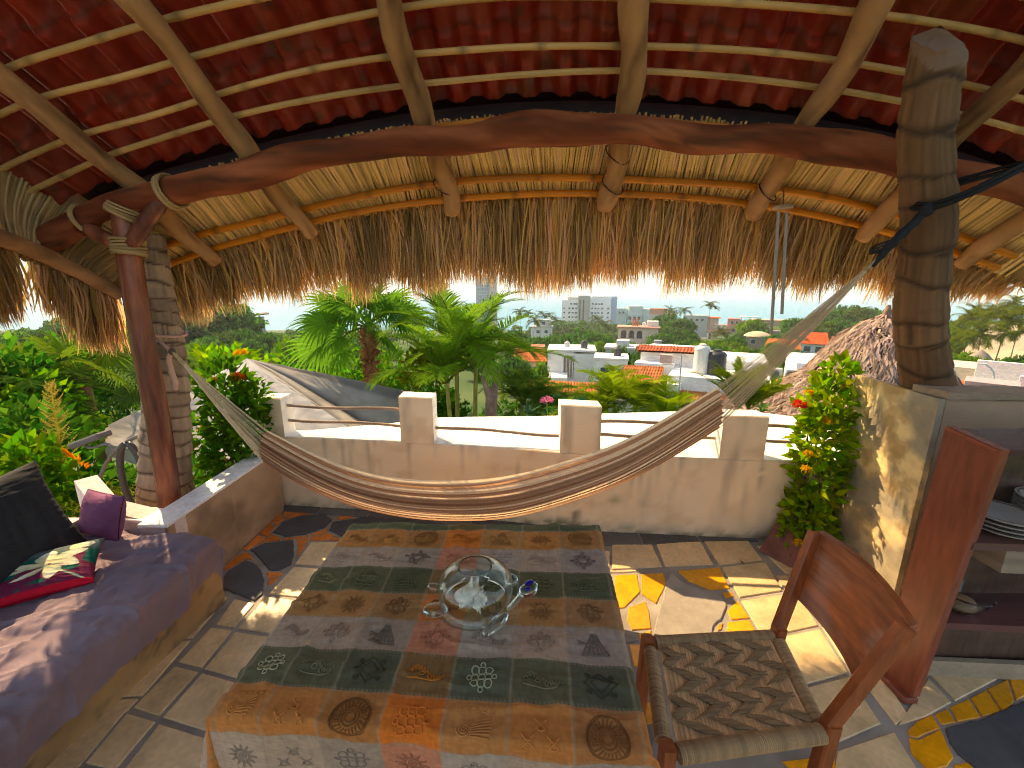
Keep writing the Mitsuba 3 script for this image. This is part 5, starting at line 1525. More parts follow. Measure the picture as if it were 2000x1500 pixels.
# hotel
h = House('hotel', 'tall white and blue hotel block with a grey stair tower by the sea', 73, 400, 'hotel')
h.box('left_wing', -25, -9.5, 0, 18, -42, -6.0, (.80, .82, .84)); h.box('right_wing', 2, 21.5, 0, 18, -42, -3.6, (.78, .82, .86))
h.box('penthouse', -20, -9.6, 2, 16, -5.9, -3.2, (.7, .68, .64))
h.box('side_wing', 21.6, 27, 2, 22, -42, -2.6, (.33, .42, .56)); h.box('stair_tower', -9.4, 1.9, -2.5, 12, -42, -1.8, (.36, .38, .36))
for x in (-8.2, -4.9): h.box('slot', x, x + 1.2, -2.62, -2.52, -40, -6, (.06, .07, .07), 'matte')
h.box('parapet', 3, 21, .3, 1.0, -3.58, -2.6, (.7, .7, .7))
for zf in (-9.6, -13.8, -18.0, -22.2, -26.4):
    for x in (-22.6, -17.6, -14.3, -11.2) if zf < -10 else (-16.2, -13, -11):
        h.win(x, zf, 2.0 if x > -22 else 1.3, 1.5)
    for x in (4, 7, 10, 13.5, 19) if zf < -10 else (4.5, 7.5, 10.5, 13):
        h.win(x, zf, 1.9, 1.5)
    h.box('ledge', -24.8, -9.6, -.5, -.06, zf - 1.9, zf - 1.5, (.72, .74, .76)); h.box('ledge', 2.2, 21.4, -.5, -.06, zf - 1.9, zf - 1.5, (.72, .74, .76))
h = House('tower_block', 'faint grey blue tower half hidden behind the palm and the thatch', -31, 500, 'tower')
h.box('wall', -12, 13, 0, 20, -45, 21, (.40, .45, .50)); h.box('balcony_stack', 4, 12.8, -2, -.02, -45, 18, (.46, .42, .38)); h.box('glass_front', -11, 3, -.4, -.02, -40, 19, (.28, .36, .44))
for zf in range(-14, 18, 4): h.box('slab', -11.5, 12.9, -2.3, -2.02, zf, zf + .5, (.5, .5, .5), 'matte')
h = House('round_building', 'pale green building with a round front right of the hotel', 100, 340, 'building')
h.box('left_wall', -14, -6.4, 0, 10, -40, -11.5, (.45, .54, .54)); h.box('right_wall', 7.2, 12, 1, 12, -40, -12, (.50, .58, .58))
h.mesh('round_front', lathe([(6.6, -40), (6.6, -17), (7.2, -16.9), (7.2, -16.2), (6.6, -16.1), (6.6, -9.6), (0, -9.5)], 40, (.5, 4, 0), (.50, .60, .60)), 'plaster', 40)
for x in (-11.5, -8.5): h.win(x, -15, 1.6, 2)
for x in (-3.2, 0.5, 4): h.box('window', x - 1.1, x + 1.1, -2.78 + abs(x - .5) * .16, -2.2 + abs(x - .5) * .2, -20.5, -18, (.06, .08, .09), 'gloss')
h = House('terracotta_building', 'flat building with brick red top storey behind the palms', 128, 350, 'building')
h.box('wall', -12, 3, 0, 10, -40, -17, (.45, .48, .45)); h.box('top_storey', -11.5, 2.5, .5, 9, -16.98, -12, (.48, .25, .17)); h.box('annex', 3.1, 9, 1, 9, -40, -14, (.5, .33, .25))
h = House('arched_house', 'cream house with three arches and a pink roof terrace', 47, 150)
h.box('wall', -8, 6, 0, 7, -17.5, -11.2, (.70, .58, .46)); h.box('roof_slab', -8.6, 6.6, -.8, 7.5, -11.18, -10.7, (.58, .32, .24)); h.box('upper', 2, 6, 2, 6.5, -10.68, -8.8, (.74, .70, .64))
for x in (-6, -3.2, -.4): h.mesh('arch', (lambda q: (np.c_[q[0][:, 0], -q[0][:, 2] - .02, q[0][:, 1]], q[1][:, ::-1], q[2]))(prism([(x - .95, -14.9), (x + .95, -14.9)] + [(x + .95 * math.cos(t), -13 + .9 * math.sin(t)) for t in np.linspace(0, math.pi, 9)], -.2, .12, 0, (.10, .08, .07))))
for x in (-3.0, -2.1, -1.2): h.mesh('chimney_pot', lathe([(.3, -10.7), (.32, -9), (.2, -8.2), (.35, -8.0), (0, -7.9)], 12, (x, 3, 0), (.42, .17, .11)), 'matte', 40)
h.mesh('water_tank', lathe([(.6, -10.7), (.6, -9.4), (0, -9.2)], 14, (1, 3, 0), (.75, .75, .74)), 'matte', 40)
h.box('retaining_wall', -10, 3, -3, -2.4, -22, -16.6, (.40, .29, .17)); h.box('terrace', -9.9, 6, -2.3, -.02, -17.4, -17, (.5, .4, .3))
h = House('white_villa', 'small white villa with a roof stair below the arched house', 27.5, 110)
h.box('wall', -3.2, 2.0, 0, 6, -20, -13.2, WHITE); h.box('roof_room', -2.2, .2, 1.5, 4.5, -13.18, -11.9, WHITE); h.box('side', 2.02, 3.6, 1, 5, -20, -12.7, WHITE)
h.win(.4, -15.8, 1.1, 1.6); h.win(-1.8, -15.4, .9, .9); h.win(2.8, -15, .8, 1)
h = House('domed_house', 'small house with a white dome and orange wall', 35.5, 100)
h.box('wall', -2.0, 2.0, 0, 4, -20, -12.5, (.56, .26, .13)); h.mesh('dome', lathe([(2.0, -12.45), (1.9, -11.9), (1.4, -11.25), (.7, -10.9), (0, -10.8)], 28, (0, 2, 0), WHITE), 'plaster', 40); h.win(.5, -14.2, .8, 1.0)
h = House('sky_blue_house', 'low white and pale blue house on the ridge among trees', 75, 180)
h.box('wall', -5, 3, 0, 7, -25, -14.2, (.55, .66, .78)); h.box('roof', -5.5, 3.5, -.5, 7.4, -14.18, -13.7, WHITE); h.box('upper', -3, 3.2, 2, 6, -13.68, -11.6, (.72, .7, .66)); h.win(-2.6, -16, 1.6, 1.3); h.win(1, -15.8, 1.6, 1.0)
h = House('grey_block', 'long grey block behind the tallest palm on the ridge', 113, 255, 'building')
h.box('wall', -7, 7, 0, 9, -40, -12.4, (.40, .43, .42)); h.box('annex', 7.1, 13, 1, 9, -40, -14, (.5, .38, .32)); h.box('roof', 7.0, 14, .4, 9.5, -13.98, -13.4, TILE, 'matte')
for x in (-5, -2, 1, 4): h.win(x, -15.2, 1.6, 1.4)
h = House('pink_house', 'two storey salmon pink house on the right ridge', 108, 205)
h.box('wall', -5, 4.5, 0, 8, -30, -14.5, (.58, .33, .26)); h.box('upper', -1, 4.6, 1, 8, -14.48, -11.2, (.52, .27, .22)); h.box('terrace_wall', -6.5, -.9, -.6, 0, -16, -14.2, (.74, .62, .54)); h.box('roof_terrace', 4.7, 13, 2, 8, -30, -12.3, (.45, .28, .22)); h.box('canopy', 4, 12.5, 1.5, 8, -10.4, -10.1, (.5, .5, .5))
for x in (5, 8.5, 12): h.box('canopy_post', x - .1, x + .1, 2.2, 2.4, -12.28, -10.42, (.4, .4, .4), 'matte')
h.win(1, -13, 1.3, 1.3); h.win(3.2, -13, 1, 1.3); h.win(-3, -16.6, 1.4, 1.5); h.win(2, -17, 1.4, 1.5)
h = House('wide_low_house', 'long low tan house right of the pink house', 142, 215)
h.box('wall', -16, 16, 0, 9, -30, -13.4, (.48, .38, .27)); h.box('roof', -16.5, 16.5, -.6, 9.5, -13.38, -12.8, (.42, .33, .24)); h.win(-8, -15, 2, 1.4); h.win(3, -15, 2, 1.4)
h = House('domed_pavilion', 'tan pavilion with a low domed roof among green bushes', 79, 132)
h.box('wall', -3.2, 3.2, 0, 6, -22, -12.4, (.30, .25, .20)); h.mesh('roof', lathe([(4.0, -12.38), (3.8, -12.0), (2.6, -11.3), (1.2, -10.9), (0, -10.8)], 28, (0, 3, 0), (.56, .46, .31)), 'plaster', 40); h.box('side_block', 3.6, 6.2, 1, 5, -22, -10.4, (.22, .19, .17)); h.win(-1, -14, 1.4, 1.4)
h = House('red_door_hut', 'white hut with a dark red door on the green slope', 82, 170, 'hut')
h.box('wall', -1.2, .9, 0, 2, -18.4, -14.5, WHITE); h.box('door', -.5, .4, -.08, -.01, -17.5, -15, (.25, .05, .05), 'matte'); h.box('long_wall', -5, 6, 1.5, 2.2, -18.4, -16.9, (.7, .64, .5)); h.box('roof', -1.5, 7, -.3, 3, -14.48, -14.2, (.2, .12, .09), 'matte')
h = House('red_roof_house', 'white house with a bright red tile roof left of the thatched cone', 77.5, 105)
h.box('wall', -2.8, 2.8, 0, 5, -20, -11.2, (.66, .70, .74)); h.tiles('roof', [(-3.6, -.7, -11.3), (3.2, -.7, -11.3), (2.6, 3, -8.6), (-3.0, 3, -8.6)], (.62, .12, .05), 0.5, .9); h.box('side', 2.9, 5.5, 1, 5, -20, -12.4, WHITE)
h.win(-1.2, -12.7, 1.4, 1.4); h.win(1.2, -12.7, 1.3, 1.4)
h = House('brown_roof_house', 'small house with a brown tile roof beside the red roofed one', 87, 108)
h.box('wall', -2, 3, 0, 4, -20, -11.8, (.62, .6, .58)); h.tiles('roof', [(-2.5, -.5, -11.9), (3.5, -.5, -11.9), (3.3, 2.5, -10.0), (-2.2, 2.5, -10.0)], (.36, .14, .08), 0.5, .9); h.win(0, -13.2, 1.2, 1.2)
h = House('hill_house', 'white house with an overhanging roof on the hazy left hill', -81.5, 130)
h.box('wall', -2.6, 3.2, 0, 6, -14, -6.2, (.60, .66, .72)); h.mesh('roof', hexa([(-3.2, -1.2, -6.0), (4.6, -1.2, -5.2), (4.6, 7, -5.2), (-3.2, 7, -6.0), (-3.2, -1.2, -5.6), (4.6, -1.2, -4.8), (4.6, 7, -4.8), (-3.2, 7, -5.6)], (.20, .17, .15)))
h.win(-.6, -7.9, .8, .8); h.win(2.3, -8, 1.1, 1.6); h.box('base', -2.4, 2.6, .2, 5.8, -18, -14.02, (.2, .2, .2), 'matte')
h = House('white_cluster_house', 'white flat roofed house with a columned loggia behind the small palm', 8.4, 58)
h.box('wall', -3.3, -1.0, 0, 6, -16, -6.6, WHITE); h.box('wall', .5, 3.4, 0, 6, -16, -6.9, WHITE); h.box('loggia_back', -.98, .48, 1.2, 6, -16, -7.2, (.5, .42, .34)); h.box('beam', -.98, .48, -.05, 1.1, -7.18, -6.7, WHITE)
for x in (-.6, -.1, .3): h.box('column', x - .07, x + .07, .05, .2, -10.5, -7.2, WHITE)
h.box('base', -.98, .48, .02, 1.18, -16, -10.52, WHITE); h.box('roof_edge', -3.4, 3.6, -.1, 6.1, -6.58, -6.3, WHITE); h.box('lower', -3.6, -.4, -4, -.1, -16, -9.6, WHITE); h.win(-2.3, -10.8, .7, .8, -4); h.win(-1.2, -10.8, .5, .5, -4)
h.mesh('water_tank', lathe([(.5, -6.28), (.5, -5.5), (.3, -5.2), (0, -5.15)], 16, (1.9, 2, 0), (.07, .07, .08)), 'satin', 40)
h.mesh('water_tank', lathe([(.4, -6.28), (.4, -5.6), (0, -5.4)], 16, (-.6, 3, 0), (.5, .5, .5)), 'satin', 40)
h = House('grey_roof_house', 'low house with a grey roof and clutter on top left of the tanks', 24.5, 80)
h.box('wall', -6, 6, 0, 6, -18, -9.4, (.55, .53, .5)); h.box('roof', -6.3, 6.3, -.3, 6.3, -9.38, -9.0, (.62, .6, .58)); h.box('shed', -4, -1.5, 1, 4, -8.98, -7.8, (.45, .47, .5)); h.box('shed', 3.2, 4.6, 1, 3, -8.98, -7.6, (.25, .27, .3)); h.win(0, -11, 1, 1)
h = House('pink_roof_house', 'small house with a pink roof in front of dark trees', 6.3, 95)
h.box('wall', -1.6, 1.2, 0, 4, -20, -11.4, (.6, .55, .5)); h.box('roof', -1.9, 1.4, -.4, 4.4, -11.38, -10.7, (.58, .20, .16), 'matte'); h.win(0, -12.6, .7, .7)
h = House('villa_between_trees', 'white villa half hidden in trees left of the hotel', 16.5, 230)
h.box('wall', -6, 6, 0, 7, -34, -17.5, (.7, .69, .66)); h.box('roof', -6.6, 6.6, -.6, 7.6, -17.48, -17, (.62, .6, .57)); h.box('upper', -3.5, 5.5, 1, 6.5, -16.98, -13.6, (.7, .69, .66)); h.win(-2, -20, 1.8, 1.6); h.win(2.6, -20, 1.8, 1.6); h.win(1, -15.3, 2, 1.5)

h = House('small_white_house', 'small white flat house between the loggia house and the long white house', 11.6, 47)
h.box('wall', -2, 1.8, 0, 4, -14, -6.0, WHITE); h.box('roof_edge', -2.1, 1.9, -.1, 4.1, -5.98, -5.75, WHITE); h.win(-.8, -7.3, .9, .8); h.win(.8, -7.3, .6, .6)
h.mesh('water_tank', lathe([(.45, -5.73), (.45, -4.9), (.2, -4.7), (0, -4.68)], 16, (.6, 2, 0), (.05, .05, .06)), 'satin', 40)
h = House('terracotta_roof_house', 'cream house with a terracotta tile roof left of the loggia house', 3.0, 66)
h.box('wall', -2.6, 2.4, 0, 5, -18, -9.2, CREAM); h.tiles('roof', [(-3, -.6, -9.3), (2.8, -.6, -9.3), (2.4, 2.8, -7.6), (-2.6, 2.8, -7.6)], TILE, .4, .7); h.win(-1, -10.6, .9, .9); h.win(1, -10.6, .9, .9)
h = House('orange_roof_house', 'white house with an orange roof among trees on the right slope', 61, 92)
h.box('wall', -3, 3, 0, 5, -18, -10.6, WHITE); h.tiles('roof', [(-3.6, -.6, -10.7), (3.6, -.6, -10.7), (3.0, 2.8, -8.9), (-3.0, 2.8, -8.9)], TILE, .45, .8); h.win(-1.4, -12, 1.1, 1.1); h.win(1.4, -12, 1.1, 1.1)

# neighbour below the terrace: long white house with tiled gables
h = House('long_white_house', 'long white house with red tile coping and orange tiled gables below', 15.6, 30)
h.box('wall', -6.0, -1.7, 0.6, 6, -12, -2.95, (.78, .77, .74)); h.box('wall', -1.68, 3.0, .9, 6, -12, -3.3, (.78, .77, .74)); h.box('wall', 4.6, 8.2, .2, 6, -12, -3.05, (.70, .73, .78))
h.box('roof_deck', -3.3, 3.0, -3.4, .88, -12, -4.0, (.8, .79, .77)); h.box('roof_deck', -6.2, -3.32, -.8, .58, -12, -3.7, (.8, .79, .77))
h.tiles('coping', [(-6.3, .2, -2.93), (-1.5, .2, -2.85), (-1.5, 1.2, -2.55), (-6.3, 1.2, -2.6)], (.36, .11, .06), .25, .5)
h.tiles('gable', [(-7.2, -3.6, -5.3), (-3.9, -3.6, -5.2), (-3.9, -1.0, -3.9), (-6.9, -1.0, -4.0)], (.44, .17, .075), .22, .4)
h.tiles('gable', [(-2.6, -4.5, -5.7), (2.2, -4.5, -5.6), (1.8, -1.6, -4.0), (-2.2, -1.6, -4.1)], (.44, .17, .075), .22, .4)
h.tiles('gable', [(3.4, -2.6, -5.4), (6.6, -2.6, -5.3), (6.6, .1, -4.0), (3.4, .1, -4.2)], (.5, .2, .09), .22, .4)
h.box('gable_wall', -3.5, -2.4, -4.2, -.8, -12, -4.5, (.76, .74, .70)); h.box('flat_roof', 5.0, 8.6, -1.5, .15, -4.4, -4.2, (.8, .79, .78)); h.box('chimney', -4.3, -3.4, -.9, -.3, -3.6, -2.95, (.4, .33, .3))
h.box('lower_wall', -7.4, 7, -4.2, -3.6, -12, -6.1, (.72, .70, .66))
for nm, lb, x, r0, col, z1 in (('water_tank', 'white concrete water tank on the long white house', -1.35, .52, (.66, .65, .62), -2.0), ('black_water_tank', 'black plastic water tank beside the white tank', -.35, .60, (.035, .037, .045), -2.35)):
    k = thing(nm, lb, 'water tank')
    m = lathe([(0, -4.0), (r0, -4.0), (r0, z1 - .35), (r0 * 1.03, z1 - .32), (r0 * 1.03, z1 - .22), (r0 * .8, z1 - .05), (r0 * .45, z1), (r0 * .45, z1 + .1), (r0 * .3, z1 + .14), (0, z1 + .14)], 32, (x, -1.6, 0), col)
    part(k, 'tank', (h.P(m[0]), m[1], m[2]), 'satin', 40)
    if r0 > .55:
        for zr in (-3.6, -3.2, -2.9):
            m = lathe([(r0 + .01, zr - .03), (r0 + .03, zr), (r0 + .01, zr + .03)], 32, (x, -1.6, 0), (.05, .05, .06)); part(k, 'rib', (h.P(m[0]), m[1], m[2]), 'satin', 40)
k = thing('antenna_pole', 'thin grey pole standing before the long white house', 'pole')
part(k, 'pole', tube(line((9.75, 23, -8), (9.6, 23, -1.75), 8), 0.04, 8, (.45, .46, .47)), 'satin', True)
for i, x in enumerate((3.35, 4.3)):
    k = thing('air_conditioner', ('beige outdoor air conditioner unit on the roof nearest the thatched cone', 'outdoor air conditioner unit on the roof left of its twin')[1 - i], 'air conditioner')
    m = cbox(x - .38, x + .38, -.9, -.4, -4.15, -3.4, (.62, .60, .54), .03); part(k, 'case', (h.P(m[0]), m[1], m[2]), 'satin')
    m = lathe([(.27, 0), (.27, .03), (.0, .03)], 24, (0, 0, 0), (.12, .12, .12)); part(k, 'fan', (h.P(np.c_[m[0][:, 0] + x - .06, -.9 - m[0][:, 2], m[0][:, 1] - 3.77]), m[1], m[2]), 'satin')

h = House('tiled_garden_wall', 'garden wall capped with a row of orange roof tiles', 2.0, 16, 'wall')
h.box('wall', -1.5, 1.5, .1, .3, -5, -2.0, (.6, .5, .4))
for i in range(26):
    x = -1.5 + i * .115
    m = tube(line((x, -.28, -2.12 - .07 * i / 26), (x, .34, -1.80 - .07 * i / 26), 4), [.062, .06, .058, .055], 10, np.array((.56, .20, .08)) * (0.8 + .4 * ((i * 7) % 5) / 5)); part(h.k, 'tile', (h.P(m[0]), m[1], m[2]), 'matte', True)
h2 = House('green_fence', 'green mesh fence in front of the tiled garden wall', 1.95, 14.6, 'fence')
ms = []
for i in range(60):
    x = -.9 + i * .03
    ms += [tube(line((x, 0, -2.6), (x + .4, 0, -1.95), 3), .004, 4, (.02, .22, .11), caps=False), tube(line((x + .4, 0, -2.6), (x, 0, -1.95), 3), .004, 4, (.02, .22, .11), caps=False)]
h2.mesh('mesh', cat(ms)); 
for x in (-.9, .0, .9): h2.mesh('fence_post', tube(line((x, .03, -4), (x, .03, -1.8), 3), .025, 8, (.03, .16, .09)), 'matte', True)
h2.box('sheet', -.95, 1.3, .06, .08, -3.4, -1.98, (.03, .25, .15), 'matte')

# right edge
h = House('red_deck_house', 'white house with a flat orange red roof at the right picture edge', 37, 30)
h.box('wall', -2.6, 6, .5, 6, -12, -6.1, WHITE); h.mesh('roof', hexa([(-3.6, -1.2, -5.6), (5, -3.2, -6.5), (6, .4, -5.4), (-3.2, .4, -5.4), (-3.6, -1.2, -5.35), (5, -3.2, -6.25), (6, .4, -5.15), (-3.2, .4, -5.15)], (.60, .13, .06))); h.box('back_wall', -1.7, 6, 2.0, 2.4, -5.1, -3.6, WHITE); h.box('vent', .6, 1.0, -.6, -.1, -5.3, -4.2, (.7, .7, .72)); h.box('vent_cap', 1.02, 1.3, -.6, -.1, -5.25, -4.2, (.1, .12, .2), 'matte')
h = House('concrete_house', 'unfinished concrete house with a dark opening beyond the trunk', 39.5, 34)
h.box('wall', -3.4, .2, 0, 5, -14, -4.6, (.55, .47, .36)); h.box('opening', .25, 2.6, .4, 4.8, -14, -4.9, (.16, .14, .13)); h.box('roof', .1, 2.8, .2, 5, -4.88, -4.7, (.4, .36, .32))
h = House('yellow_wall', 'bright yellow garden wall with a mauve roof beyond the trunk', 23.5, 20, 'wall')
h.box('wall', -1.2, .55, 0, .2, -6, -3.35, (.78, .56, .03)); h.box('mauve_roof', -.6, 1.3, .6, 2.4, -4, -2.75, (.36, .28, .29))
h = House('street_lamp', 'curved white street lamp by the red roof', 33.6, 28, 'street lamp')
h.mesh('mast', tube(spline([(0, 0, -9), (0, 0, -4.6), (-.1, 0, -3.6), (-.5, 0, -3.2)], 16), .05, 8, (.6, .6, .6)), 'satin', True); h.mesh('head', rbox((-.62, 0, -3.2), (.4, .16, .09), 0, .02, (.65, .65, .62)), 'satin')
h = House('tan_marquee', 'big pale tan canopy roof among the coconut palms', 76, 62, 'canopy')
h.mesh('canopy', cat([(np.array([(-6, 0, -10), (7, 0, -8), (7, 4, -3.2), (-3, 4, -3.4)]), quads([[0, 1, 2, 3]]), (.66, .56, .42)), (np.array([(-3, 4, -3.4), (7, 4, -3.2), (7, 9, -8), (-3, 9, -8)]), quads([[0, 1, 2, 3]]), (.6, .5, .38))]))
h = House('grey_palapa', 'small grey thatched hut below the coconut palms', 60, 52, 'hut')
h.mesh('roof', lathe([(2.6, -8.6), (1.6, -7.2), (.7, -6), (0, -5.4)], 20, (0, 0, 0), (.26, .22, .19)), 'matte', True); h.box('wall', -1.6, 1.6, -1.6, 1.6, -13, -8.3, (.5, .45, .38))
# ------------------------------------------------------------------ trees
rng = np.random.default_rng(21)


def crown(seed, nclump, per, size, col, zlo=0.28):
    r = np.random.default_rng(seed)
    d = unit(r, nclump * 3)
    d = d[d[:, 2] > -0.55][:nclump]
    cc = d * r.uniform(0.55, 0.86, (len(d), 1)) * (1, 1, 1)
    P, N, A, C = [], [], [], []
    for q in cc:
        o = unit(r, per)
        rad = r.uniform(0.20, 0.34)
        p = q + o * rad * r.uniform(0.7, 1.05, (per, 1)) * (1, 1, .8)
        nn_ = o * .8 + (0, 0, .5) + r.normal(0, .35, (per, 3))
        P.append(p); N.append(nn_); A.append(np.cross(nn_, unit(r, per)))
        C.append(np.asarray(col) * r.uniform(.65, 1.3) * np.c_[r.uniform(.8, 1.25, per), r.uniform(.85, 1.2, per), r.uniform(.7, 1.2, per)])
    P = np.vstack(P); P[:, 2] = zlo + (1 - zlo) * (P[:, 2] + 0.75) / 1.8
    n = len(P)
    N = np.vstack(N); N /= np.linalg.norm(N, axis=1, keepdims=True)
    return leaves(P, N, np.vstack(A), r.uniform(.7, 1.3, n) * size, r.uniform(.5, .8, n) * size, np.vstack(C), 0.15)


def wood_mesh(seed, col=(0.12, 0.09, 0.065)):
    r = np.random.default_rng(seed)
    ms = [tube(spline([(0, 0, -.06), (.03, .02, .2), (-.02, .03, .45), (.02, 0, .72)], 10), np.linspace(.075, .022, 10), 7, col)]
    for i in range(6):
        a = i * 1.05 + r.uniform(-.3, .3); z = r.uniform(.25, .5)
        ms.append(tube(spline([(0, 0, z), (.3 * math.cos(a), .3 * math.sin(a), z + .12), (.62 * math.cos(a), .62 * math.sin(a), z + .26)], 6), np.linspace(.035, .01, 6), 5, col))
    return cat(ms)


def feather(r, origin, az, el, L, droop, nl, ll, wid, col, rcol=(0.20, 0.22, 0.06), rr=0.012, k=14, vee=0.55, lk=4, ldroop=0.3):
    """a pinnate palm frond: curved rib with two rows of drooping leaflets"""
    s = np.linspace(0, 1, k)
    e = el - droop * s ** 1.4
    h = np.stack([np.cos(e) * math.cos(az), np.cos(e) * math.sin(az), np.sin(e)], 1)
    rib = np.asarray(origin, float) + np.vstack([[0, 0, 0], np.cumsum(h[:-1] * L / (k - 1), axis=0)])
    m = [tube(rib, np.linspace(rr, rr * .2, k), 5, rcol, caps=False)]
    t = np.linspace(0.16, 0.995, nl)
    side_ = np.array([-math.sin(az), math.cos(az), 0.0])
    base = np.stack([np.interp(t, s, rib[:, i]) for i in range(3)], 1)
    fw = np.stack([np.interp(t, s, h[:, i]) for i in range(3)], 1); fw /= np.linalg.norm(fw, axis=1, keepdims=True)
    up = np.cross(fw, side_); up *= np.sign(up[:, 2:3] + 1e-6)
    prof = ll * np.sin(np.pi * (0.12 + 0.83 * t)) ** 0.65
    q = np.linspace(0, 1, lk)
    for sg in (-1, 1):
        a = 0.55 + 0.35 * t + r.normal(0, .06, nl)
        d = side_ * sg * np.cos(a)[:, None] * 1.0 + fw * np.sin(a)[:, None] + up * (vee * (1 - .5 * t))[:, None]
        d /= np.linalg.norm(d, axis=1, keepdims=True)
        path = base[:, None] + d[:, None] * (prof * r.uniform(.85, 1.1, nl))[:, None, None] * q[None, :, None]
        path[..., 2] -= (ldroop * prof[:, None] * q[None] ** 2) * r.uniform(.5, 1.3, (nl, 1))
        w = wid * np.interp(q, [0, .3, .7, 1], [.7, 1, .8, .08])[None] * np.ones((nl, 1))
        sd = np.cross(d, up); sd /= np.linalg.norm(sd, axis=1, keepdims=True) + 1e-9
        cc = np.asarray(col) * r.uniform(.75, 1.25, (nl, 1)) * np.c_[r.uniform(.85, 1.2, nl), np.ones(nl), r.uniform(.8, 1.1, nl)]
        m.append(strips(path, w, sd * .8 + fw * .3, cc))
    return cat(m)


def coco_parts(seed, nf, nl, wid, col):
    """unit palm: crown radius about 1, trunk top at the origin"""
    r = np.random.default_rng(seed)
    fr = [feather(r, (0, 0, 0), i * 2.4 + r.uniform(-.2, .2), r.uniform(-.15, 1.25), r.uniform(.95, 1.25), r.uniform(1.0, 1.6), nl, .36, wid, np.asarray(col) * r.uniform(.7, 1.25), rr=.02, k=8, lk=3, ldroop=.9) for i in range(nf)]
    return fr


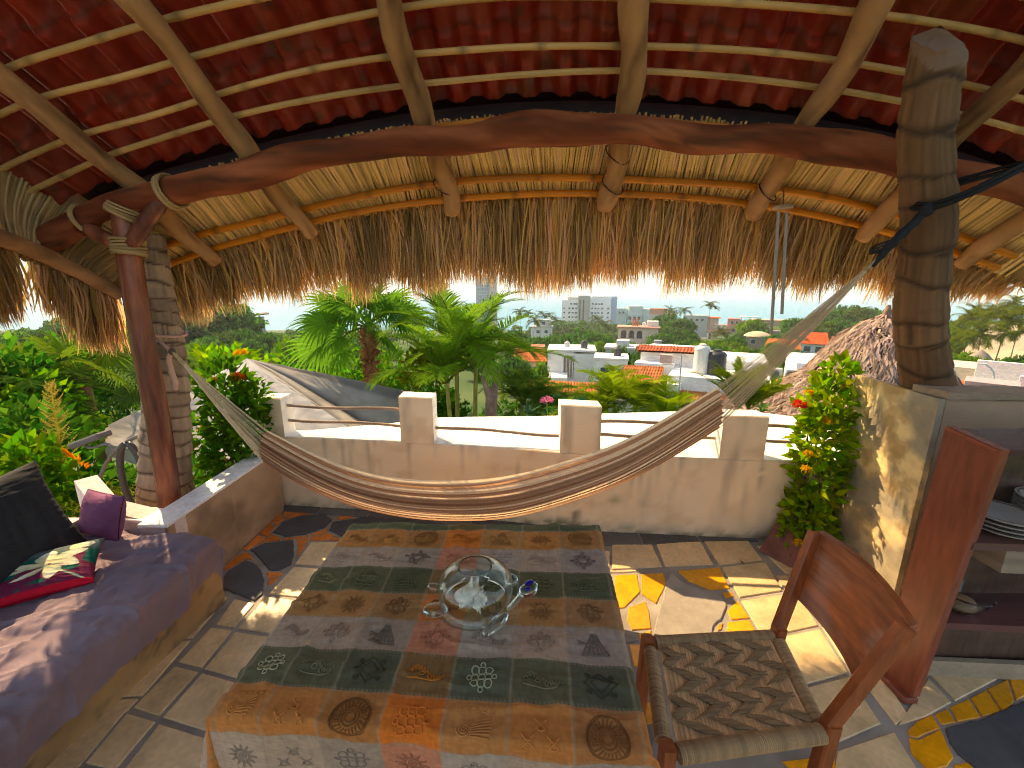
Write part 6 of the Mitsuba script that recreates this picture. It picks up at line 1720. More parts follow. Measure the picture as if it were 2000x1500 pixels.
G1, G2 = (0.075, 0.165, 0.035), (0.150, 0.260, 0.035)
VAR = {'b': [], 'g': [], 'p': [], 'c': []}
for i in range(3):
    wd = mk(wood_mesh(i), 'matte', True)
    VAR['b'].append((mk(crown(40 + i, 60, 26, .155, G1), 'leaf'), wd))
    VAR['g'].append((mk(crown(50 + i, 46, 30, .16, G2), 'leaf'), wd))
    VAR['p'].append(mk(cat(coco_parts(60 + i, 15, 14, .06, (0.075, 0.115, 0.022))), 'leaf'))
    VAR['c'].append(mk(cat(coco_parts(70 + i, 19, 26, .038, (0.115, 0.150, 0.022))), 'leaf'))
COCOT = mk(tube(spline([(0, 0, -1.0), (.03, .01, -.6), (-.01, .0, -.25), (0, 0, .02)], 12), np.linspace(.03, .018, 12) * 1.0, 8, (.22, .17, .12)), 'matte', True)
TREES = [(-85.2,122.0,-15.9,15.1,10.0,'b'),(-89.2,118.0,-13.4,10.9,6.8,'b'),(-93.6,115.0,-16.4,8.4,5.6,'b'),(-74.5,112.0,-17.5,9.7,6.5,'b'),(-70.5,118.0,-15.9,6.5,4.3,'b'),(-75.3,104.0,-17.6,8.6,5.7,'b'),(-65.2,100.0,-18.0,7.3,4.9,'b'),(-79.9,98.0,-18.0,7.2,4.8,'b'),(-68.2,120.0,-16.9,5.5,3.7,'b'),(-89.9,116.0,-13.3,10.3,3.1,'p'),(-92.5,117.0,-13.1,9.5,2.6,'p'),(-140.5,140.0,-15.8,11.5,7.7,'b'),(-144.4,150.0,-17.4,11.0,7.3,'b'),(-161.2,150.0,-19.3,12.3,8.2,'b'),(-175.2,150.0,-23.3,12.3,8.2,'b'),(-186.9,150.0,-25.2,12.3,8.2,'b'),(-110.7,110.0,-15.6,8.0,5.4,'b'),(-117.9,130.0,-18.8,9.5,6.3,'b'),(-111.2,100.0,-16.5,7.3,4.9,'b'),(152.7,190.0,-17.6,13.9,9.3,'b'),(136.3,180.0,-17.6,11.5,7.7,'b'),(159.2,185.0,-16.7,11.8,7.9,'b'),(160.5,175.0,-16.6,11.2,7.5,'b'),(114.2,165.0,-17.3,9.1,6.0,'b'),(102.2,140.0,-19.6,12.0,4.3,'b'),(118.7,150.0,-18.5,11.2,7.3,'b'),(119.7,140.0,-19.6,11.2,6.0,'b'),(91.8,158.0,-18.7,11.0,5.4,'g'),(93.2,150.0,-19.2,8.2,4.6,'b'),(99.2,150.0,-19.2,8.2,5.5,'b'),(137.4,150.0,-18.5,10.3,6.4,'b'),(83.3,175.0,-19.7,16.9,3.8,'p'),(79.0,190.0,-21.2,15.7,3.5,'p'),(76.3,200.0,-22.1,15.9,4.1,'p'),(8.3,210.0,-26.4,18.6,3.8,'p'),(16.4,230.0,-27.5,18.4,3.6,'p'),(3.7,200.0,-26.2,19.5,3.7,'p'),(20.4,230.0,-27.4,17.2,3.9,'p'),(10.0,180.0,-24.5,15.4,4.4,'p'),(23.1,220.0,-26.6,14.5,4.0,'p'),(46.9,230.0,-27.1,15.5,4.2,'p'),(44.6,200.0,-24.2,12.0,4.1,'p'),(61.2,120.0,-17.4,8.3,3.2,'p'),(69.3,100.0,-14.8,6.2,2.8,'p'),(86.5,118.0,-17.3,9.0,2.9,'p'),(92.3,120.0,-18.1,10.8,2.9,'p'),(142.3,170.0,-16.8,11.4,5.2,'p'),(83.3,75.0,-11.5,9.5,2.8,'c'),(92.1,80.0,-12.7,11.0,3.0,'c'),(74.5,62.0,-9.6,8.5,3.2,'c'),(68.6,60.0,-9.9,6.6,2.7,'c'),(71.4,58.0,-9.4,6.2,2.5,'c'),(117.4,100.0,-18.6,16.7,3.7,'c'),(111.9,100.0,-18.1,16.3,3.0,'c'),(86.9,70.0,-10.5,9.7,3.4,'c'),(71.0,64.0,-10.5,6.0,2.7,'c'),(108.5,90.0,-16.1,16.3,2.7,'c'),(57.0,50.0,-10.4,4.8,1.8,'g'),(54.3,46.0,-10.4,4.7,1.7,'g'),(56.7,46.0,-10.2,4.6,1.7,'b'),(61.6,55.0,-10.4,4.4,2.0,'g'),(62.7,50.0,-10.0,4.3,1.5,'b'),(77.7,210.0,-23.0,14.1,7.7,'b'),(73.4,180.0,-21.2,12.5,6.6,'b'),(60.0,170.0,-20.5,9.9,6.2,'b'),(52.3,140.0,-20.8,9.0,6.0,'b'),(57.7,140.0,-19.1,6.4,4.3,'b'),(48.1,110.0,-17.4,7.1,4.0,'b'),(38.1,95.0,-17.1,7.0,3.2,'b'),(51.2,105.0,-17.5,7.7,5.1,'g'),(53.9,100.0,-17.5,7.3,4.9,'g'),(37.2,80.0,-15.6,6.4,2.9,'g'),(41.6,75.0,-14.7,5.4,3.2,'g'),(48.3,80.0,-14.9,5.9,3.9,'b'),(55.6,82.0,-15.3,6.0,4.0,'b'),(40.4,64.0,-13.4,4.9,2.7,'b'),(51.2,70.0,-13.4,4.9,2.6,'b'),(55.0,128.0,-18.6,8.7,3.6,'b'),(24.2,150.0,-22.7,11.7,6.4,'b'),(28.8,140.0,-21.8,10.2,6.8,'b'),(15.6,125.0,-20.6,10.1,6.1,'b'),(8.6,115.0,-19.6,9.5,5.6,'b'),(17.5,100.0,-18.8,8.6,5.5,'b'),(9.5,95.0,-18.0,7.5,4.6,'b'),(21.6,96.0,-18.1,8.7,4.1,'b'),(3.4,110.0,-19.1,8.8,4.7,'b'),(4.4,88.0,-16.9,6.2,3.8,'b'),(18.6,90.0,-17.3,8.9,2.7,'g'),(23.7,100.0,-18.6,10.0,3.0,'b'),(12.1,80.0,-16.0,6.0,2.9,'b'),(1.7,140.0,-21.7,11.6,5.1,'b'),(61.3,330.0,-47.3,27.2,18.1,'b'),(49.1,330.0,-42.5,21.1,14.1,'b'),(72.5,300.0,-39.2,19.2,12.8,'b'),(86.2,290.0,-39.8,21.2,14.1,'b'),(37.9,340.0,-39.5,18.7,12.4,'b'),(-235.8,470.6,-41.5,4.3,2.6,'b'),(601.7,485.0,-42.3,6.6,4.1,'b'),(-360.3,461.4,-40.4,5.3,3.5,'b'),(-346.0,484.9,-42.3,5.1,3.4,'g'),(4.3,467.6,-41.1,6.3,4.4,'b'),(9.0,470.2,-41.3,5.1,3.7,'g'),(437.7,465.0,-40.8,6.6,4.8,'b'),(-498.6,477.2,-41.7,6.5,4.6,'g'),(-139.0,481.2,-42.0,7.9,5.1,'b'),(-125.3,472.0,-41.9,8.8,5.1,'b'),(-208.6,422.2,-38.6,5.7,3.5,'b'),(-462.2,447.4,-39.9,6.8,3.5,'g'),(-357.8,429.2,-38.7,8.6,5.3,'b'),(-194.9,429.1,-38.9,6.6,4.3,'b'),(1.6,441.4,-39.6,5.0,2.6,'g'),(-336.1,424.4,-38.7,7.1,2.7,'p'),(-427.4,430.1,-38.8,7.7,5.4,'b'),(-145.9,441.9,-39.8,8.3,4.6,'b'),(6.0,442.6,-39.7,6.3,3.9,'g'),(-345.0,434.0,-39.1,5.1,3.2,'b'),(115.0,442.7,-39.7,7.3,4.5,'b'),(-295.7,436.6,-39.0,5.8,4.3,'b'),(-452.7,432.8,-39.2,5.2,2.6,'g'),(424.1,423.1,-38.0,6.0,3.1,'g'),(208.9,434.8,-38.8,6.8,3.9,'b'),(-494.9,442.8,-39.7,3.8,2.2,'g'),(-388.7,391.7,-36.7,6.3,2.4,'p'),(-89.4,405.4,-36.9,8.6,4.8,'b'),(457.7,389.3,-35.7,6.6,4.6,'b'),(-328.8,389.4,-36.5,8.3,5.1,'b'),(485.9,398.1,-36.7,6.7,4.0,'b'),(-477.1,415.6,-38.1,3.2,1.8,'p'),(-419.8,399.2,-37.1,5.1,2.6,'b'),(200.0,394.5,-36.6,6.0,4.3,'b'),(-321.6,392.0,-36.6,8.0,5.4,'g'),(-182.1,399.7,-36.6,6.6,4.6,'b'),(-63.8,388.2,-36.2,8.8,5.5,'b'),(-303.4,411.9,-37.3,6.3,4.5,'b'),(499.3,390.5,-36.2,6.9,4.3,'b'),(-401.0,402.6,-37.7,6.4,4.5,'b'),(-356.3,358.1,-35.1,6.8,2.3,'p'),(339.9,364.4,-31.4,5.0,2.6,'g'),(433.5,381.4,-34.8,10.7,2.4,'p'),(-273.9,363.2,-35.0,6.5,4.2,'b'),(167.5,371.7,-34.9,6.0,3.5,'b'),(-272.5,362.5,-35.0,8.6,5.6,'g'),(199.9,386.8,-36.1,8.2,4.8,'b'),(85.4,359.7,-35.0,7.1,4.5,'b'),(-419.1,386.5,-36.5,6.0,3.1,'b'),(60.8,358.3,-34.8,6.0,3.2,'b'),(464.3,384.3,-35.6,5.3,3.1,'b'),(386.0,360.9,-31.9,7.6,5.4,'b'),(-408.7,376.5,-35.8,8.8,4.8,'g'),(-346.9,342.8,-34.3,7.8,5.5,'g'),(381.1,332.8,-27.4,6.9,4.2,'g'),(213.1,353.4,-33.1,5.7,3.6,'g'),(-157.0,353.3,-35.1,8.1,4.9,'b'),(-365.9,331.4,-33.5,5.8,4.3,'b'),(71.0,354.9,-34.5,5.0,2.8,'b'),(-363.1,350.6,-34.6,6.4,3.6,'b'),(460.2,335.0,-31.5,8.1,5.3,'b'),(18.6,333.2,-33.7,9.0,6.1,'b'),(-150.3,330.5,-33.3,8.8,5.8,'b'),(31.4,331.5,-33.6,7.5,3.9,'b'),(411.3,332.0,-29.3,6.5,2.7,'p'),(-408.1,353.6,-34.7,5.1,3.6,'g'),(-21.0,354.2,-34.8,8.2,5.0,'b'),(-92.4,353.0,-34.6,7.7,2.3,'p'),(-318.1,336.9,-33.4,7.7,5.0,'g'),(-192.8,316.3,-32.6,5.7,4.0,'b'),(-177.9,329.2,-33.0,5.8,3.4,'b'),(98.1,315.7,-32.7,5.1,3.7,'b'),(-280.4,312.6,-32.7,6.8,3.6,'b'),(-12.9,314.7,-32.6,10.4,2.3,'p'),(196.8,316.4,-30.2,7.7,3.9,'b'),(-286.3,305.6,-32.5,8.4,2.6,'p'),(-142.0,308.5,-32.1,7.7,5.4,'b'),(-405.5,330.5,-33.5,3.6,2.5,'b'),(428.2,314.3,-27.9,5.3,3.6,'b'),(-229.0,326.7,-33.1,8.7,6.1,'g'),(-146.1,306.4,-31.9,8.8,2.4,'p'),(-210.5,314.2,-32.6,6.6,2.2,'p'),(74.8,321.1,-33.0,10.2,2.6,'p'),(-208.3,310.8,-32.4,6.6,4.1,'g'),(-256.7,299.7,-31.7,7.2,5.0,'b'),(-384.8,295.9,-31.5,2.5,1.9,'b'),(-8.7,285.1,-30.7,5.3,2.8,'b'),(-241.5,304.9,-32.1,9.0,5.3,'b'),(18.1,301.0,-31.6,8.4,4.5,'b'),(-302.2,299.9,-32.3,7.5,2.3,'p'),(-300.1,296.0,-32.0,6.6,4.8,'b'),(-10.6,299.7,-31.7,6.3,3.3,'g'),(-273.1,292.2,-31.6,8.1,4.3,'g'),(-136.4,294.0,-31.3,6.2,3.9,'b'),(-130.1,296.8,-31.5,6.4,3.9,'g'),(-191.3,283.6,-30.9,6.4,2.9,'p'),(-216.5,301.4,-32.0,6.4,4.1,'b'),(32.1,285.6,-30.9,6.2,2.8,'p'),(313.5,286.1,-18.6,5.2,3.7,'b'),(-249.9,287.8,-30.8,6.1,3.4,'b'),(-219.9,273.9,-30.4,6.5,3.0,'p'),(149.1,274.8,-28.1,5.9,3.2,'b'),(-360.2,262.0,-29.6,2.6,3.2,'b'),(-94.7,267.9,-30.4,6.9,3.5,'g'),(-361.6,278.7,-30.9,3.7,2.8,'b'),(267.6,270.0,-19.7,9.3,2.2,'p'),(-262.2,270.7,-30.3,8.4,6.2,'b'),(235.1,281.8,-23.7,6.4,3.2,'b'),(-326.1,266.1,-29.9,6.3,4.3,'b'),(-361.1,277.1,-30.8,3.6,2.1,'b'),(-266.5,279.0,-30.8,8.1,5.3,'b'),(322.4,282.2,-18.1,7.6,4.0,'b'),(-285.5,273.9,-30.6,6.7,3.9,'b'),(13.1,279.5,-30.8,7.9,4.0,'b'),(301.6,264.4,-16.7,7.4,3.9,'b'),(-261.9,283.1,-30.9,6.9,4.8,'b'),(-80.8,245.1,-28.7,8.9,5.5,'g'),(-26.9,252.8,-28.6,9.0,5.0,'g'),(327.6,241.9,-15.2,8.2,6.0,'b'),(-181.9,250.5,-29.0,5.8,3.6,'b'),(60.6,260.5,-29.1,5.5,3.7,'g'),(-291.5,254.0,-29.4,6.3,2.5,'p'),(-164.3,247.4,-28.9,7.2,4.5,'b'),(218.1,260.6,-22.7,6.3,2.8,'p'),(-67.8,242.9,-28.4,6.3,3.5,'b'),(-271.2,255.2,-29.7,8.5,5.1,'b'),(-225.9,251.2,-29.4,8.1,4.3,'b'),(-65.1,260.2,-29.6,7.3,3.9,'g'),(-96.6,243.5,-28.6,6.5,3.3,'b'),(-25.0,251.5,-28.6,7.5,4.2,'b'),(288.6,255.8,-16.6,7.7,1.8,'p'),(-225.0,251.1,-29.4,7.2,4.8,'b'),(-268.8,240.4,-28.8,8.7,6.4,'b'),(-131.8,240.7,-28.6,6.9,3.6,'b'),(-180.2,226.9,-27.4,8.4,4.8,'g'),(-176.0,234.3,-27.8,8.2,5.7,'g'),(-86.3,242.3,-28.6,7.2,4.2,'b'),(-136.6,232.3,-27.9,7.5,5.1,'b'),(-231.7,237.7,-28.5,8.6,4.5,'b'),(-4.1,229.2,-27.7,6.3,3.0,'p'),(180.4,241.9,-22.7,6.7,3.7,'b'),(-275.6,234.0,-28.4,8.9,6.3,'g'),(-206.6,234.1,-28.2,9.0,5.7,'b'),(-307.9,231.8,-27.8,4.7,2.9,'b'),(-310.5,229.4,-27.5,4.1,3.7,'g'),(-71.5,236.3,-28.3,6.8,2.8,'p'),(-122.3,228.1,-27.6,7.9,5.6,'b'),(-269.3,236.6,-28.5,7.9,5.3,'b'),(-253.7,222.1,-26.8,8.5,4.4,'b'),(-283.8,209.6,-26.5,5.3,1.8,'p'),(-248.8,218.1,-26.5,7.7,5.8,'g'),(-222.0,221.0,-27.2,8.0,4.5,'g'),(-15.9,222.5,-27.3,8.1,5.4,'b'),(116.3,222.8,-22.6,6.0,3.6,'g'),(-125.3,221.7,-27.1,7.2,5.2,'g'),(114.5,213.5,-20.4,5.8,3.3,'g'),(-26.3,218.8,-27.2,8.6,6.0,'g'),(-142.4,209.3,-26.0,7.5,5.4,'g'),(-210.9,216.3,-26.8,5.5,3.0,'g'),(283.6,220.0,-16.5,9.7,2.4,'p'),(-277.1,211.2,-26.7,6.2,2.0,'p'),(-208.8,208.6,-25.9,8.3,5.8,'b'),(-254.8,223.3,-26.9,6.1,2.8,'p'),(-119.5,211.7,-26.2,7.5,3.8,'b'),(-90.5,199.0,-25.9,8.6,6.3,'g'),(-177.1,201.7,-25.3,8.4,5.2,'g'),(-67.3,206.7,-26.6,5.7,3.1,'b'),(-161.0,195.7,-24.4,6.0,3.8,'g'),(-212.1,204.5,-25.4,7.4,4.2,'b'),(204.2,195.6,-16.4,5.4,3.2,'g'),(-60.2,192.6,-25.7,8.8,4.7,'b'),(-209.7,198.8,-24.6,8.2,5.7,'b'),(21.3,193.5,-25.1,7.9,4.7,'b'),(-179.5,181.9,-21.6,5.6,4.2,'b'),(-19.6,184.0,-25.0,7.6,2.6,'p'),(-225.6,177.2,-21.9,5.7,1.4,'p'),(-127.8,187.6,-23.7,8.5,2.4,'p'),(209.3,182.3,-16.6,6.7,3.9,'g'),(139.2,180.2,-13.8,7.9,5.7,'b'),(-63.7,177.2,-24.4,8.6,5.5,'b'),(-18.8,182.1,-24.9,6.1,3.6,'b'),(-54.6,186.7,-25.3,7.0,3.0,'p'),(-200.8,164.0,-18.1,4.1,1.6,'p'),(175.8,177.2,-16.5,7.0,4.2,'b'),(163.4,169.4,-16.9,8.4,5.1,'b'),(-109.6,174.7,-22.5,6.1,4.1,'g'),(140.2,176.6,-14.1,7.4,4.6,'b'),(180.3,168.1,-17.3,8.0,4.2,'b'),(-164.3,169.8,-19.6,6.7,4.6,'b'),(-157.2,174.1,-20.7,7.2,3.9,'b'),(52.3,172.4,-22.0,5.3,3.3,'g'),(-106.5,161.7,-20.4,8.6,6.3,'b'),(-26.5,159.4,-23.3,5.3,3.0,'b'),(-135.8,157.1,-18.1,6.6,4.3,'b'),(-176.2,162.0,-17.5,8.4,6.0,'b'),(28.8,159.5,-23.0,6.7,4.7,'b'),(-61.4,156.8,-21.9,8.9,5.9,'g'),(-25.9,156.0,-23.1,7.5,5.2,'b'),(-119.2,141.2,-15.2,6.0,3.7,'b'),(9.3,144.9,-22.2,8.3,4.9,'b'),(-72.2,141.4,-18.4,7.5,2.5,'p'),(81.3,144.7,-18.0,5.9,3.5,'b'),(-26.1,146.1,-22.2,5.4,3.4,'g'),(-84.5,148.8,-18.9,6.0,3.6,'g'),(-114.9,143.1,-15.8,6.7,4.2,'b'),(-151.3,147.2,-15.4,9.2,2.4,'p'),(-92.9,135.0,-14.7,7.4,2.4,'p'),(157.3,135.2,-19.5,6.9,4.1,'b'),(-12.0,135.7,-21.4,7.6,4.1,'b'),(-102.3,139.5,-15.4,6.4,4.1,'b'),(-96.9,134.1,-14.3,5.8,4.0,'b'),(-143.9,130.0,-13.2,4.3,2.8,'b'),(165.6,132.2,-19.5,5.8,3.2,'b'),(96.7,140.1,-19.6,6.6,4.9,'g'),(-129.5,127.2,-13.4,5.5,4.1,'b'),(145.0,121.5,-19.7,6.5,3.9,'b'),(108.1,129.9,-19.7,8.1,5.0,'g'),(-116.9,129.5,-13.6,6.2,3.4,'b'),(56.8,125.6,-18.4,6.1,4.4,'b'),(140.4,127.9,-19.7,5.7,3.0,'b'),(87.7,125.7,-18.8,8.3,4.9,'b'),(-13.4,126.5,-20.7,6.5,4.6,'g'),(-92.4,111.7,-13.3,6.9,4.6,'b'),(32.8,118.1,-19.8,8.0,5.6,'b'),(77.3,115.4,-16.1,6.8,5.0,'b'),(-36.5,116.9,-19.3,7.6,4.6,'g'),(-20.7,113.2,-19.7,7.9,4.2,'g'),(-143.4,118.2,-12.8,3.3,2.1,'g'),(-139.7,111.2,-13.0,3.6,2.9,'b'),(135.5,119.1,-19.6,6.9,4.7,'b'),(-36.3,116.0,-19.3,5.0,3.6,'b'),(-125.2,104.6,-13.6,5.7,3.1,'g'),(-94.7,104.0,-13.8,8.5,4.4,'g'),(136.9,102.7,-19.0,8.0,5.2,'b'),(-131.9,107.6,-13.4,4.8,2.7,'b'),(-74.8,105.7,-15.5,6.4,3.0,'p'),(-43.2,106.6,-18.3,8.6,6.1,'b'),(-114.3,109.6,-13.1,9.7,2.8,'p'),(58.8,108.2,-15.6,5.8,3.6,'b'),(-8.1,109.1,-19.2,6.8,3.6,'g'),(-65.1,101.1,-16.8,7.4,4.2,'b'),(-100.9,98.1,-14.1,7.7,4.9,'b'),(-103.1,95.3,-14.1,5.9,3.8,'g'),(-75.2,97.1,-16.0,6.4,3.5,'g'),(-48.5,102.6,-18.0,6.7,4.1,'g'),(100.3,99.9,-17.0,6.6,4.8,'b'),(-118.6,102.7,-13.7,6.3,3.8,'b'),(-72.1,98.8,-16.2,5.2,3.3,'b'),(-90.6,95.3,-14.6,6.7,4.6,'b'),(-64.2,92.3,-16.4,6.0,4.3,'b'),(-53.5,94.2,-17.1,5.7,3.1,'g'),(58.7,89.8,-14.5,5.5,3.3,'b'),(-44.1,90.4,-17.2,5.1,2.8,'g'),(-48.2,89.8,-16.9,6.4,3.5,'b'),(122.0,90.5,-17.3,7.8,4.0,'g'),(-112.7,92.3,-14.1,7.1,3.6,'b'),(-100.5,83.7,-14.4,6.5,4.9,'b'),(-8.0,85.9,-16.8,6.7,3.5,'b'),(-105.7,83.0,-14.2,7.4,3.7,'b'),(-46.3,87.2,-16.7,8.7,4.7,'b'),(-65.6,85.9,-15.9,6.7,3.8,'g'),(-111.6,85.7,-14.1,6.4,3.5,'b'),(41.0,87.3,-16.3,6.9,4.3,'g'),(-92.9,85.9,-14.7,5.2,3.0,'g'),(-89.1,79.1,-14.6,6.3,4.3,'b'),(81.9,78.2,-12.2,5.8,3.3,'g'),(-87.4,76.7,-14.6,5.0,2.5,'b'),(49.3,77.0,-14.5,5.9,3.4,'g'),(-42.0,78.4,-15.9,8.9,5.7,'g'),(-78.1,77.4,-15.1,8.5,6.3,'b'),(80.2,79.2,-12.4,8.9,5.5,'g'),(-62.6,70.7,-14.6,8.5,4.7,'b'),(-1.0,69.9,-14.9,8.9,2.4,'p'),(-34.7,73.4,-15.3,6.3,4.1,'b'),(-77.4,74.8,-14.9,5.9,3.0,'b'),(-85.5,74.9,-14.6,6.5,3.3,'b'),(-54.8,75.0,-15.1,7.8,4.8,'b'),(11.1,75.1,-15.5,5.5,2.9,'b'),(-40.1,71.6,-15.0,5.2,2.9,'b'),(17.8,67.1,-14.4,3.6,2.2,'g'),(-84.5,66.4,-13.6,3.1,1.1,'c'),(-59.6,66.8,-14.2,5.0,1.8,'c'),(-24.1,67.7,-14.5,3.3,2.0,'b'),(86.1,66.1,-9.7,5.4,1.9,'c'),(3.3,64.4,-14.1,3.8,2.3,'b'),(74.0,67.9,-10.7,3.3,1.1,'c'),(67.7,65.8,-10.9,4.5,2.7,'g'),(56.4,63.8,-12.0,4.8,2.9,'b'),(52.9,53.2,-11.0,3.7,2.2,'g'),(-17.9,52.8,-12.4,3.6,2.2,'b'),(-41.4,49.9,-12.3,4.2,2.5,'g'),(-42.4,49.7,-12.2,5.1,1.8,'c'),(-22.7,49.6,-12.1,2.7,1.6,'g'),(-22.8,45.0,-11.6,4.0,1.4,'c'),(-8.1,45.5,-11.5,4.8,1.7,'c'),(-54.4,42.2,-11.4,3.2,1.9,'b'),(-12.7,43.5,-11.3,4.6,2.8,'b'),(-52.4,43.7,-11.6,4.7,1.6,'c'),(-30.3,36.2,-10.4,4.4,1.6,'c'),(-42.4,36.3,-10.3,4.0,2.4,'g'),(-21.9,36.3,-10.5,4.1,2.5,'b'),(-45.8,34.4,-10.1,2.9,1.8,'g'),(-29.2,28.1,-9.2,2.6,1.6,'g'),(-15.8,27.8,-9.2,3.6,1.3,'c'),(-19.2,29.4,-9.4,2.3,0.8,'c'),(-37.4,27.0,-9.0,2.1,1.3,'g'),(-13.6,21.0,-8.2,3.0,1.8,'b'),(-15.9,21.9,-8.3,3.7,1.3,'c'),(12.1,52.0,-12.6,6.7,1.9,'g'),(20.2,75.0,-15.2,7.6,2.3,'b'),(0.0,60.0,-13.4,6.3,2.9,'b'),(3.5,50.0,-12.2,5.8,1.4,'g'),(20.2,62.0,-14.0,8.3,1.9,'b'),(28.3,45.0,-11.8,6.9,1.6,'g'),(28.3,40.0,-11.2,6.3,1.2,'g'),(38.4,50.0,-12.2,6.5,1.8,'b'),(33.9,60.0,-13.3,7.1,2.2,'g'),(46.5,70.0,-13.8,7.2,2.6,'g'),(41.1,80.0,-15.3,7.1,2.9,'b'),(33.0,75.0,-15.0,6.8,2.3,'g'),(7.8,34.0,-10.1,4.7,1.2,'g'),(10.2,40.0,-11.0,5.3,1.2,'b'),(3.1,40.0,-10.9,4.4,1.2,'g'),(1.8,48.0,-12.0,4.5,1.8,'b'),(13.7,60.0,-13.6,5.0,1.5,'c'),(36.4,45.0,-11.7,6.3,1.9,'b'),(-111.5,59.8,-12.7,4.2,2.5,'g'),(56.0,26.6,-8.5,5.9,3.5,'g'),(72.1,30.5,-8.3,5.8,3.5,'b'),(-34.6,13.3,-5.6,6.1,3.7,'b'),(93.0,54.2,-8.3,6.1,3.7,'g'),(57.4,28.1,-8.6,4.7,2.8,'g'),(-50.5,17.2,-7.0,3.7,2.2,'g'),(23.1,4.2,-2.0,3.8,2.3,'g'),(105.7,61.7,-10.7,5.9,3.6,'g'),(-110.3,60.8,-12.9,5.5,3.3,'b'),(49.8,18.7,-7.5,3.7,2.2,'b'),(48.1,15.5,-6.4,3.8,2.3,'b'),(-30.8,9.0,-4.0,6.2,3.7,'b'),(86.4,37.7,-8.3,5.0,3.0,'g'),(47.3,14.1,-5.9,4.0,2.4,'b'),(-112.6,65.2,-13.2,5.8,3.5,'g'),(32.2,6.6,-3.0,4.8,2.9,'b'),(133.1,70.4,-14.5,5.8,3.5,'b'),(-102.2,57.8,-12.8,6.4,3.8,'b'),(103.9,63.3,-10.6,4.2,2.5,'g'),(122.0,66.5,-13.4,5.5,3.3,'b'),(-73.9,37.1,-10.3,5.1,3.1,'b'),(127.3,63.8,-13.4,5.9,3.5,'g'),(49.9,24.1,-8.5,3.9,2.3,'b'),(-115.7,64.5,-13.1,3.7,2.2,'g'),(43.2,18.5,-7.4,4.9,2.9,'b'),(60.8,34.9,-9.0,4.6,2.8,'b'),(-48.2,26.3,-8.6,6.5,3.9,'g'),(105.2,55.9,-10.0,6.0,3.6,'b'),(19.0,8.6,-3.8,3.8,2.3,'b'),(-32.2,15.0,-6.2,4.6,2.8,'g'),(134.7,72.3,-14.7,5.4,3.3,'b'),(124.4,75.0,-14.8,5.9,3.5,'b'),(-74.9,40.6,-10.8,5.9,3.5,'g'),(126.1,74.0,-14.7,5.9,3.6,'b'),(97.3,48.4,-8.5,3.6,2.2,'g'),(-99.2,51.1,-12.0,4.1,2.5,'b'),(125.4,64.9,-13.4,3.9,2.3,'b'),(74.2,31.6,-8.2,5.8,3.5,'b'),(-86.7,44.4,-11.2,5.1,3.0,'b'),(120.1,73.7,-14.2,6.1,3.6,'b'),(114.3,56.1,-11.5,4.8,2.9,'b'),(-80.5,43.3,-11.0,4.2,2.5,'b'),(47.4,13.6,-5.7,6.4,3.9,'b'),(51.8,20.7,-8.0,5.3,3.2,'b'),(-112.8,56.1,-12.4,5.7,3.4,'g')]
MARKS = [('white hotel', 73, 400), ('grey blue tower', -31, 500), ('round fronted green building', 100, 340), ('brick red storey', 128, 350), ('arched house', 47, 150), ('white villa with the roof stair', 27.5, 110), ('white dome', 35.5, 100), ('sky blue house', 75, 180), ('long grey block', 113, 255), ('pink house', 108, 205), ('long low tan house', 142, 215), ('domed pavilion', 79, 132), ('red door hut', 82, 170), ('red roofed house', 77.5, 105), ('white house on the left hill', -81.5, 130), ('white house with a loggia', 8.4, 58), ('small pink roof', 6.3, 95), ('villa between trees', 16.5, 230), ('long white house', 15.6, 30), ('tan marquee', 76, 62), ('concrete house', 39.5, 34), ('grey canopy', -9, 12), ('red post', -75, 80), ('fan palm by the canopy', -45, 120)]
KIND = {'b': ('leafy_tree', 'dark leafy tree', 'tree'), 'g': ('bright_tree', 'bright green tree', 'tree'), 'p': ('coconut_palm', 'slender coconut palm', 'palm tree'), 'c': ('coconut_palm', 'full crowned coconut palm', 'palm tree')}
for i, (x, y, z, hgt, rad, kd) in enumerate(TREES):
    nm, lb, ct = KIND[kd]
    dd = [(abs(x / y - hx / hy) + 0.02 * abs(math.log(y / hy)), hn, hy, hx) for hn, hx, hy in MARKS]
    _, hn, hy, hx = min(dd)
    da = x / y - hx / hy
    rel = ('left of' if da < -0.03 else 'right of' if da > 0.03 else '') 
    rel = (('behind and ' if y > hy else 'in front and ') + rel) if rel else ('behind' if y > hy else 'below')
    size = 'small ' if hgt < 5 else 'large ' if hgt > 8.5 else ''
    full = '%s%s %s the %s' % (size, lb, rel, hn)
    full = full.replace('full crowned coconut', 'bushy coconut').replace('slender coconut', 'coconut')
    lb = lb.replace('full crowned coconut', 'bushy coconut').replace('slender coconut', 'coconut')
    k = thing(nm, full, ct, full.replace(lb, lb + 's'))
    rz = (i * 77.7) % 360
    if kd in 'bg':
        W = T().translate((x, y, z)).rotate((0, 0, 1), rz).scale((rad, rad, hgt))
        cr, wd = VAR[kd][i % 3]
        scene[k + '__crown'] = {**cr, 'to_world': W}
        if y < 140: scene[k + '__trunk'] = {**wd, 'to_world': W}
    else:
        lean = ((i * 37) % 11 - 5) * 1.2
        W = T().translate((x, y, z + hgt - rad * .35)).rotate((0, 0, 1), rz).scale((rad, rad, rad))
        scene[k + '__crown'] = {**VAR[kd][i % 3], 'to_world': W}
        scene[k + '__trunk'] = {**COCOT, 'to_world': T().translate((x, y, z + hgt - rad * .35)).rotate((0, 1, 0), lean).scale((max(rad * .9, 2), max(rad * .9, 2), hgt))}

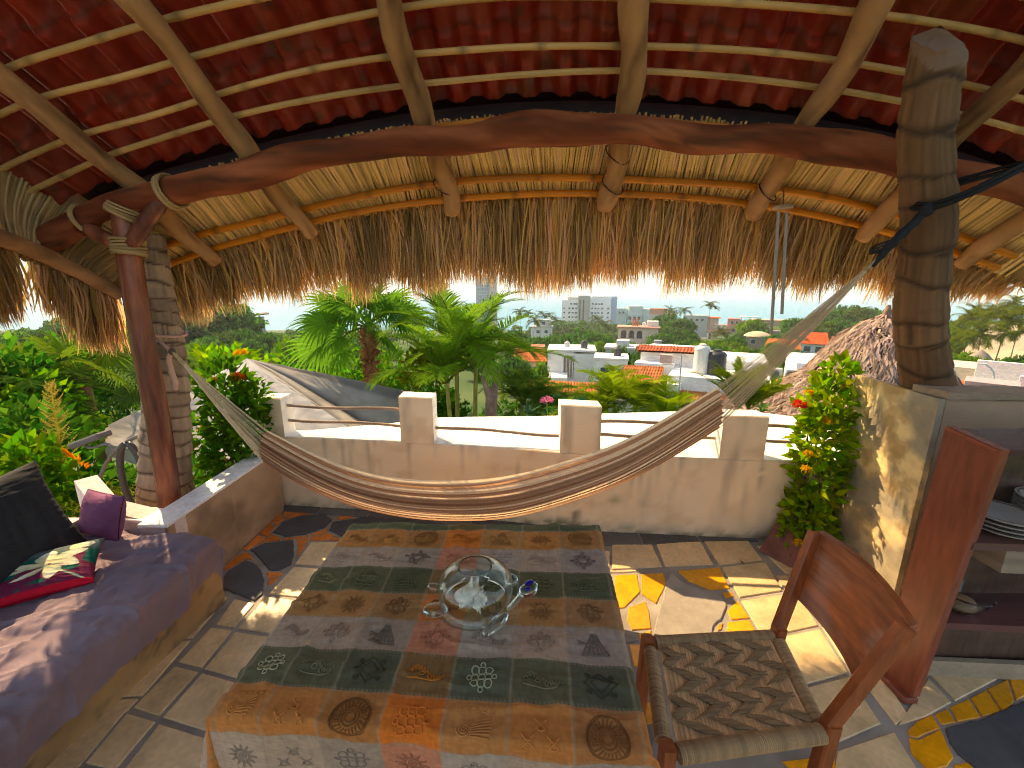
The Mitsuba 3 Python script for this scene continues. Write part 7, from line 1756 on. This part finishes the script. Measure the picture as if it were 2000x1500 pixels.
# ------------------------------------------------------------------ near palms
def fan(r, origin, az, el, Lp, R, col, nseg=34, spread=2.5, tipdroop=0.5, roll=0.0):
    """a fan palm frond: stalk and pleated blade split into pointed segments"""
    d = np.array([math.cos(el) * math.cos(az), math.cos(el) * math.sin(az), math.sin(el)])
    o = np.asarray(origin, float)
    hub = o + d * Lp - (0, 0, .10 * Lp)
    m = [tube(spline([o, o + d * Lp * .5 + (0, 0, .03 * Lp), hub], 8), np.linspace(.016, .009, 8), 6, (0.20, .22, .06), caps=False)]
    e1 = d + (0, 0, -.45); e1 /= np.linalg.norm(e1)
    e2 = np.cross((0, 0, 1), d); e2 /= np.linalg.norm(e2)
    nz = np.cross(e1, e2)
    e2 = e2 * math.cos(roll) + nz * math.sin(roll); nz = np.cross(e1, e2)
    th = np.linspace(-spread, spread, nseg)
    K = 7
    q = np.linspace(0, 1, K)
    path = np.zeros((nseg, K, 3)); w = np.zeros((nseg, K))
    for i, t in enumerate(th):
        dd = e1 * math.cos(t) + e2 * math.sin(t)
        L = R * (1 - .32 * (abs(t) / spread) ** 2) * r.uniform(.93, 1.04)
        path[i] = hub + dd * (L * q)[:, None] + nz * ((.10 * R * q * (1 - q) * 2) * (1 if True else 0))[:, None]
        path[i, :, 2] -= tipdroop * R * np.clip(q - .45, 0, 1) ** 2 * r.uniform(.6, 1.8) + .06 * R * q * abs(t) / spread
        full = 2 * spread / nseg * L * q
        w[i] = np.where(q < .55, full * 1.02, full[3] * np.interp(q, [.5, 1], [1.0, .04]))
    tw = nz * .38
    side = np.stack([-(e1 * math.sin(t)) + e2 * math.cos(t) + tw * (1 if i % 2 else -1) for i, t in enumerate(th)])
    c = np.asarray(col) * r.uniform(.85, 1.15, (nseg, 1, 1)) * np.interp(q, [0, .6, 1], [.85, 1, 1.25])[None, :, None]
    c = np.broadcast_to(c, (nseg, K, 3))
    m.append(strips(path, w, side, c))
    return cat(m)


k = thing('fan_palm', 'fan palm with a shaggy brown trunk right of the grey canopy', 'palm tree')
r = np.random.default_rng(31)
cx, cy, cz = -3.01, 8.6, 1.02
p = spline([(-2.95, 8.6, -3.5), (-3.02, 8.6, .0), (cx, cy, cz)], 40)
m = tube(p, 0.12, 16, (.24, .12, .06), .25, 4, True, .5, 14)
part(k, 'trunk', m, 'matte', True)
sc = []
for i in range(150):                                      # old leaf bases
    a = r.uniform(0, 6.283); z = r.uniform(-.6, .98)
    o = np.array([cx + .115 * math.cos(a), cy + .115 * math.sin(a), z]); e = o + (.10 * math.cos(a), .10 * math.sin(a), r.uniform(-.05, .16))
    sc.append(tube(line(o, e, 3), [.028, .02, .006], 4, np.array((.30, .14, .065)) * r.uniform(.5, 1.3)))
part(k, 'leaf_bases', cat(sc), 'matte', kind='stuff')
FA = [(180, 5, .85, .62), (200, -15, .95, .62), (165, 25, .80, .66), (190, 40, .8, .62), (150, 60, .6, .6), (120, 20, .8, .6), (225, 15, .9, .55), (250, -5, .8, .52), (270, 35, .7, .5), (300, 10, .8, .55), (330, 30, .8, .6), (0, 20, .85, .6), (20, 50, .7, .6), (60, 40, .7, .6), (90, 65, .6, .6), (345, 70, .6, .62), (210, 68, .6, .6), (260, 75, .55, .6), (175, -32, .8, .55), (315, -12, .6, .45)]
for az, el, Lp, R in FA:
    part(k, 'frond', fan(r, (cx, cy, cz), math.radians(az), math.radians(el), Lp * .98, R * 1.3, np.array((.11, .23, .035)) * r.uniform(.75, 1.3), roll=r.uniform(.5, 1.2) * (1 if r.uniform() < .5 else -1)), 'leaf', True)


def areca(name, label, base, crownpts, n, L, ll, col, seed, wid=.022, stems=True, el=(0.2, 1.35), nl=46, rr=.012, droop=(0.9, 1.7)):
    k = thing(name, label, 'palm')
    r = np.random.default_rng(seed)
    for j, cp in enumerate(crownpts):
        cp = np.asarray(cp, float)
        b = np.asarray(base, float) + np.r_[r.normal(0, .10, 2), 0]
        if stems:
            p = spline([b, (b + cp) / 2 + np.r_[r.normal(0, .05, 2), 0], cp], 24)
            rad = np.linspace(.042, .03, 24) * (1 + .12 * (np.arange(24) % 4 == 0))
            part(k, 'cane', tube(p, rad, 10, (.24, .24, .07), .08, j, True, .3, 9), 'satin', True)
        for i in range(n // len(crownpts)):
            az = i * 2.39996 + j * 1.1 + r.uniform(-.2, .2)
            e = el[0] + (el[1] - el[0]) * ((i * 7) % 10 + r.uniform(0, 1)) / 11
            part(k, 'frond', feather(r, cp + r.normal(0, .015, 3), az, e, L * r.uniform(.8, 1.15), r.uniform(*droop), nl, ll, wid, np.asarray(col) * r.uniform(.75, 1.3), rr=rr, k=16), 'leaf', True)
    return k


areca('areca_palm', 'large feathery palm in the middle behind the parapet', (-.74, 6.0, -1.6), [(-.82, 6.0, .95), (-.55, 6.15, .62), (-.95, 5.85, .45)], 46, 1.36, .38, (.14, .26, .04), 41, el=(.35, 1.5), droop=(.8, 1.7))
areca('areca_palm', 'bright yellow green feathery palm behind the second merlon', (2.2, 8, -3.0), [(2.05, 8, -.35), (2.6, 8.2, -.55), (1.75, 7.8, -.6), (2.95, 7.7, -.75)], 52, 1.12, .38, (.20, .29, .02), 42, .026, nl=36)
areca('areca_palm', 'small palm with upright sword leaves right of the hammock end', (3.9, 7.0, -2.5), [(4.0, 7.0, -.25), (4.25, 7.1, -.35)], 22, .95, .34, (.16, .22, .022), 43, .03, el=(.7, 1.5), nl=26, droop=(.3, .9))
areca('areca_palm', 'dark feathery palm among the bushes at the far left', (-5.9, 4.9, -1.6), [(-5.95, 4.9, .5), (-6.4, 5.2, .3)], 26, .85, .34, (.07, .14, .03), 44, .022, nl=36)
areca('areca_palm', 'low feathery palm right of the stump', (.1, 6.2, -1.8), [(.15, 6.3, .02), (.5, 6.5, -.1)], 24, .85, .30, (.085, .15, .03), 45, .02, nl=36)
k = thing('fan_palm', 'fan palm with ragged leaves left of the red post', 'palm tree')
r = np.random.default_rng(33)
for az, el, Lp, R in [(200, 20, .55, .55), (170, 45, .5, .55), (230, 35, .6, .6), (260, 10, .5, .5), (300, 30, .55, .55), (340, 20, .5, .5), (20, 45, .5, .55), (90, 50, .5, .5), (280, 65, .4, .5), (215, -20, .5, .45)]:
    part(k, 'frond', fan(r, (-6.35, 5.9, .55), math.radians(az), math.radians(el), Lp, R, np.array((.13, .20, .03)) * r.uniform(.75, 1.25), roll=r.uniform(.4, 1.2) * (1 if r.uniform() < .5 else -1)), 'leaf', True)
part(k, 'trunk', tube(line((-6.3, 6, -3), (-6.35, 5.9, .55), 12), .09, 12, (.2, .12, .07), .2, 3, True, .4, 9), 'matte', True)
k = thing('fan_palm', 'small blue green fan palm just left of the red post', 'palm tree')
for az, el, Lp, R in [(200, 10, .5, .42), (240, 40, .5, .45), (280, 15, .45, .42), (320, 45, .45, .42), (0, 30, .5, .42), (160, 50, .4, .42), (260, -25, .5, .42), (80, 60, .4, .42)]:
    part(k, 'frond', fan(r, (-6.35, 7.2, .35), math.radians(az), math.radians(el), Lp, R, np.array((.10, .165, .05)) * r.uniform(.75, 1.25), roll=r.uniform(.4, 1.2) * (1 if r.uniform() < .5 else -1)), 'leaf', True)
part(k, 'trunk', tube(line((-6.3, 7.3, -3), (-6.35, 7.2, .35), 12), .10, 12, (.2, .12, .07), .2, 3, True, .4, 9), 'matte', True)

k = thing('stump', 'bare forked grey stump behind the parapet', 'stump')
a, b = (-.287, 5.5, -.9), (-.285, 5.5, .36)
def bark(m, base=(.21, .16, .14)):
    return m[0], m[1], tint(m[0], base, .5, 1, 4, (30, 30, 6))
part(k, 'trunk', bark(tube(spline([a, (-.29, 5.5, -.2), b], 30), np.linspace(.10, .085, 30), 14, (0, 0, 0), .25, 3)), 'matte', True)
part(k, 'fork', bark(tube(spline([(-.30, 5.5, .28), (-.36, 5.5, .48), (-.41, 5.48, .63)], 14), np.linspace(.06, .028, 14), 10, (0, 0, 0), .3, 5)), 'matte', True)
part(k, 'fork', bark(tube(spline([(-.27, 5.5, .28), (-.23, 5.52, .50), (-.20, 5.5, .70)], 14), np.linspace(.06, .030, 14), 10, (0, 0, 0), .3, 6)), 'matte', True)


def bush(name, label, pts, n, L, col, seed, cat_='bush', stems=9, foot=None, width=.55, up=.3, flowers=(), var=.3, mat='leaf'):
    """leafy shrub: pts = list of (centre, radii) lobes"""
    k = thing(name, label, cat_)
    r = np.random.default_rng(seed)
    P, N = [], []
    vol = np.array([np.prod(q[1]) ** .66 for q in pts]); cnt = (n * vol / vol.sum()).astype(int)
    for (c_, rad), m_ in zip(pts, cnt):
        o = unit(r, m_)
        P.append(np.asarray(c_) + o * np.asarray(rad) * r.uniform(.35, 1.0, (m_, 1)) ** .6)
        N.append(o)
    P, N = np.vstack(P), np.vstack(N)
    n = len(P)
    ax = N * .7 + unit(r, n) * .6 + (0, 0, up)
    nr = np.cross(ax, unit(r, n)); nr *= np.sign(nr[:, 2:3] + .2)
    nr /= np.linalg.norm(nr, axis=1, keepdims=True) + 1e-9
    cc = np.asarray(col) * r.uniform(1 - var, 1 + var * 1.6, (n, 1)) * np.c_[r.uniform(.75, 1.35, n), r.uniform(.9, 1.15, n), r.uniform(.7, 1.2, n)]
    if cat_ == 'flowering bush':                          # the leaves nearest the viewer are pieces of their own
        near = np.argsort(np.linalg.norm(P - EYE, axis=1))[:240:2]
        for i in near:
            part(k, 'leaf', leaves(P[i:i + 1], nr[i:i + 1], ax[i:i + 1], r.uniform(.9, 1.35) * L, r.uniform(.9, 1.15) * L * width, cc[i:i + 1], .18), mat, True)
        keep = np.setdiff1d(np.arange(n), near)
        P, nr, ax, cc, n = P[keep], nr[keep], ax[keep], cc[keep], len(keep)
    part(k, 'leaves', leaves(P, nr, ax, r.uniform(.7, 1.25, n) * L, r.uniform(.8, 1.15, n) * L * width, cc, .18), mat, True, kind='stuff')
    if stems:
        f0 = np.asarray(foot if foot is not None else np.asarray(pts[0][0]) - (0, 0, pts[0][1][2]))
        ms = []
        for i in range(stems):
            e = P[r.integers(n)]
            ms.append(tube(spline([f0 + r.normal(0, .03, 3), (f0 + e) / 2 + r.normal(0, .04, 3), e], 8), np.linspace(.010, .003, 8), 5, (.13, .09, .05)))
        part(k, 'stems', cat(ms), 'matte', True, kind='stuff')
    for (fc, rad, fcol, nm) in flowers:
        o = unit(r, 46)
        o[:, 2] = np.abs(o[:, 2]) * .9
        pp = np.asarray(fc) + o * rad * .6
        part(k, nm, leaves(pp, o, o + unit(r, 46) * .8, rad * .9, rad * .5, np.asarray(fcol) * r.uniform(.7, 1.2, (46, 1)), .2), 'leaf', True)
    return k


OR, YE, RE = (.62, .13, .03), (.68, .42, .03), (.62, .06, .05)
kb = bush('ixora_bush', 'flowering bush with orange blooms growing between the left palm trunk and the low wall', [((-2.22, 3.10, .45), (.22, .25, .35)), ((-2.20, 3.10, .80), (.22, .22, .30)), ((-2.25, 3.12, 1.04), (.18, .18, .22)), ((-2.05, 3.05, .66), (.16, .2, .30)), ((-2.02, 3.08, .92), (.12, .15, .18)), ((-2.38, 3.1, .62), (.12, .2, .3))], 1500, .085, (.075, .17, .022), 61, 'flowering bush', foot=(-2.2, 3.1, .1),
     flowers=[((-2.105, 3.080, 1.097), .042, OR, 'flower'), ((-2.071, 3.100, 1.285), .040, YE, 'new_leaves'), ((-1.929, 3.000, 0.586), .036, RE, 'flower'), ((-2.245, 3.000, 1.095), .03, YE, 'new_leaves'), ((-2.374, 3.000, 0.711), .034, YE, 'new_leaves'), ((-2.210, 2.950, 0.480), .02, YE, 'new_leaves')])
ms = [tube(spline([(-2.25, 3.1, .9), (-2.13, 3.09, 1.15), (-2.092, 3.100, 1.194)], 12), np.linspace(.007, .004, 12), 5, (.2, .2, .06))]
part(kb, 'stem', cat(ms), 'matte', True)
fl = []
rr_ = np.random.default_rng(9)
for i in range(26):
    px_, py_ = 1560 + rr_.uniform(-15, 75), 760 + rr_.uniform(0, 320)
    fl.append((px_, py_))
bush('ixora_bush', 'green and yellow leaved bush climbing between the parapet and the stone wall', [((2.0, 2.50, .22), (.13, .14, .26)), ((2.03, 2.52, .50), (.15, .15, .25)), ((2.04, 2.55, .78), (.16, .16, .24)), ((2.06, 2.58, 1.0), (.15, .15, .20)), ((2.16, 2.66, 1.18), (.10, .10, .14)), ((1.95, 2.46, .08), (.10, .1, .14))], 1500, .078, (.20, .31, .03), 62, 'flowering bush', foot=(2.05, 2.55, 0), var=.4,
     flowers=[((1.855, 2.550, 1.034), .034, RE, 'flower'), ((2.118, 2.550, 1.170), .034, YE, 'new_leaves'), ((1.971, 2.460, 0.946), .034, YE, 'new_leaves'), ((1.849, 2.400, 0.757), .024, YE, 'new_leaves'), ((1.853, 2.400, 0.654), .028, YE, 'new_leaves'), ((1.833, 2.330, 0.179), .028, YE, 'new_leaves'), ((1.905, 2.550, 1.116), .024, YE, 'new_leaves')])
# garden left of the terrace
LB = [('broad leaved dark bush at the far left edge', (-4.9, 3.9, .1), (.7, .6, .7), 700, .15, (.065, .16, .025)), ('bright green shrub behind the yellow flower spike', (-5.7, 4.7, .25), (.6, .5, .6), 800, .13, (.14, .29, .025)), ('lime green bush under the torn thatch', (-6.2, 7.8, .05), (1.3, .9, .75), 1300, .16, (.17, .32, .022)),
      ('deep green hedge left of the grey canopy', (-9.2, 8.4, -.6), (1.6, .9, .9), 1200, .16, (.05, .14, .03)), ('low dark leaved plants behind the purple cushion', (-3.3, 3.4, -.05), (.5, .45, .32), 800, .11, (.055, .15, .022)), ('leafy shrub below the canopy edge', (-3.7, 4.2, -.55), (.7, .5, .45), 800, .13, (.075, .19, .022)),
      ('tall leafy bush at the left picture edge', (-6.6, 4.9, .35), (1.0, .7, .85), 1000, .17, (.08, .20, .03)), ('tangled green bush under the small fan palm', (-8.6, 8.6, .0), (1.6, 1.0, 1.0), 1200, .18, (.085, .19, .025)), ('small shrub beside the black cushion', (-3.9, 3.0, .2), (.42, .3, .42), 500, .12, (.115, .24, .025)),
      ('yellow tipped croton bush between the two central palms', (-1.65, 7.8, .25), (.55, .4, .55), 900, .11, (.16, .17, .02)), ('dense bush below the middle feathery palm', (-1.2, 6.4, -.3), (.5, .4, .55), 700, .12, (.07, .17, .022)), ('mass of shrubs behind the fan palm', (-4.2, 10.5, -.4), (2.2, 1.2, 1.1), 1300, .19, (.10, .22, .028)),
      ('shrubs behind the stump', (.3, 7.2, -.75), (.9, .6, .6), 900, .13, (.055, .15, .022)), ('leafy shrub left of the second merlon', (1.15, 5.6, -.32), (.5, .35, .36), 600, .10, (.09, .21, .022)), ('round bushes below the hammock end', (3.3, 6.4, -.75), (.6, .4, .5), 600, .11, (.08, .16, .022)), ('dark bushes left of the green fence', (.2, 9.5, -1.7), (1.6, .8, .9), 900, .15, (.05, .13, .022))]
for i, (lb, c_, rad, n_, L_, col) in enumerate(LB):
    c_ = np.array(c_); rad = np.array(rad)
    r = np.random.default_rng(80 + i)
    lob = [(c_ + unit(r, 1)[0] * rad * .45, rad * r.uniform(.5, .7)) for _ in range(5)]
    bush('garden_bush', lb, lob, int(n_ * 1.25), L_, col, 80 + i, foot=c_ - (0, 0, rad[2] * 1.5))
k = thing('flower_spike', 'tall yellow branching flower spike in the left garden', 'flower')
r = np.random.default_rng(91)
s0, s1 = np.array((-3.792, 3.200, 0.233)), np.array((-3.751, 3.250, 1.040))
part(k, 'stalk', tube(line(s0 - (0, 0, .3), s1, 12), np.linspace(.009, .003, 12), 6, (.50, .46, .08)), 'matte', True)
ms = []
for i in range(64):
    t = i / 64
    o = s0 + (s1 - s0) * (.06 + .94 * t); a = i * 2.4
    L = .17 * (1 - t) ** .6 * r.uniform(.7, 1.1) + .02
    e = o + np.array([math.cos(a) * .85, math.sin(a) * .5, .55]) * L
    p = spline([o, (o + e) / 2 - (0, 0, .012), e], 7)
    ms.append(tube(p, np.linspace(.0035, .0018, 7), 4, np.array((.60, .47, .10)) * r.uniform(.8, 1.15), caps=False))
    for j in range(3, 7):
        for sg in (-1, 1):
            q = p[j] + np.array([math.sin(a) * sg, -math.cos(a) * sg, .5]) * .022
            ms.append(tube(line(p[j], q, 2), [.0022, .0012], 4, np.array((.66, .50, .14)) * r.uniform(.8, 1.15), caps=False))
part(k, 'twigs', cat(ms), 'matte', True, kind='stuff')
k = thing('heliconia', 'orange heliconia bloom between the spike and the grey pad', 'flower')
o = np.array((-3.530, 3.100, 0.393))
part(k, 'bracts', leaves(np.repeat(o[None], 10, 0) + r.normal(0, .006, (10, 3)) + np.c_[np.linspace(-.02, .05, 10), np.zeros(10), -np.linspace(-.09, .05, 10)], np.tile((0, -1, .3), (10, 1)), np.c_[np.linspace(-1, 1, 10), np.zeros(10) - .2, np.ones(10) * .7], .075, .03, (.72, .24, .02)), 'leaf', True)
part(k, 'stalk', tube(line(o - (0, 0, .5), o, 6), .006, 6, (.1, .16, .03)), 'matte', True)
n = 260
o = np.array((-3.218, 2.950, 0.200)) + np.c_[r.normal(0, .13, n), r.normal(0, .10, n), r.normal(-.06, .03, n)]
s = np.linspace(0, 1, 6)
a = r.uniform(0, 6.28, n); L = r.uniform(.2, .42, n)
path = o[:, None] + np.stack([np.cos(a)[:, None] * s * .55 + .25 * s, np.sin(a)[:, None] * s * .3 - .1 * s, (.55 * s - .75 * s ** 2) + 0 * a[:, None]], -1) * L[:, None, None]
k = thing('grass_tuft', 'arching grass tuft behind the small plum cushion', 'grass', kind=None)
part(k, 'blades', strips(path, np.full((n, 1), .009) * np.array([1, 1, .9, .7, .5, .1])[None], np.c_[np.sin(a), -np.cos(a), a * 0 + .2], np.array([(.22, .24, .04)]) * r.uniform(.6, 1.3, (n, 1))), 'leaf', True, kind='stuff')
# succulents and the pink flower behind the ledge
for i, (q, nl_, L_, col, lb) in enumerate([((0.209, 4.600, 0.409), 16, .24, (.11, .20, .10), 'blue green agave left of the pink flower'), ((0.411, 4.500, 0.346), 18, .20, (.16, .24, .06), 'rosette plant holding a pink flower'), ((0.057, 4.400, 0.377), 16, .20, (.13, .21, .05), 'spiky rosette right of the stump'), ((3.179, 5.000, 0.326), 14, .24, (.10, .19, .05), 'strap leaved plant behind the third merlon')]):
    k = thing('agave', lb, 'plant')
    q = np.array(q) - (0, 0, .06)
    for j in range(nl_):
        a = j * 2.4; e = .35 + 1.0 * j / nl_
        d = np.array([math.cos(a) * math.cos(e), math.sin(a) * math.cos(e), math.sin(e)]); s_ = np.array([-math.sin(a), math.cos(a), 0])
        t = np.linspace(0, 1, 7)
        p = q + d * (L_ * t)[:, None] - np.c_[0 * t, 0 * t, .08 * t ** 2]
        part(k, 'blade', strips(p[None], (np.interp(t, [0, .3, 1], [.03, .036, .003]))[None], s_[None], np.asarray(col)[None] * r.uniform(.7, 1.2)), 'leaf', True)
    if 'pink' in lb and 'holding' in lb:
        fc = np.array((0.396, 4.500, 0.529)); o = unit(r, 60); o[:, 2] = np.abs(o[:, 2])
        part(k, 'flower', leaves(fc + o * (.05, .05, .025), o, o + unit(r, 60) * .5, .05, .025, np.array([(.62, .22, .36)]) * r.uniform(.7, 1.2, (60, 1)), .2), 'leaf', True)
        part(k, 'stalk', tube(line(q, fc, 5), .006, 6, (.2, .22, .06)), 'matte', True)

# ------------------------------------------------------------------ grey canopy, neighbour's thatched cone, hoop chair
k = thing('grey_canopy', 'weathered grey and black tarpaulin canopy below the terrace', 'canopy')
AP, LC, NC, RC, FC = (np.array(q) for q in ((-4.581, 7.000, 0.628), (-6.656, 6.000, -0.461), (-1.723, 4.900, -0.165), (-1.955, 7.600, -0.100), (-5.5, 10.5, -.5)))
def cloth_tri(A, B, C, sag, seed, col, amp=.03, folds=None, n=80):
    """fabric panel from apex A to edge B-C"""
    t = np.linspace(0, 1, n)[:, None, None]; u = np.linspace(0, 1, n)[None, :, None]
    E = B * (1 - u) + C * u
    P = A * (1 - t) + E * t
    P = P - np.array([0, 0, 1]) * sag * np.sin(np.pi * u) * t * np.sin(np.pi * np.clip(t, 0, 1) * .62)
    nrm = np.cross(B - A, C - A); nrm /= np.linalg.norm(nrm)
    if nrm[2] < 0: nrm = -nrm
    q = np.concatenate([t + 0 * u, u + 0 * t, 0 * t * u], -1)
    w = meshkit.fbm(q * (5, 12, 1), 4, seed) - .5 + .5 * (meshkit.fbm(q * (30, 9, 1), 3, seed + 1) - .5)
    P = P + nrm * (amp * w * np.clip(t[..., 0] * 3, 0, 1))[..., None]
    if folds:
        for fu, fw, fd in folds:
            P = P - nrm * (fd * np.exp(-((u[..., 0] - fu) / fw) ** 2) * t[..., 0])[..., None]
    v, f, _ = sheet(P)
    c = tint(v, col, .22, 4, seed)
    return v, f, c
part(k, 'front_panel', cloth_tri(AP, LC, NC, .30, 3, (.50, .47, .44)), 'matte', True)
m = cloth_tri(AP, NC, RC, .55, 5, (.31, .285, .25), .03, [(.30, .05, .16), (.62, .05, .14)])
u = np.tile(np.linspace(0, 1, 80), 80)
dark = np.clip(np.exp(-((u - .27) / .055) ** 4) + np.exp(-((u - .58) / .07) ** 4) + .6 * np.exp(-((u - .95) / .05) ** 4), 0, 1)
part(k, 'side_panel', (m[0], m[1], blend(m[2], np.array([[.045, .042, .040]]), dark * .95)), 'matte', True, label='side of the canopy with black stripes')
part(k, 'back_panel', cloth_tri(AP, RC, FC, .3, 7, (.3, .3, .3)), 'matte', True)
part(k, 'back_panel', cloth_tri(AP, FC, LC, .3, 8, (.4, .38, .36)), 'matte', True)
s = np.linspace(0, 1, 60)
ed = LC + (NC - LC) * s[:, None]; ed[:, 2] -= .30 * np.sin(np.pi * s) * math.sin(math.pi * .62)
drop = np.stack([ed - (0, 0, d) + np.c_[0 * s, -.02 * np.sin(s * 40) * d / .2, 0 * s] for d in (0.0, .08, .16, .22)], 1)
v, f, _ = sheet(drop); part(k, 'valance', (v, f, tint(v, (.50, .45, .42), .15, 5, 3)), 'matte', True)
for c_ in (LC, NC, RC): part(k, 'pole', tube(line(c_ - (0, 0, 3.5), c_, 4), .03, 8, (.3, .3, .3)), 'satin', True)
part(k, 'mast', tube(line(AP - (0, 0, 4.5), AP - (0, 0, .02), 4), .04, 8, (.3, .3, .3)), 'satin', True)

k = thing('thatched_cone', 'grey brown thatched cone roof of a neighbouring hut behind the right end of the parapet', 'thatched roof')
PK = np.array((7.223, 8.000, 1.346))
PR, PZ = np.array([0.02, .14, .32, .68, .98, 1.18, 1.55, 1.95, 2.5, 3.0]), np.array([0.0, -.08, -.2, -.5, -.9, -1.25, -1.6, -1.9, -2.25, -2.5])
m = lathe(np.c_[PR, PZ - .05], 48, PK, (.10, .075, .06)); part(k, 'core', m, 'matte', True)
r = np.random.default_rng(55)
n = 11000
rad = 2.8 * np.sqrt(r.uniform(0.0003, 1, n)); a = r.uniform(0, 6.2832, n)
K = 5
s = np.linspace(0, 1, K)
L = r.uniform(.16, .42, n)
path = np.zeros((n, K, 3))
for i, q in enumerate(s):
    rq = rad + L * q * .8
    aa = a + r.normal(0, .02, n) + q * r.normal(0, .10, n) * L / np.maximum(rad, .25)
    z = np.interp(rq, PR, PZ)
    lift = .02 + .10 * r.uniform(0, 1, n) ** 2 * q
    path[:, i] = np.stack([rq * np.cos(aa), rq * np.sin(aa), z + lift], 1)
lump = .10 * (meshkit.fbm(np.c_[path[:, 0, :2] * 2.6, path[:, 0, 2:] * 1.5], 3, 8) - .5)
path[..., 2] += lump[:, None]
path += PK
w = r.uniform(.018, .05, n)[:, None] * np.array([.7, 1, .9, .6, .15])[None]
sd = np.c_[-np.sin(a), np.cos(a), r.uniform(-.6, .6, n)]
c = np.array([[.40, .30, .235]]) * r.uniform(.25, 1.35, (n, 1)) * np.c_[np.ones(n), r.uniform(.92, 1.05, n), r.uniform(.9, 1.15, n)]
part(k, 'thatch', strips(path, w, sd, c), 'matte', True, kind='stuff')
part(k, 'topknot', tube(line(PK - (0, 0, .1), PK + (0.01, 0, .16), 8), np.linspace(.09, .03, 8), 9, (.24, .16, .12), .5, 3), 'matte', True)
for i in range(5): part(k, 'pole', tube(line(PK + (2.2 * math.cos(i * 1.256), 2.2 * math.sin(i * 1.256), -5.5), PK + (2.2 * math.cos(i * 1.256), 2.2 * math.sin(i * 1.256), -1.85), 3), .06, 8, (.2, .14, .1)), 'matte', True)

k = thing('hoop_seat', 'bent metal tube frame with a grey pad and a black ring in the left garden', 'garden seat')
pth = spline([(-3.301, 2.950, 0.044), (-3.254, 2.950, 0.222), (-3.125, 2.930, 0.446), (-2.921, 2.900, 0.633), (-2.694, 2.880, 0.721), (-2.496, 2.860, 0.680)], 40)
part(k, 'arch', tube(pth, .014, 10, (.20, .17, .16)), 'satin', True)
part(k, 'arm', tube(spline([(-3.264, 2.950, 0.613), (-3.149, 2.930, 0.605), (-3.049, 2.920, 0.625), (-3.013, 2.910, 0.571)], 14), .011, 8, (.20, .17, .16)), 'satin', True)
c0, c1 = np.array((-3.334, 2.960, 0.610)), np.array((-3.087, 2.940, 0.699))
part(k, 'pad', rbox((c0 + c1) / 2, (np.linalg.norm(c1 - c0), .12, .05), 0, .018, (.17, .155, .15), rot(0, -20, 0)), 'cloth')
ang = np.linspace(0, 2 * np.pi, 49)
cc0 = np.array((-2.743, 2.750, 0.426))
ring = cc0 + np.c_[.085 * np.cos(ang), .20 * np.cos(ang) * 0, .27 * np.sin(ang)]
part(k, 'ring', tube(ring, .022, 10, (.07, .065, .065), caps=False), 'satin', True)
k = thing('white_sheet', 'pale blue white metal sheet lying among the left bushes', 'metal sheet')
q = [(-5.216, 3.900, -0.156), (-5.289, 4.200, -0.089), (-5.209, 4.200, -0.107), (-5.128, 3.900, -0.184)]
part(k, 'sheet', hexa([tuple(np.array(a) - (0, 0, .03)) for a in q] + [tuple(np.array(a) + (0, 0, .0)) for a in q], (.62, .68, .74)), 'satin')
PALETTE = mi.Float(np.concatenate(ROWS).astype(np.float32))

# ------------------------------------------------------------------ morning haze over the town and the sea
labels['haze'] = {'label': 'pale morning haze over the town and the sea', 'category': 'haze', 'kind': 'stuff'}
scene['haze'] = {'type': 'cube', 'to_world': T().translate((1500, 5480, 190)).scale((10600, 5620, 250)), 'bsdf': {'type': 'null'}, 'interior': {'type': 'ref', 'id': 'air'}}
